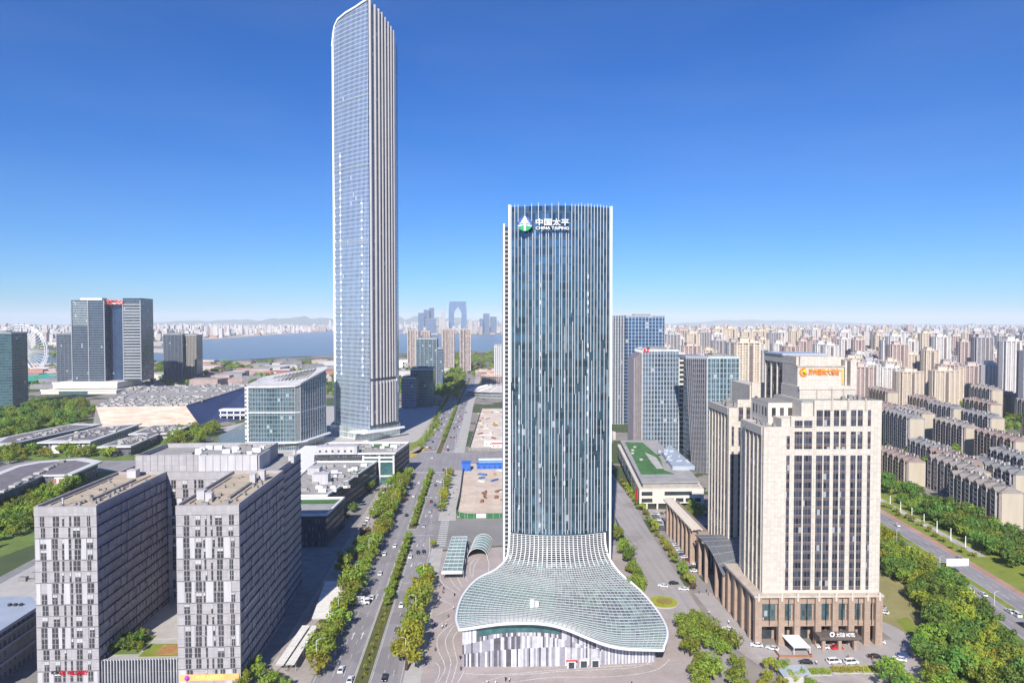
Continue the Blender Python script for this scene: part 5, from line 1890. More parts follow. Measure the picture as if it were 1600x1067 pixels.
def exhibition():
    t = thing("exhibition_hall", "huge flat exhibition hall with pink sloping front and blue slanted glass side", "exhibition hall", (-390, 900, 0))
    o = (-390, 900, 0)
    b0, b1 = P2(160, 668), P2(312, 665)
    t0, t1 = P2(150, 636, 20), P2(290, 634, 20)
    k0, k1 = P2(205, 604, 20), P2(398, 600, 24)
    r1 = P2(398, 652)
    mb = MB(o)
    mb.quad((*b0, 0), (*b1, 0), (*t1, 20), (*t0, 20))
    pk = NT("pink_stone")
    oo, _ = pk.coords()
    mp = pk.n("ShaderNodeMapping"); mp.inputs["Scale"].default_value = (.25, 1, 1); pk.t.links.new(oo, mp.inputs[0])
    PINK = pk.finish(pk.mix(pk.noise(mp.outputs[0], .2, 5, .75), (0.16, 0.07, 0.04), (0.95, 0.80, 0.66)), .8)
    mb.build("sloping_front", PINK, t)
    mb = MB(o); mb.quad((*b1, 0), (*r1, 0), (*k1, 24), (*t1, 20)); mb.build("slanted_glazing", M_plain("slanted_blue", (0.035, 0.05, 0.125), .5, 0, .2, .03, spec=.3), t)
    mb = MB(o); mb.quad((*t0, 20), (*t1, 20), (*k1, 24), (*k0, 20)); rf = mb.build("roof", M_plain("hall_roof", (0.30, 0.285, 0.275), .9, 0, .2, .03, fine=.4), t)
    mb = MB(o)
    for f in span(0, 1, 9):
        p = Vector((*t0, 20.3)).lerp(Vector((*t1, 20.3)), f); q = Vector((*k0, 20.3)).lerp(Vector((*k1, 24.3)), f)
        mb.bar(p, q, 1.6, .8)
    mb.build("roof_rib", M_plain("roof_rib_grey", (0.42, 0.41, 0.40), .8), rf)
    mb = MB(o)
    r = random.Random(9)
    for k in range(420):
        f, g = r.random(), r.random()
        if .42 < g < .58: continue
        p = Vector((*t0, 20.2)).lerp(Vector((*t1, 20.2)), f).lerp(Vector((*k0, 20.2)).lerp(Vector((*k1, 24.2)), f), g)
        s = r.uniform(1.2, 4)
        mb.box(p.x, p.x + s * 1.5, p.y, p.y + s, p.z - 1, p.z + s * .5, k % 3)
    ru = mb.build("roof_unit", [CONC_D, CONC, ROOF_G], rf); ru["kind"] = "stuff"
    mb = MB(o); mb.quad((*t0, 20), (*k0, 20), (k0[0] - 10, k0[1], 0), (t0[0] - 4, t0[1], 0)); mb.quad((*b0, 0), (*t0, 20), (t0[0] - 4, t0[1], 0), (b0[0] - 1, b0[1], 0)); mb.build("west_wall", CONC_D, t)
    mb = MB(o); mb.quad((*k0, 20), (*k1, 24), (k1[0], k1[1], 0), (k0[0], k0[1], 0)); mb.build("north_wall", CONC_D, t)
    mb = MB(o); c = P2(232, 655, 6); mb.box(c[0], c[0] + 5, c[1] - 3, c[1] - 1, 4, 10); mb.build("red_sculpture", RED, t)
    mb = MB(o)
    a = P2(345, 655); mb.box(a[0], a[0] + 45, a[1] - 6, a[1] + 8, 11, 13); mb.box(a[0], a[0] + 45, a[1] - 5, a[1] + 7, 5, 6.5)
    for k in range(6): mb.box(a[0] + 1 + k * 8, a[0] + 2 + k * 8, a[1] - 5, a[1] - 4, 0, 11)
    mb.build("glass_side_porch", WHITE, t)
exhibition()

def twins():
    Y = 1232
    X = lambda px: GY(px, 600, Y).x
    o = (X(165), Y, 0)
    t = thing("paired_office_tower", "dark blue paired office tower with red roof letters, left of the lake", "office tower", o)
    zt = GY(140, 469, Y).z
    mb = MB(o); mb.box(X(113), X(164), Y, Y + 45, 18, zt); mb.build("west_tower", CW_DARK, t)
    mb = MB(o); mb.box(X(115.5), X(140), Y - .6, Y - .02, zt - 45, zt - 2); mb.build("pale_screen", CW_GREY, t)
    mb = MB(o); mb.box(X(190), X(217.5), Y + 8, Y + 55, 18, zt + 4); mb.build("east_tower", CW_DARK, t)
    mb = MB(o); mb.box(X(164) - .02, X(190) + .02, Y + 17, Y + 50, 18, zt - 7); mb.build("link_tower", M_curtain("link_glass", (0.05, 0.09, 0.19), (0.06, 0.1, 0.18), 4, 3, (0.05, 0.08, 0.16), .2, .05, .05, .5, .1, .02, .4), t)
    mb = MB(o); mb.box(X(169), X(190), Y + 16, Y + 30, zt - 7, zt - 4); mb.build("link_crown", WHITE_M, t)
    for k in range(26):
        z = 22 + k * 5.2
        mb = MB(o); mb.box(X(190), X(217.5), Y + 7.2, Y + 7.98, z, z + 1.3); mb.build("floor_band", M_plain("band_pale", (.5, .5, .5), .6), t)
    for px in (113, 139, 164, 189.5, 217):
        mb = MB(o); mb.box(X(px), X(px) + 1.4, Y - 1.2 + (8 if px > 170 else 0), Y - .65 + (8 if px > 170 else 0), 18, zt); mb.build("edge_fin", STEEL, t)
    mb = MB(o); mb.box(X(126), X(160), Y + 3, Y + 20, zt, zt + 4); mb.build("roof_plant", CREAM, t)
    a = GY(165.5, 475, Y + 6)
    text_part("roof_lettering", "文博中心", 9.5, M_plain("letter_red", (0.75, 0.07, 0.03), .5), t, (a.x - o[0], 6, a.z), .5, X(192) - X(165.5), bold=.25)
    mb = MB(o)
    mb.box(X(98), X(196), Y - 28, Y + 60, 8, 18); mb.box(X(90), X(203), Y - 46, Y + 60, 0, 6.5)
    pod = mb.build("podium", CREAM, t)
    mb = MB(o); mb.box(X(98) - 1, X(196) + 1, Y - 29, Y - 28.1, 15.5, 18.6); mb.box(X(90) - 1, X(203) + 1, Y - 47, Y - 46.1, 5.6, 8); mb.build("podium_ledge", WHITE, pod)
    mb = MB(o); mb.box(X(117), X(160), Y - 46.6, Y - 46.1, .5, 4.6); mb.build("podium_glazing", GLASS_T, pod)
twins()
def tower_at(name, label, px0, px1, ytop, Y, d, gm, **k):
    a, b = GY(px0, ytop, Y), GY(px1, ytop, Y)
    return glass_tower(name, label, ((a.x + b.x) / 2, Y + d / 2, 0), 0, b.x - a.x, d, a.z, gm, **k)
tower_at("office_tower", "shorter dark office tower directly left of the paired tower", 88, 112.5, 522, 1290, 30, CW_DARK, nfin=4, fin_m=STEEL, seed=21)
tower_at("office_tower", "teal-black office tower cut off by the left photo edge, beside the ferris wheel", -40, 17.5, 521, 1000, 34, M_curtain("edge_tower_glass", (0.05, 0.12, 0.16), (0.06, 0.1, 0.12), 4, 4, (0.10, 0.15, 0.17), .3, .06, .05, .4, .12, .02, .6), seed=22)
tower_at("office_tower", "squat dark office tower with a darker inset block, on the lake shore", 255, 284, 523, 1440, 30, CW_DARK, nfin=5, fin_m=STEEL, seed=23)
tower_at("office_tower", "grey-brown office tower joined to the right of the squat lakeshore tower", 284.5, 307, 524, 1452, 30, M_curtain("brown_glass", (0.09, 0.09, 0.1), (0.4, 0.37, 0.34), 4, 3, (0.3, 0.28, 0.26), .3, .2, .06, .4, .15, .02, .5), seed=24)

def ferris_wheel():
    c = GY(33, 548, 1700)
    o = (c.x, 1700, 0)
    t = thing("ferris_wheel", "big white ferris wheel standing by the lake at far left", "ferris wheel", o)
    Rr, zc = 62.0, c.z
    n = 48
    ring = lambda r_, y: [(c.x + r_ * math.cos(2 * math.pi * k / n), y, zc + r_ * math.sin(2 * math.pi * k / n)) for k in range(n + 1)]
    mb = MB(o)
    for y in (1697, 1703):
        mb.tube(ring(Rr, y), 1.1, 4); mb.tube(ring(Rr - 5, y), .8, 4)
    mb.build("rim", WHITE_M, t)
    mb = MB(o)
    for k in range(n):
        a = 2 * math.pi * k / n
        mb.bar((c.x, 1700, zc), (c.x + Rr * math.cos(a), 1700, zc + Rr * math.sin(a)), .8)
    mb.ball((c.x, 1700, zc), 3.5, 0, 8, 6)
    mb.build("spokes", WHITE_M, t)
    for sx, sy in ((-34, -10), (34, -10), (-34, 10), (34, 10)):
        mb = MB(o); mb.bar((c.x + sx, 1700 + sy, 0), (c.x, 1700 + sy * .4, zc), 2.4); mb.build("leg", WHITE_M, t)
    for k in range(30):
        a = 2 * math.pi * k / 30
        mb = MB(o); mb.ball((c.x + (Rr + 3) * math.cos(a), 1700, zc + (Rr + 3) * math.sin(a)), 2.0, 0, 6, 4); mb.build("gondola", STEEL, t)
ferris_wheel()
t = thing("green_pavilion", "long turquoise-roofed low hall at the foot of the ferris wheel", "hall", (-950, 1540, 0))
mb = MB((-950, 1540, 0)); mb.prism([P2(20, 598, 6), P2(86, 590, 6), P2(84, 583, 6), P2(22, 592, 6)], 0, 6); mb.build("walls", CONC, t)
mb = MB((-950, 1540, 0)); mb.prism([P2(18, 599, 8), P2(87, 591, 8), P2(85, 582, 8), P2(20, 591, 8)], 6, 8); mb.build("roof", M_plain("turquoise_roof", (0.05, 0.38, 0.28), .6), t)

# --- centre distance: seen between the two tall towers
tower_at("glass_office_tower", "mid-distance teal glass tower with terraced roof, right of the tallest tower", 650, 682, 530, 1260, 42, CW_TEAL, nfin=5, fin_m=STEEL, seed=31, finw=.5)
tower_at("glass_office_tower", "dark blue slim glass tower attached right of the terraced teal tower", 682.5, 692, 545, 1262, 36, CW_BLUE, seed=32)
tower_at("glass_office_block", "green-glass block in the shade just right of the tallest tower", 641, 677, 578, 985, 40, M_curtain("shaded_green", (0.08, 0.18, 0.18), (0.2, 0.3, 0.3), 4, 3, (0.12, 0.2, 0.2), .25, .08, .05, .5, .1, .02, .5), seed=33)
tower_at("glass_office_block", "low blue-dark office block in the shadow at the foot of the tallest tower", 627, 650, 592, 960, 30, CW_BLUE, seed=34)
tower_at("lattice_office_tower", "white-gridded slim office tower peeking out left of the striped tower", 772, 792, 540, 1330, 34, M_curtain("white_grid", (0.06, 0.07, 0.1), (0.6, 0.6, 0.6), 4, 4, (0.55, 0.55, 0.55), .45, .3, .1, .3, .2, .02, .5), seed=35)
RBAY = M_plain("riverside_bay", (0.47, 0.40, 0.37), .8)
FLAT = M_facade("white_apartment", (0.42, 0.36, 0.34), (0.04, 0.035, 0.04), 3.1, 4.0, (0.2, 0.85), (0.12, 0.82), (0.25, 0.20, 0.20))
tower_at("riverside_tower", "brownish-white apartment tower right beside the tallest tower, before the lake", 637, 653, 516, 1750, 26, FLAT, nfin=4, fin_m=RBAY, roofm=CONC_D, cat="apartment tower", finw=1.8, fin_d=1.2, seed=36)
tower_at("riverside_tower", "middle apartment tower of the white group before the arch-shaped skyscraper", 659, 671, 518, 1800, 24, FLAT, nfin=3, fin_m=RBAY, roofm=CONC_D, cat="apartment tower", finw=1.8, fin_d=1.2, seed=37)
tower_at("riverside_tower", "dark-topped apartment tower left of the rightmost one below the arch-shaped skyscraper", 691, 709, 515, 1700, 26, FLAT, nfin=4, fin_m=RBAY, roofm=CONC_D, cat="apartment tower", finw=1.8, fin_d=1.2, seed=38)
tower_at("riverside_tower", "rightmost white apartment tower below the arch-shaped skyscraper, beside green park", 719, 735, 515, 1690, 26, FLAT, nfin=3, fin_m=RBAY, roofm=CONC_D, cat="apartment tower", finw=1.8, fin_d=1.2, seed=39)

def arch_tower():
    Y = 7200
    a, b = GY(702, 472, Y), GY(728, 472, Y)
    cx = (a.x + b.x) / 2
    W, Ht = b.x - a.x, a.z
    o = (cx, Y, 0)
    t = thing("arch_skyscraper", "pale blue arch-shaped twin skyscraper far across the lake", "skyscraper", o)
    m = M_curtain("hazy_blue", (0.12, 0.20, 0.36), (0.16, 0.24, 0.4), 8, 8, (0.12, 0.2, 0.34), .2, .05, .05, .4, .2, .01, .2)
    n = 18
    for s in (-1, 1):
        mb = MB(o)
        def inner(f):
            return W * (0.14 + 0.10 * math.sin(math.pi * min(1, f * 1.1) * .55)) * (1 - max(0, (f - .60) / .25) ** 2 if f > .6 else 1)
        prev = None
        for i in range(n + 1):
            f = i / n
            z = Ht * f
            xi = max(0.01, inner(f)) if f < .85 else 0.01
            xo = W * (.5 + .04 * math.sin(math.pi * f))
            cur = (s * xi, s * xo, z)
            if prev:
                (p0, p1, pz) = prev
                vs = [(cx + p0, Y, pz), (cx + p1, Y, pz), (cx + xo * s, Y, z), (cx + xi * s, Y, z), (cx + p0, Y + 70, pz), (cx + p1, Y + 70, pz), (cx + xo * s, Y + 70, z), (cx + xi * s, Y + 70, z)]
                mb.add(vs, [(0, 1, 2, 3), (7, 6, 5, 4), (0, 3, 7, 4), (1, 5, 6, 2)])
            prev = cur
        mb.build("leg", m, t)
    mb = MB(o); mb.box(cx - W * .5, cx - 4, Y, Y + 70, Ht, Ht + 8); mb.box(cx + 4, cx + W * .5, Y, Y + 70, Ht, Ht + 8); mb.build("crown", m, t)
arch_tower()
HB = M_curtain("distant_glass", (0.08, 0.13, 0.24), (0.15, 0.2, 0.3), 6, 6, (0.12, 0.17, 0.26), .3, .1, .05, .3, .25, .01, .5)
HW_ = M_facade("distant_stone", (0.5, 0.47, 0.45), (0.1, 0.1, 0.12), 6, 6, (.3, .8), (.2, .8))
for i, (p0, p1, yt, Y, what) in enumerate(((653, 663, 489, 6900, "flat-topped blue tower, leftmost of the cluster across the lake"), (662, 671, 484, 7000, "taller blue tower in the left cluster across the lake"), (670.5, 678, 481, 7050, "tallest slim blue tower of the left cluster across the lake"),
                                     (664, 681, 498, 6800, "low broad blue block below the left cluster across the lake"), (685.5, 696, 497, 6900, "squat grey base block left of the arch-shaped skyscraper"), (689, 694, 482, 6960, "slim pointed grey tower left of the arch-shaped skyscraper"),
                                     (755, 765, 490, 6900, "twin-toned blue tower right of the arch-shaped skyscraper across the lake"), (749, 755, 498, 6850, "small blue block left of the twin-toned tower across the lake"), (766, 776, 495, 6950, "pale blue block right of the twin-toned tower across the lake"),
                                     (733, 738, 499, 6850, "thin grey tower just right of the arch-shaped skyscraper"), (740, 745, 500, 6950, "small grey tower second right of the arch-shaped skyscraper"))):
    tower_at("distant_tower", what, p0, p1, yt, Y, 40, HW_ if i in (4, 5, 9, 10) else HB, seed=50 + i, group="towers across the lake")

def domed_pavilion():
    o = (-8, 1060, 0)
    t = thing("curved_pavilion", "low grey pavilion with curved ribbed roof beside the avenue, left of the striped tower", "pavilion", o)
    c = P2(765, 622)
    mb = MB(); 
    n = 16
    P = [(60 * math.cos(2 * math.pi * k / n), 42 * math.sin(2 * math.pi * k / n)) for k in range(n)]
    mb = MB(); mb.prism(P, 0, 9); w_ = mb.build("walls", CW_GREY, t)
    mb = MB()
    vs = [(x * 1.06, y * 1.06, 9) for x, y in P] + [(x * .5, y * .5, 17) for x, y in P] + [(0, 0, 19)]
    mb.add(vs, [(k, (k + 1) % n, n + (k + 1) % n, n + k) for k in range(n)] + [(n + k, n + (k + 1) % n, 2 * n) for k in range(n)])
    mb.build("curved_roof", M_plain("ribbed_roof", (0.45, 0.42, 0.40), .7, 0, .2, .2), t)
    for k in range(n):
        mb = MB(); x, y = P[k]; mb.bar((x * 1.06, y * 1.06, 9.4), (x * .5, y * .5, 17.4), 1.0); mb.build("roof_rib", WHITE, t)
    t.location = (c[0] + 25, c[1] + 40, 0)
domed_pavilion()
def red_roofs():
    r = random.Random(2)
    c = P2(770, 610)
    for k, lab in enumerate(("beige low block with pinkish roof behind the curved pavilion", "second pinkish-roofed low block farther behind the curved pavilion")):
        o = (c[0] + 25 - k * 12, c[1] + 130 + k * 120, 0)
        t = thing("low_block", lab, "building", o)
        mb = MB(); mb.box(-45, 45, -22, 22, 0, 16); mb.build("walls", FLAT, t)
        mb = MB(); mb.prism([(-46, -23), (46, -23), (46, 23), (-46, 23)], 16, 18); roof_clutter(mb, (-40, 40, -18, 18), 18, 20, r, 2, 6); mb.build("roof", M_plain("pinkish_roof", (0.55, 0.40, 0.33), .9, 0, .2, .1), t)
red_roofs()
def arch_station():
    c = P2(640, 575)
    t = thing("arched_hall", "white hall with an arched opening by the water, right of the tallest tower", "hall", (c[0], c[1] - 40, 0))
    mb = MB(); mb.box(-50, -14, 0, 40, 0, 24); mb.box(14, 40, 0, 40, 0, 24); mb.box(-14, 14, 0, 40, 18, 24); mb.build("walls", WHITE, t)
    mb = MB(); mb.tube([(14 * math.cos(math.pi * k / 8), -.5, 4 + 14 * math.sin(math.pi * k / 8)) for k in range(9)], 1.4, 5); mb.build("arch", STEEL, t)
    mb = MB(); mb.box(-52, 42, -1, 41, 24, 25.2); mb.build("roof", ROOF_G, t)
arch_station()

# --- building plots: hoardings, site huts, soil heaps
def hoarding(label, pts, h, m, posts=True):
    t = thing("hoarding", label, "fence", (pts[0][0], pts[0][1], 0))
    o = (pts[0][0], pts[0][1], 0)
    mb = MB(o)
    for a, b in zip(pts, pts[1:]):
        mb.bar((*a, h / 2 + .16), (*b, h / 2 + .16), .25, h)
    mb.build("panel", m, t)
    mb = MB(o)
    for a, b in zip(pts, pts[1:]):
        L = (Vector(b) - Vector(a)).length
        for k in range(int(L / 4) + 1):
            p = Vector(a).lerp(Vector(b), k * 4 / L)
            mb.box(p.x - .12, p.x + .12, p.y - .22, p.y + .22, .16, h + .4)
    mb.build("posts", STEEL, t)
    return t, o
HG = M_plain("hoarding_green", (0.035, 0.15, 0.06), .8, 0, .4, .3, fine=.4)
t, o = hoarding("green ivy-coloured hoarding round the near corner of the bare plot", [(-14.5, 470), (-15.4, 432), (-13, 424), (-8, 421), (62, 421)], 3.2, HG)
mb = MB(o); mb.box(-2.4, 3.4, 420.6, 420.85, .6, 3.2); mb.build("white_notice", WHITE, t)
hoarding("dark hoarding along the avenue side of the near bare plot", [(-14.5, 472), (-14.0, 584)], 3.0, CONC_D)
hoarding("low grey hoarding round the far bare plot beyond the crossing", [(2, 958), (-10.8, 646), (-4, 642), (68, 642)], 3.0, CONC_D)
def hut(name, label, x, y, w, d, h, m, rm, rz=0.0, cat="site hut"):
    t = thing(name, label, cat, (x, y, .17), rz)
    mb = MB(); mb.box(-w / 2, w / 2, -d / 2, d / 2, 0, h); mb.build("walls", m, t)
    mb = MB(); mb.add([(-w / 2 - .3, -d / 2 - .3, h), (w / 2 + .3, -d / 2 - .3, h), (w / 2 + .3, d / 2 + .3, h), (-w / 2 - .3, d / 2 + .3, h), (-w / 2 - .3, 0, h + .9), (w / 2 + .3, 0, h + .9)],
                     [(0, 1, 5, 4), (2, 3, 4, 5), (0, 4, 3), (1, 2, 5), (3, 2, 1, 0)]); mb.build("roof", rm, t)
    for k in range(max(2, int(w / 4))):
        x0 = -w / 2 + (k + .3) * w / max(2, int(w / 4))
        mb = MB(); mb.box(x0, x0 + 1.4, -d / 2 - .06, -d / 2 + .02, 1, 2.2); mb.build("window", GLASS_D, t)
hut("site_hut", "blue site hut at the corner of the near bare plot", -11.5, 561, 7, 11, 6.5, BLUE, BLUE)
hut("site_hut", "long blue-roofed site cabin, first row from the near bare plot", 10, 566, 26, 6, 4, BLUE, BLUE)
hut("site_hut", "long pale blue-roofed site cabin behind the first blue row", 14, 575, 30, 5, 4, WHITE, M_plain("sky_blue_sheet", (.12, .33, .55), .5))
hut("site_hut", "long white-roofed site cabin, farthest of the three rows by the crossing", 15, 583, 32, 5, 4, WHITE, WHITE)
hut("site_hut", "white site cabin inside the far bare plot", 22, 672, 36, 6, 4, WHITE, WHITE)
hut("site_hut", "red-roofed site cabin inside the far bare plot", 26, 662, 30, 5, 3.5, WHITE, RED)
def material_stack(label, x, y, a, kind, seed):
    r = random.Random(seed)
    t = thing("material_stack", label, "building materials", (x, y, .17), a, "stacks of building materials on the bare plots")
    m = (M_stack[kind])
    L, W = r.uniform(4, 9), r.uniform(1.5, 3)
    mb = MB()
    for k in range(3):
        mb.box(-L / 2 + k * .2, L / 2 - k * .3, -W / 2 + k * .15, W / 2 - k * .2, .15 + k * .4, .5 + k * .4)
    mb.build("stack", m, t)
    mb = MB(); mb.box(-L / 2 + .3, -L / 2 + .7, -W / 2 - .1, W / 2 + .1, 0, .15); mb.box(L / 2 - .7, L / 2 - .3, -W / 2 - .1, W / 2 + .1, 0, .15); mb.build("skid", CONC_D, t)
M_stack = [M_plain("timber_stack", (0.45, 0.28, 0.14), .9, 0, .3, .6), M_plain("rusty_steel", (0.25, 0.13, 0.09), .8, 0, .3, .6), M_plain("pale_blocks", (0.62, 0.60, 0.57), .9, 0, .2, .6), M_plain("blue_tarp", (0.08, 0.16, 0.36), .7, 0, .3, .6)]
def soil_heap(label, x, y, r_, h, seed, m):
    rr = random.Random(seed)
    mb = MB((x, y, .17))
    n = 16
    rings = []
    for j in range(5):
        f = j / 4
        rings.append([(x + r_ * (1 - f) * math.cos(2 * math.pi * k / n) * rr.uniform(.8, 1.25), y + r_ * (1 - f) * math.sin(2 * math.pi * k / n) * rr.uniform(.8, 1.25), .17 + h * (1 - (1 - f) ** 1.6) + (rr.uniform(-.3, .3) if j else -.1)) for k in range(n)])
    vs = [p for q in rings for p in q]
    mb.add(vs, [(j * n + k, j * n + (k + 1) % n, (j + 1) * n + (k + 1) % n, (j + 1) * n + k) for j in range(4) for k in range(n)])
    tag(mb.build("soil_heap", m, smooth=True), label, "soil heap", "soil heaps on the bare building plots")
SOIL = M_plain("turned_soil", (0.40, 0.30, 0.24), .95, 0, .35, .2, fine=.5)
rs = random.Random(14)
for k in range(16):
    soil_heap("heap of pinkish turned soil on the near bare plot", rs.uniform(3, 50), rs.uniform(470, 545), rs.uniform(2.5, 7), rs.uniform(.8, 2.2), k, SOIL)
for k in range(18):
    soil_heap("heap of pale turned soil on the far bare plot", rs.uniform(2, 55), rs.uniform(700, 930), rs.uniform(4, 12), rs.uniform(1.5, 4), 40 + k, SOIL)

# --- glass roofs of the underground station on the plaza
rs2 = random.Random(41)
for k in range(44):
    kd = rs2.choice((0, 1, 2, 2, 3))
    material_stack("%s on the near bare plot" % ("stack of yellowish timber", "bundle of rusty steel", "pallet of pale blocks", "stack under a blue sheet")[kd], rs2.uniform(0, 52), rs2.uniform(445, 556), rs2.uniform(0, 3.1), kd, k)
for k in range(56):
    kd = rs2.choice((0, 1, 2, 2, 2))
    material_stack("%s on the far bare plot" % ("stack of yellowish timber", "bundle of rusty steel", "pallet of pale blocks", "stack under a blue sheet")[kd], rs2.uniform(-2, 56), rs2.uniform(690, 940), rs2.uniform(0, 3.1), kd, 100 + k)
def excavator(label, x, y, a):
    t = thing("excavator", label, "excavator", (x, y, .17), a)
    ye = M_plain("digger_yellow", (0.62, 0.36, 0.03), .5)
    for s in (-1, 1):
        mb = MB(); mb.box(-2.2, 2.2, s * 1.25 - .35, s * 1.25 + .35, 0, .9); mb.build("track", TYRE_D, t)
    mb = MB(); mb.box(-2.0, 1.6, -1.3, 1.3, .95, 2.1); mb.build("body", ye, t)
    mb = MB(); mb.box(.3, 1.7, .2, 1.3, 2.1, 3.2); mb.build("cab", GLASS_D, t)
    mb = MB(); mb.bar((1.2, -.4, 1.8), (4.0, -.4, 4.6), .5); mb.bar((4.0, -.4, 4.6), (6.0, -.4, 2.0), .4); mb.build("arm", ye, t)
    mb = MB(); mb.box(5.5, 6.4, -1.0, .2, .9, 2.0); mb.build("bucket", CONC_D, t)
TYRE_D = M_plain("track_black", (.03, .03, .03), .9)
excavator("yellow excavator by the soil heaps of the near bare plot", 24, 512, .6)
excavator("yellow excavator far back on the far bare plot", 18, 800, 2.2)
def station_roof():
    t = thing("station_entrance", "flat green-glass roof over the underground entrance on the plaza", "station entrance", (-13, 345, .16))
    o = (-13, 345, .16)
    mb = MB(o); mb.quad((-18.2, 321, 4.2), (-8.6, 320.6, 4.2), (-7.2, 371, 4.6), (-15.5, 371, 4.6)); mb.quad((-18.2, 321, 4.0), (-15.5, 371, 4.4), (-7.2, 371, 4.4), (-8.6, 320.6, 4.0))
    mb.build("glass_roof", GLASS_G, t)
    mb = MB(o)
    for k in range(11):
        f = k / 10
        mb.bar((-18.2 + 2.7 * f, 321 + 50 * f, 4.4 + .4 * f), (-8.6 + 1.4 * f, 320.6 + 50.4 * f, 4.4 + .4 * f), .18, .2)
    for k in range(5):
        f = k / 4
        mb.bar((-18.2 + 9.6 * f, 321, 4.4), (-15.5 + 8.3 * f, 371, 4.8), .18, .2)
    mb.build("roof_frame", WHITE_M, t)
    mb = MB(o); mb.box(-18.3, -8.5, 319.4, 320.4, 3.4, 4.4); mb.build("front_beam", WHITE, t)
    for y in (322, 338, 354, 369):
        for x in (-17.6, -8.2):
            mb = MB(o); mb.box(x + (y - 322) * .04, x + .35 + (y - 322) * .04, y, y + .35, .16, 4.1); mb.build("post", STEEL, t)
    t = thing("station_entrance", "barrel-vaulted green-glass entrance hall beside the flat glass roof", "station entrance", (-3, 362, .16))
    o = (-3, 362, .16)
    mb = MB(o); mf = MB(o)
    n = 10
    for i in range(n):
        a0, a1 = math.pi * i / n, math.pi * (i + 1) / n
        A = lambda a: (-1.5 - 5.2 * math.cos(a), .16 + 5.0 * math.sin(a))
        (x0, z0), (x1, z1) = A(a0), A(a1)
        mb.quad((x0, 350, z0), (x1, 350, z1), (x1 + 3, 374, z1), (x0 + 3, 374, z0))
        for k in range(7):
            f = k / 6
            mf.bar((x0 + 3 * f, 350 + 24 * f, z0 + .05), (x1 + 3 * f, 350 + 24 * f, z1 + .05), .2)
    mb.build("glass_vault", GLASS_G, t); mf.build("vault_ribs", WHITE_M, t)
station_roof()
def shed(label, px, z):
    pts = [P2(*p, z) for p in px]
    c = (sum(p[0] for p in pts) / 4, sum(p[1] for p in pts) / 4, .2)
    t = thing("parking_shed", label, "shelter", c)
    mb = MB(c); mb.prism(pts, z - .2, z); mb.build("roof", M_plain("shed_white", (.72, .70, .66), .7, 0, .1, .4), t)
    mb = MB(c)
    for f in span(0, 1, 7):
        a = Vector(pts[0]).lerp(Vector(pts[3]), f); b = Vector(pts[1]).lerp(Vector(pts[2]), f)
        mb.bar((*a, z + .06), (*b, z + .06), .2, .12)
    mb.build("roof_seam", CONC, t)
    for f in (0.05, .35, .65, .95):
        for a, b in ((0, 3), (1, 2)):
            p = Vector(pts[a]).lerp(Vector(pts[b]), f)
            mb = MB(c); mb.box(p.x - .12, p.x + .12, p.y - .12, p.y + .12, .2, z - .2); mb.build("post", STEEL, t)
    return t, c
shed("large white flat shelter roof beside the avenue trees", ((487, 966), (521, 966), (545, 906), (508, 908)), 4.6)
shed("long narrow cream shelter, left strip of the pair below the large white one", ((430, 1038), (443, 1038), (484, 977), (472, 977)), 3.4)
shed("long narrow cream shelter, right strip of the pair below the large white one", ((446, 1038), (460, 1037), (496, 977), (487, 977)), 3.4)
def kiosk():
    t = thing("bus_shelter", "white flat bus shelter at the crossing below the tallest tower", "shelter", (-66, 580, .2))
    mb = MB(); mb.box(-6, 6, -3, 3, 3, 3.4); mb.build("roof", WHITE, t)
    for x in (-5, 5):
        mb = MB(); mb.box(x, x + .3, -1, 1, 0, 3); mb.build("post", STEEL, t)
kiosk()
# ================================================================== trees
LEAF_A = M_leaf("broad_leaf", (0.10, 0.17, 0.02), (0.20, 0.28, 0.04), (0.30, 0.33, 0.05))
LEAF_Y = M_leaf("yellow_leaf", (0.18, 0.22, 0.02), (0.29, 0.32, 0.035), (0.38, 0.34, 0.05))
LEAF_D = M_leaf("deep_leaf", (0.045, 0.12, 0.025), (0.115, 0.205, 0.035), (0.20, 0.28, 0.05))
LEAF_R = M_leaf("russet_leaf", (0.11, 0.075, 0.025), (0.16, 0.13, 0.03), (0.14, 0.05, 0.03))

def crown_mesh(name, mat_, seed, r=4.5, h=6.0, z0=3.0, nlump=11, leaves=760, size=.75):
    rr = random.Random(seed)
    lumps = []
    for i in range(nlump):
        a = rr.uniform(0, 2 * math.pi)
        d = r * math.sqrt(rr.random()) * .74
        lumps.append((Vector((d * math.cos(a), d * math.sin(a), z0 + h * rr.uniform(.22, .82) * (1 - .35 * d / r))), r * rr.uniform(.2, .46)))
    mb = MB()
    for i in range(leaves):
        c, lr = rr.choice(lumps)
        v = Vector((rr.gauss(0, 1), rr.gauss(0, 1), rr.gauss(0, 1))).normalized()
        p = c + v * lr * (rr.random() ** .35) * Vector((1, 1, .8)).length / 1.62
        n = (v + Vector((rr.uniform(-.7, .7), rr.uniform(-.7, .7), rr.uniform(-.3, .9)))).normalized()
        t_ = n.orthogonal().normalized()
        b = n.cross(t_)
        a = rr.uniform(0, 6.28)
        u = (t_ * math.cos(a) + b * math.sin(a)) * size * rr.uniform(.5, 1.1)
        w = n.cross(u) * rr.uniform(.5, .9)
        mb.quad(p - u * .6 - w * .2, p + w * .6, p + u * .7, p - w * .5)
    return mb.mesh(name, [mat_], fix=False)

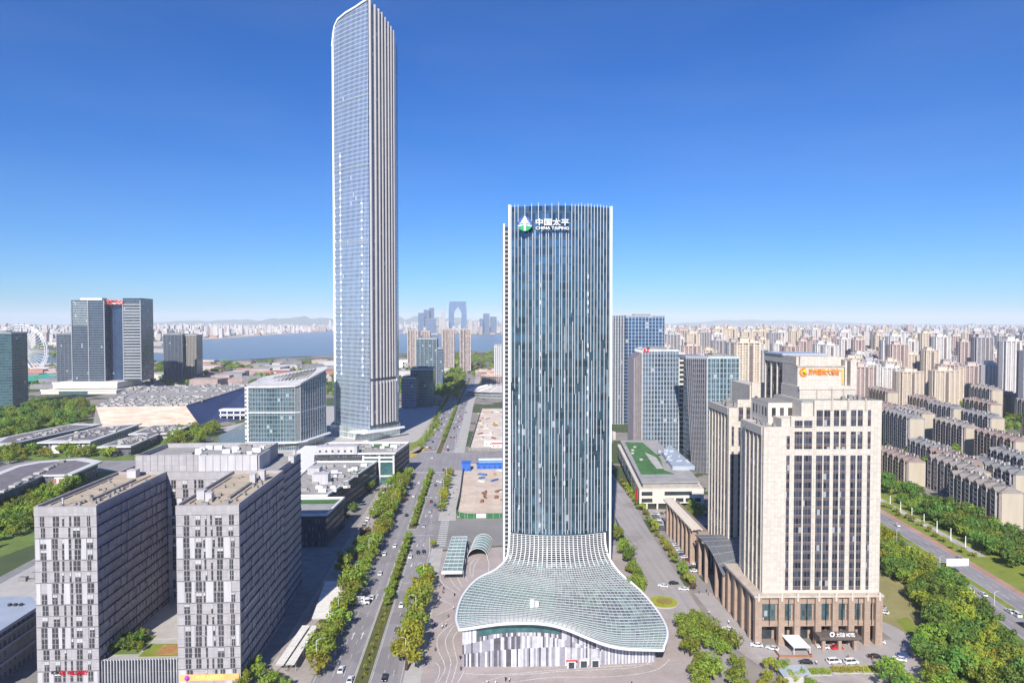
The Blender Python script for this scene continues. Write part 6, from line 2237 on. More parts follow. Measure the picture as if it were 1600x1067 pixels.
def trunk_mesh(name, r=.22, h=5.0, seed=0):
    rr = random.Random(seed)
    mb = MB()
    mb.tube([(0, 0, -.05), (.05, 0, h * .4), (0, .08, h * .75), (.05, .1, h * 1.15)], [r * 1.3, r, r * .75, r * .3], 7)
    for k in range(5):
        a = k * 1.26 + rr.uniform(-.3, .3)
        z = h * rr.uniform(.45, .8)
        L = h * rr.uniform(.3, .5)
        mb.tube([(0, 0, z), (L * .5 * math.cos(a), L * .5 * math.sin(a), z + L * .45), (L * math.cos(a), L * math.sin(a), z + L * .75)], [r * .5, r * .32, r * .12], 5)
    return mb.mesh(name, [BARK], smooth=True)

def crown_cap_mix(parts):
    pass

TREE_KINDS = {}
def tree_kind(key, mat_, nvar, **kw):
    TREE_KINDS[key] = [(crown_mesh("crown", mat_, 100 + i + sum(map(ord, key)), **kw), trunk_mesh("trunk", .2 if kw.get('r', 4.5) < 3.5 else .3, kw.get('z0', 3) + kw.get('h', 6) * .45, i)) for i in range(nvar)]
tree_kind("street", LEAF_A, 4, r=4.6, h=6.2, z0=2.6, leaves=900, size=.8)
tree_kind("yellow", LEAF_Y, 3, r=4.4, h=6.0, z0=2.4, leaves=900, size=.75)
tree_kind("median", LEAF_A, 3, r=2.5, h=4.2, z0=1.2, nlump=8, leaves=420, size=.6)
tree_kind("russet", LEAF_R, 2, r=3.4, h=5.0, z0=2.0, nlump=8, leaves=600, size=.65)
tree_kind("deep", LEAF_D, 4, r=5.6, h=8.0, z0=2.6, nlump=14, leaves=1200, size=.95)
tree_kind("wide", LEAF_A, 3, r=6.0, h=7.5, z0=2.6, nlump=14, leaves=1200, size=.95)

tr = random.Random(77)
def tree(name, label, key, x, y, s=1.0, z=0.0, group=None, parts=True):
    crown, trunk = tr.choice(TREE_KINDS[key])
    sc = s * tr.uniform(.72, 1.25)
    if parts:
        o = thing(name, label, "tree", (x, y, z), tr.uniform(0, 6.28), group)
        o.scale = (sc * tr.uniform(.85, 1.15), sc, sc * tr.uniform(.8, 1.2))
        put("crown", crown, o); put("trunk", trunk, o)
    else:
        o = put(name, one_mesh(crown, trunk), None, (x, y, z), tr.uniform(0, 6.28))
        o.scale = (sc, sc, sc * tr.uniform(.9, 1.12))
        tag(o, label, "tree", group)
    return o
_one = {}
def one_mesh(crown, trunk):
    k = crown.name
    if k not in _one:
        mb = MB()
        for me, mi in ((crown, 0), (trunk, 1)):
            b = len(mb.v)
            mb.v += [tuple(v.co) for v in me.vertices]
            mb.f += [tuple(b + i for i in p.vertices) for p in me.polygons]
            mb.m += [mi] * len(me.polygons)
        _one[k] = mb.mesh("tree", [crown.materials[0], BARK], fix=False)
    return _one[k]

def row(name, fmt, key, pts, s=1.0, z=.2, group=None, parts=True):
    for i, (x, y) in enumerate(pts):
        k = key if isinstance(key, str) else tr.choice(key)
        tree(name, fmt.format(ordinal(i + 1)), k, x, y, s, z, group, parts)
def line(x_of, y0, y1, step, jx=.6, jy=1.0, skip=()):
    out = []
    y = y0
    while y <= y1:
        if not any(a < y < b for a, b in skip):
            out.append((x_of(y) + tr.uniform(-jx, jx), y + tr.uniform(-jy, jy)))
        y += step
    return out
row("street_tree", "{} tree from the camera in the row on the avenue's left pavement", ("street", "yellow", "street"), line(lambda y: xm(y) - 16.4, 236, 545, 6.8), 1.1, group="trees on the left pavement")
row("street_tree", "{} tree from the camera in the broken second row behind the left pavement trees", ("street", "russet", "street"), line(lambda y: xm(y) - 25, 325, 545, 9.5, 2.0, 3, ((395, 420),)), 1.0, group="trees behind the left pavement row")
row("street_tree", "{} tree from the camera in the row along the plaza side of the avenue", ("yellow", "street", "yellow"), line(lambda y: xm(y) + 14.6, 237, 322, 6.0), 1.22, group="trees beside the plaza")
row("street_tree", "{} tree from the camera in the row before the near bare plot's hoarding", ("yellow", "street"), line(lambda y: xm(y) + 15, 436, 548, 7.5), .82, group="trees before the hoarding")
tree("street_tree", "lone yellow-green tree at the corner where the side street leaves the avenue", "yellow", xm(366) + 14.8, 366, .62, .2)
row("street_tree", "{} small tree beyond the crossing on the avenue's left side", "street", line(lambda y: xm(y) - 19, 660, 1180, 13, 1, 3), .7, group="left trees beyond the crossing", parts=False)
row("median_tree", "{} small tree from the camera along the planted median of the avenue", ("median", "median", "median", "median"), line(lambda y: xm(y), 292, 384, 4.6, .3, .5) + line(lambda y: xm(y), 405, 548, 5.0, .3, .5), 1.0, .2, "median trees")
row("median_tree", "{} small median tree beyond the crossing", "median", line(lambda y: xm(y), 690, 970, 11, .3, 2), 1.0, .2, "median trees beyond the crossing", False)
row("street_tree", "{} small tree in the strip between the side street and the car park", ("yellow", "russet", "street"), line(lambda y: interp([(290, 96.5), (350, 99), (420, 103.5), (520, 108)], y), 303, 520, 5.6, .8, 1), .58, .15, "strip trees by the car park")
row("garden_tree", "{} tree of the clump between the striped tower and the side street", ("street", "deep", "wide"), [(72 + tr.uniform(-3.5, 3.5) + (y - 300) * .05, y + tr.uniform(-2, 2)) for y in (296, 301, 307, 313, 319, 325, 331, 338, 345, 352, 360, 372, 384)], .72, .16, "clump beside the striped tower")
row("garden_tree", "{} tree of the little grove by the car park, before the mall", "wide", [(128, 418), (133, 414), (138, 420), (142, 413), (136, 425), (146, 421)], .7, .14, "grove before the mall")

def in_poly(x, y, P):
    c = False
    for (x0, y0), (x1, y1) in zip(P, P[1:] + P[:1]):
        if (y0 > y) != (y1 > y) and x < (x1 - x0) * (y - y0) / (y1 - y0) + x0:
            c = not c
    return c
def scatter(P, n, dmin, seed):
    rr = random.Random(seed)
    xs, ys = [p[0] for p in P], [p[1] for p in P]
    out, tries = [], 0
    while len(out) < n and tries < n * 60:
        tries += 1
        x, y = rr.uniform(min(xs), max(xs)), rr.uniform(min(ys), max(ys))
        if in_poly(x, y, P) and all((x - a) ** 2 + (y - b) ** 2 > dmin * dmin for a, b in out):
            out.append((x, y))
    return out
def grove(name, label, key, P, n, dmin, s, seed, parts=True, z=0.05):
    pts = scatter(P, n, dmin, seed)
    for x, y in pts:
        tree(name, label, key if isinstance(key, str) else tr.choice(key), x, y, s, z, label.split(" tree ")[-1] + " trees", parts)
# clumps in front on the right
grove("garden_tree", "bushy bright green tree in the big clump between the plaza and the hotel drive", ("wide", "street", "wide"), [P2(*p) for p in ((1062, 985), (1085, 972), (1112, 985), (1150, 1030), (1172, 1085), (1080, 1085), (1075, 1030))], 22, 4.1, .76, 5)
grove("garden_tree", "tree in the bed before the hotel forecourt, beside the paved path", ("street", "yellow"), [P2(*p) for p in ((1195, 1045), (1230, 1045), (1270, 1075), (1190, 1085))], 11, 3.4, .66, 6)
grove("garden_tree", "dark round tree in the bed at the right end of the hotel forecourt", ("deep", "wide"), [P2(*p) for p in ((1388, 1062), (1430, 1046), (1470, 1085), (1390, 1090))], 6, 5, .72, 7)
WOOD = [P2(*p) for p in ((1396, 905), (1440, 955), (1462, 1000), (1430, 1030), (1470, 1090), (1640, 1090), (1588, 1015), (1530, 955), (1480, 910), (1440, 880), (1372, 838), (1372, 880))]
grove("wood_tree", "leafy tree in the dense wood between the hotel lawn and the highway", ("deep", "wide", "deep", "street", "yellow"), WOOD, 120, 5.0, .9, 8)
HWX = lambda y, off: interp(HW, y) + off
grove("wood_tree", "yellow-green tree in the narrow strip along the near side of the highway", ("yellow", "street"), [(HWX(315, -19), 315), (HWX(315, -5.5), 315), (HWX(520, -5.5), 520), (HWX(520, -22), 520)], 62, 5.0, .98, 9)
BELT = [(HWX(250, 46), 250), (HWX(250, 84), 250), (HWX(360, 72), 360), (HWX(430, 66), 430), (HWX(560, 64), 560), (HWX(640, 64), 640), (HWX(640, 40), 640), (HWX(400, 41), 400)]
grove("belt_tree", "dark green tree in the belt between the highway lawn and the apartment slabs", ("deep", "deep", "wide"), BELT, 125, 5.2, .86, 10)
grove("belt_tree", "bushy dark tree at the near end of the belt, by the right photo edge", ("deep", "deep", "wide"), [(HWX(230, 36), 230), (HWX(230, 84), 230), (HWX(330, 76), 330), (HWX(420, 66), 420), (HWX(420, 44), 420), (HWX(345, 38), 345)], 80, 4.6, .95, 33)
grove("belt_tree", "small yellowish tree in the lawn strip beyond the highway", "yellow", [(HWX(330, 26), 330), (HWX(330, 31), 330), (HWX(600, 31), 600), (HWX(600, 26), 600)], 30, 5, .5, 11)
# left groves
grove("park_tree", "leafy tree in the big park at far left, below the paired tower", ("wide", "deep", "street"), [P2(*p) for p in ((-30, 705), (60, 672), (130, 668), (152, 642), (120, 632), (60, 632), (-30, 655))], 120, 9, 1.35, 12, False)
grove("park_tree", "tree in the leafy band between the white-fronted hall and the largest low hall", ("street", "yellow", "wide"), [P2(*p) for p in ((-20, 735), (60, 718), (200, 714), (190, 702), (70, 706), (-20, 712))], 48, 7, 1.0, 13, False)
grove("park_tree", "tree in the grove right of the low halls, above the grey canal", ("wide", "street"), [P2(*p) for p in ((245, 704), (300, 704), (345, 672), (300, 668), (272, 684))], 34, 7, 1.1, 14, False)
grove("park_tree", "bright tree in the green corner left of the U-shaped office", ("wide", "street", "deep"), [P2(*p) for p in ((-20, 862), (10, 848), (58, 822), (62, 795), (130, 760), (110, 752), (40, 768), (-20, 795))], 62, 6, .95, 15)
grove("park_tree", "tree on the green lake shore behind the squat lakeshore towers", ("wide", "deep"), [P2(*p) for p in ((222, 592), (255, 590), (258, 572), (222, 572))], 22, 14, 1.7, 16, False)
grove("park_tree", "tree in the dark grove behind the exhibition hall roof", ("deep", "wide"), [P2(*p) for p in ((312, 592), (365, 586), (400, 575), (330, 574))], 26, 14, 1.6, 17, False)
grove("park_tree", "tree in the far park beyond the crossing, left of the striped tower", ("wide", "street"), [P2(*p) for p in ((705, 588), (772, 590), (775, 560), (730, 555), (700, 570))], 60, 13, 1.5, 18, False)
grove("street_tree", "tree at the far end of the avenue, in front of the white apartment group", ("wide", "street"), [P2(*p) for p in ((690, 628), (712, 626), (735, 600), (715, 585), (690, 600))], 22, 12, 1.2, 19, False)
grove("garden_tree", "tree in the lower left beds between the U-shaped office and the avenue", ("deep", "street"), [P2(*p) for p in ((372, 1075), (400, 1050), (440, 1052), (455, 1085))], 6, 4, .7, 20)
grove("garden_tree", "dark tree in the shaded beds beside the black granite blocks", ("deep", "russet", "street"), [P2(*p) for p in ((548, 890), (570, 850), (590, 800), (610, 780), (622, 790), (600, 830), (565, 895))], 12, 4, .62, 21)
for i, (px, py, s, lab) in enumerate(((577, 770, .95, "tall full tree standing alone before the glazed black office"), (538, 815, .6, "small tree between parked cars beside the long black office"), (552, 800, .55, "dark small tree on the paved yard below the long black office"))):
    x, y = P2(px, py)
    tree("garden_tree", lab, "deep", x, y, s, .05)
grove("garden_tree", "small green tree on the courtyard podium of the U-shaped office", ("street", "deep"), [(-126, 236), (-118, 236), (-117, 250), (-126, 252)], 6, 2.6, .5, 23, True, 8.7)
grove("yard_tree", "tree among the apartment slabs beyond the tree belt", ("deep", "wide", "street"), [(325, 430), (410, 360), (820, 560), (900, 960), (420, 960), (350, 640)], 280, 8, 1.15, 24, False)

def round_shrub_mesh(name, mat_, seed, r=.9, leaves=90):
    return crown_mesh(name, mat_, seed, r=r, h=r * 1.5, z0=-.1, nlump=5, leaves=leaves, size=.35)
SHY, SHR = round_shrub_mesh("shrub", LEAF_Y, 3), round_shrub_mesh("shrub", LEAF_R, 4)
for i in range(22):
    y = 232 + i * 2.7
    o = put("round_shrub", SHY if i % 2 else SHR, None, (xm(y) + (.6 if i % 3 else -.6), y, .22), i)
    tag(o, "%s clipped %s shrub from the camera in the median bed" % (ordinal(i + 1), "yellow" if i % 2 else "russet"), "shrub", "clipped shrubs in the median")
# round flower bed on the drive and planting by the forecourt
c = G(1036, 941, .15)
bed = thing("flower_bed", "round yellow-green flower bed on the drive beside the sail roof", "flower bed", c)
mb = MB(); mb.tube([(0, 0, 0), (0, 0, .35)], 6.6, 28); mb.build("kerb", CONC, bed)
mb = MB(); mb.tube([(0, 0, .2), (0, 0, .45)], 6.2, 28); mb.build("planting", M_plain("yellow_flowers", (0.30, 0.31, 0.03), .9, 0, .3, .6, fine=.4), bed)
mb = MB(); mb.tube([(.5, 0, .3), (.5, 0, .6)], 3.4, 20); mb.build("inner_planting", M_plain("olive_flowers", (0.25, 0.2, 0.05), .9, 0, .3, .6, fine=.4), bed)
for i, (px0, px1, py) in enumerate(((1300, 1345, 1049), (1345, 1372, 1049), (1262, 1298, 1052))):
    a, b = G(px0, py, .2), G(px1, py, .2)
    t = thing("hedge", ("long bright yellow-green hedge before the forecourt, middle piece", "short bright yellow-green hedge before the forecourt, right piece", "dull green hedge before the forecourt, left piece")[i], "hedge", a)
    mb = MB()
    L = (b - a).length
    rr = random.Random(i)
    for k in range(int(L * 40)):
        x, y, z = rr.uniform(0, L), rr.uniform(-1.5, 1.5), rr.uniform(.1, 1.3)
        v = Vector((rr.uniform(-.3, .3), rr.uniform(-.3, .3), rr.uniform(-.2, .2)))
        mb.quad((x, y, z), (x + .3 + v.x, y + v.y, z + .1), (x + .35, y + .3, z + .25 + v.z), (x + v.x, y + .35, z + .2))
    mb.build("leaves", LEAF_Y if i < 2 else LEAF_A, t, fix=False)
    mb = MB(); mb.box(0, L, -1.6, 1.6, -.1, .12); mb.build("kerb", CONC, t)
# lawns by the hotel
for i, px in enumerate((((1400, 968), (1418, 963), (1440, 985), (1420, 992)), ((1415, 998), (1440, 990), (1465, 1010), (1440, 1018)))):
    sheet("bright_lawn", [P2(*p, .12) for p in px], .12, LAWN_Y)

# ================================================================== vehicles
def car_paint(name, c):
    return M_plain(name, c, .25, .1, .04, .8, spec=.7)
PAINT = {"white": car_paint("paint_white", (.78, .78, .78)), "black": car_paint("paint_black", (.012, .012, .014)), "red": car_paint("paint_red", (.62, .01, .03)), "silver": car_paint("paint_silver", (.45, .46, .48)),
         "blue": car_paint("paint_blue", (.04, .07, .2)), "grey": car_paint("paint_grey", (.12, .12, .13)), "dark red": car_paint("paint_dark_red", (.22, .02, .02))}
TYRE = M_plain("tyre", (.02, .02, .02), .9)
LAMP = M_plain("lamp_glass", (.8, .8, .75), .15, 0, .05)
def car_shapes(kind):
    """side profiles (x along the car, z): hull and cabin"""
    if kind == "van":
        return 5.0, 1.85, [(-2.5, .35), (2.5, .35), (2.5, .95), (2.35, 1.1), (1.75, 1.2), (-2.4, 1.2), (-2.5, 1.0)], [(-2.35, 1.2), (1.7, 1.2), (1.05, 1.9), (-2.2, 1.9)]
    return 4.6, 1.8, [(-2.3, .35), (2.3, .35), (2.3, .65), (2.1, .8), (1.1, .95), (-1.75, .98), (-2.25, .9)], [(-1.85, .96), (1.05, .94), (.35, 1.43), (-1.15, 1.43)]
def extrude_profile(mb, P, w0, w1, m=0, ztop=None):
    n = len(P)
    zs = [p[1] for p in P]
    lo, hi = min(zs), max(zs)
    wd = lambda z: (w0 + (w1 - w0) * (z - lo) / max(.01, hi - lo)) / 2
    vs = [(x, -wd(z), z) for x, z in P] + [(x, wd(z), z) for x, z in P]
    mb.add(vs, [tuple(range(n)), tuple(range(2 * n - 1, n - 1, -1))] + [(i, (i + 1) % n, n + (i + 1) % n, n + i) for i in range(n)], m)
CARS = {}
def car_proto(kind, colour):
    key = (kind, colour)
    if key in CARS:
        return CARS[key]
    L, W, hull, cab = car_shapes(kind)
    body = MB(); extrude_profile(body, hull, W, W * .98)
    rt = [(x * .93 - .06, z) for x, z in cab[2:]]
    cx0, cx1 = cab[3][0], cab[2][0]
    body.add([(cx0, -W * .36, cab[2][1] + .03), (cx1, -W * .36, cab[2][1] + .03), (cx1, W * .36, cab[2][1] + .03), (cx0, W * .36, cab[2][1] + .03), (cx0, -W * .36, cab[2][1] - .03), (cx1, -W * .36, cab[2][1] - .03), (cx1, W * .36, cab[2][1] - .03), (cx0, W * .36, cab[2][1] - .03)],
             [(0, 1, 2, 3), (4, 7, 6, 5), (0, 4, 5, 1), (1, 5, 6, 2), (2, 6, 7, 3), (3, 7, 4, 0)])
    for s in (-1, 1):
        for p, q in ((cab[1], cab[2]), (cab[0], cab[3]), ((-.35, cab[0][1]), (-.35, cab[2][1]))):
            body.bar((p[0], s * W * .47, p[1]), (q[0], s * W * .37, q[1]), .09)
    cabin = MB(); extrude_profile(cabin, cab, W * .94, W * .74)
    wh = MB(); wh.tube([(0, -.11, 0), (0, .11, 0)], .33, 12); wh.tube([(0, -.13, 0), (0, .13, 0)], .18, 10, 1)
    lamp = MB(); lamp.box(-.05, .05, -.22, .22, -.08, .08)
    CARS[key] = dict(L=L, W=W, body=body.mesh("body", [PAINT[colour]]), cabin=cabin.mesh("cabin_glass", [GLASS_D]), wheel=wh.mesh("wheel", [TYRE, STEEL]), lamp=lamp.mesh("headlight", [LAMP]))
    one = MB()
    for me, mi in ((CARS[key]["body"], 0), (CARS[key]["cabin"], 1)):
        b = len(one.v); one.v += [tuple(v.co) for v in me.vertices]; one.f += [tuple(b + i for i in p.vertices) for p in me.polygons]; one.m += [mi] * len(me.polygons)
    for x in (-1.4, 1.4):
        for s in (-1, 1):
            one.tube([(x, s * (W / 2 - .2), .33), (x, s * W / 2, .33)], .33, 8, 2)
    CARS[key]["one"] = one.mesh("car", [PAINT[colour], GLASS_D, TYRE])
    return CARS[key]
def car(label, colour, x, y, ang, kind="car", parts=True, z=.13, group=None, name="parked_car"):
    k = car_proto(kind, colour)
    if not parts:
        o = put(name, k["one"], None, (x, y, z), ang)
        return tag(o, label, "van" if kind == "van" else "car", group)
    t = thing(name, label, "van" if kind == "van" else "car", (x, y, z), ang, group)
    put("body", k["body"], t); put("cabin_glass", k["cabin"], t)
    for dx in (-1.42, 1.42):
        for s in (-1, 1):
            put("wheel", k["wheel"], t, (dx, s * (k["W"] / 2 - .1), .33))
    for s in (-1, 1):
        put("headlight", k["lamp"], t, (k["L"] / 2 - .03, s * (k["W"] / 2 - .35), .68))
    return t
UP, DN = math.pi / 2, -math.pi / 2
for px, py, col, ang, lab in (
        (533, 1048, "white", UP, "white car heading away at the bottom edge, left of another white car on the avenue"), (547, 1064, "white", UP, "white car partly cut by the bottom photo edge, beside the median"),
        (601, 1061, "black", DN, "black car at the bottom edge on the plaza side of the avenue"), (627, 947, "white", DN, "white car alone in the plaza-side lanes, level with the large white shelter"),
        (581, 935, "white", UP, "white car beside the white lorry on the left carriageway"), (594, 897, "white", UP, "white car by the left kerb trees, farther along than the white lorry"),
        (641, 871, "white", DN, "white car leading two black cars near the side street corner"), (653, 865, "black", DN, "black car, left of the two side by side near the side street corner"),
        (662, 864, "black", DN, "black car, right of the two side by side near the side street corner"), (620, 987, "grey", DN, "dark car half hidden by the plaza-side tree row"),
        (600, 830, "black", UP, "dark car in the shade of the left pavement trees"), (672, 800, "silver", DN, "silver car in the plaza-side lanes before the hoarding trees"), (664, 780, "white", DN, "white car in the inner plaza-side lane before the hoarding trees")):
    x, y = P2(px, py)
    car(lab, col, x, y, ang, name="moving_car", z=.07)
for px, py, col, lab in ((700, 704, "black", "black car waiting at the crossing"), (675, 716, "white", "white car crossing the junction"), (690, 700, "red", "red car at the far stop line of the crossing"), (684, 752, "white", "white car queued on the plaza side behind the crossing"),
                         (693, 735, "blue", "dark blue car nearest the crossing on the plaza side"), (688, 742, "silver", "silver car second in the plaza-side queue"), (667, 690, "grey", "grey car leaving the crossing on the left carriageway"), (680, 672, "white", "white car beyond the crossing on the left carriageway"),
                         (690, 655, "black", "black car farther beyond the crossing on the left carriageway"), (718, 668, "white", "white car approaching the crossing from afar"), (722, 655, "red", "small red car far up the avenue"), (712, 688, "silver", "silver car stopped at the far side of the crossing"), (706, 640, "white", "white car at the far bend of the avenue"), (728, 645, "black", "black car coming round the far bend of the avenue")):
    x, y = P2(px, py)
    car(lab, col, x, y, UP if px < 700 else DN, parts=False, name="moving_car", z=.07)
for px, py, col, ang, kind, lab in ((1138, 985, "white", 2.4, "car", "white car on the drive along the hotel's granite side"), (1182, 1010, "white", 2.9, "car", "white car nearest the hotel's left granite corner"), (1207, 1015, "white", 2.5, "car", "white car just left of the hotel terrace"),
                              (1286, 1013, "white", 2.9, "car", "white car left of the red car before the entrance canopy"), (1308, 1014, "red", 0.05, "car", "bright red car before the hotel entrance canopy"), (1259, 1037, "black", 3.0, "car", "black car at the forecourt's front kerb, behind the blue-roofed shed"),
                              (1303, 1036, "white", 0.1, "van", "white van, left of the two parked at the forecourt hedge"), (1330, 1037, "white", 0.1, "van", "white van, right of the two parked at the forecourt hedge"), (1366, 1028, "black", 2.8, "car", "black car at the right side of the forecourt"),
                              (1373, 1004, "white", 2.7, "car", "white car beside the hotel's right-hand granite pier"), (1406, 1032, "white", 2.6, "car", "white car at the far right end of the forecourt"), (1412, 1026, "blue", 2.6, "car", "dark blue car at the far right end of the forecourt"),
                              (1380, 958, "white", 2.3, "car", "white car parked behind the hotel's right side, lower of two"), (1376, 950, "silver", 2.3, "car", "silver car parked behind the hotel's right side, upper of two"),
                              (1053, 913, "black", 0.05, "car", "black car between two white ones above the round flower bed"), (1036, 917, "white", 2.7, "car", "white car left of the black one above the round flower bed"), (1068, 922, "white", 3.0, "car", "white car right of the black one above the round flower bed")):
    x, y = P2(px, py)
    car(lab, col, x, y, ang, kind, z=.16)
pr = random.Random(31)
k = 0
for rowi, (x0, y0, x1, y1, n) in enumerate(((104, 318, 107.5, 372, 15), (108.5, 335, 112.5, 392, 15), (114, 365, 121, 404, 11), (112, 425, 141, 428, 10), (106, 392, 110, 424, 8))):
    for i in range(n):
        if pr.random() < .12: continue
        f = i / max(1, n - 1)
        col = pr.choice(("white", "white", "black", "silver", "grey", "blue", "white", "dark red"))
        nm = ("street-side row", "middle row", "hotel-side row", "row along the mall front", "upper street-side row")[rowi]
        car("%s car, %s along in the car park's %s" % (col, ordinal(i + 1), nm), col, x0 + (x1 - x0) * f, y0 + (y1 - y0) * f, pr.choice((0.0, math.pi)) + pr.uniform(-.06, .06) + (math.pi / 2 if rowi == 3 else 0), parts=False, z=.12, group="cars in the car park")
for i in range(26):
    y = 395 + i * 6.2
    col = pr.choice(("white", "black", "silver", "grey", "white"))
    car("%s car, %s of the line parked behind the left pavement trees" % (col, ordinal(i + 1)), col, xm(y) - 29.5 + pr.uniform(-.4, .4), y, UP, parts=False, z=.21, group="cars parked behind the left pavement trees")
for px, py, col, kind, a_, lab in ((1515, 924, "white", "van", UP, "long white van on the near highway lanes below the gantry sign"), (1536, 930, "white", "car", UP, "white car beside the long van on the highway"), (1588, 962, "white", "van", UP, "white van near the right photo edge on the highway"), (1578, 957, "white", "car", UP, "white car just ahead of the edge van on the highway"),
                                  (1598, 978, "black", "car", UP, "black car at the right photo edge on the highway"), (1500, 874, "silver", "car", DN, "silver car on the far highway carriageway"), (1402, 822, "white", "car", DN, "white car on the far highway carriageway, near the hotel tower's edge")):
    x, y = P2(px, py)
    car(lab, col, x, y, a_ - .13, kind, name="moving_car", z=.11)
lane_r = random.Random(63)
for off, up in ((-13.6, 1), (-10.2, 1), (-6.6, 1), (6.5, 0), (10.0, 0)):
    y = 240 + lane_r.uniform(0, 40)
    cnt = {"before": 0, "beyond": 0}
    while y < 1250:
        if not (y < 395 and up == 0) and not (225 < y < 330) and not (545 < y < 650):
            where = "before" if y < 560 else "beyond"
            cnt[where] += 1
            col = lane_r.choice(("white", "white", "black", "silver", "grey", "blue", "dark red"))
            lane_n = {-13.6: "outer left", -10.2: "middle left", -6.6: "inner left", 6.5: "inner plaza-side", 10.0: "outer plaza-side"}[off]
            car("%s car, %s from the camera in the avenue's %s lane %s the crossing" % (col, ordinal(cnt[where]), lane_n, where), col, xm(y) + off + lane_r.uniform(-.3, .3), y, UP if up else DN, parts=y < 420, name="moving_car", z=.07)
        y += lane_r.uniform(28, 75)
def long_vehicle(name, label, cat, x, y, ang, L, W, H, body_m, cab_m, band):
    t = thing(name, label, cat, (x, y, .1), ang)
    mb = MB(); mb.box(-L / 2, L / 2, -W / 2, W / 2, .45, H); mb.build("body", body_m, t)
    mb = MB()
    if band:
        mb.box(-L / 2 + .4, L / 2 + .03, -W / 2 - .03, W / 2 + .03, H * .5, H * .82)
    else:
        mb.box(L / 2 + .15, L / 2 + 2.1, -W / 2 + .05, W / 2 - .05, 1.5, 2.4)
    mb.build("window_band", GLASS_D, t)
    if not band:
        mb = MB(); mb.box(L / 2 + .1, L / 2 + 2.0, -W / 2 + .1, W / 2 - .1, .45, 2.55); mb.build("cab", cab_m, t)
    for dx in (-L * .32, L * .34 if band else L / 2 + 1.0):
        for s in (-1, 1):
            mb = MB(); mb.tube([(dx, s * (W / 2 - .25), .45), (dx, s * (W / 2 + .02), .45)], .48, 12); mb.build("wheel", TYRE, t)
    mb = MB(); mb.box(-L * .3, L * .1, -W * .25, W * .25, H, H + .25); mb.build("roof_unit", WHITE, t)
x, y = P2(560, 944); long_vehicle("lorry", "small white box lorry turned across the left carriageway", "lorry", x, y, .05, 5.4, 2.2, 3.0, WHITE, WHITE, False)
x, y = P2(668, 896); long_vehicle("bus", "dark blue bus at the plaza kerb", "bus", x, y, UP, 11.5, 2.5, 3.1, PAINT["blue"], WHITE, True)
x, y = P2(1240, 1062); 
t = thing("forecourt_shed", "blue-grey metal-roofed shed among trees at the bottom, before the forecourt", "shed", (x, y, .15))
mb = MB(); mb.box(-4.5, 4.5, -2.5, 2.5, 0, 2.8); mb.build("walls", CONC, t)
mb = MB(); mb.add([(-5, -3, 2.8), (5, -3, 2.8), (5, 3, 3.4), (-5, 3, 3.4), (-5, -3, 3.0), (5, -3, 3.0), (5, 3, 3.6), (-5, 3, 3.6)], [(4, 5, 6, 7), (3, 2, 1, 0), (0, 1, 5, 4), (1, 2, 6, 5), (2, 3, 7, 6), (3, 0, 4, 7)]); mb.build("roof", BLUEGREY, t)

# ================================================================== lamps, gantry, posts
def lamp_mesh():
    p = MB(); p.tube([(0, 0, 0), (0, 0, 6), (0, 0, 11)], [.1, .07, .05], 8); p.tube([(0, 0, 10.8), (1.0, 0, 11.4), (2.2, 0, 11.5)], [.06, .05, .04], 6)
    h = MB(); h.box(1.9, 2.7, -.11, .11, 11.44, 11.54)
    return p.mesh("pole", [WHITE_M], True), h.mesh("lamp_head", [STEEL])
LP, LHD = lamp_mesh()
def lamp(label, x, y, rz, z=.2, s=1.0, group=None):
    t = thing("street_lamp", label, "street lamp", (x, y, z), rz, group)
    t.scale = (s, s, s)
    put("pole", LP, t); put("lamp_head", LHD, t)
i = 0
for y in (238, 275, 312, 350, 440, 480, 520, 660, 710, 760):
    i += 1
    lamp("%s street lamp from the camera along the avenue's left kerb" % ordinal(i), xm(y) - 16.9, y, 0, group="lamps on the left kerb")
    lamp("%s street lamp from the camera along the avenue's plaza-side kerb" % ordinal(i), xm(y) + 14.1, y, math.pi, group="lamps on the plaza-side kerb")
for i, y in enumerate((268, 310, 352, 396, 440, 486, 540)):
    lamp("%s tall white lamp from the right photo edge along the highway" % ordinal(i + 1), HWX(y, -4.6), y, 0, .1, group="highway lamps")
for i in range(13):
    y = 352 + i * 14
    t = thing("banner_pole", "%s pale pole from the camera along the path beyond the highway" % ordinal(i + 1), "pole", (HWX(y, 33.5), y, .1), 0, "pale poles along the path")
    mb = MB(); mb.tube([(0, 0, 0), (0, 0, 7)], [.28, .2], 7); mb.build("shaft", WHITE, t)
    mb = MB(); mb.box(-.45, .45, -.45, .45, -.1, .5); mb.build("foot", CONC, t)
strip("park_path", span(340, 560, 12), lambda y: interp(HW, y) + 33, lambda y: interp(HW, y) + 37.5, .12, PAVING_L)
t = thing("gantry_sign", "grey gantry with a pale sign board over the near highway lanes", "road sign", (HWX(312, -4.5), 312, .1))
mb = MB(); mb.tube([(0, 0, 0), (0, 0, 8)], .3, 8); mb.tube([(0, 0, 7.6), (12, 0, 7.6)], .2, 6); mb.build("gantry_post", STEEL, t)
mb = MB(); mb.box(4, 15, -.35, -.2, 5.8, 9.4); mb.build("sign_board", M_plain("sign_pale", (.62, .63, .64), .5), t)
mb = MB(); mb.box(5.2, 11.2, -.42, -.36, 8.2, 8.4); mb.box(5.2, 9.2, -.42, -.36, 7.2, 7.4); mb.build("sign_stripe", M_plain("sign_pale_green", (.3, .45, .4), .5), t)

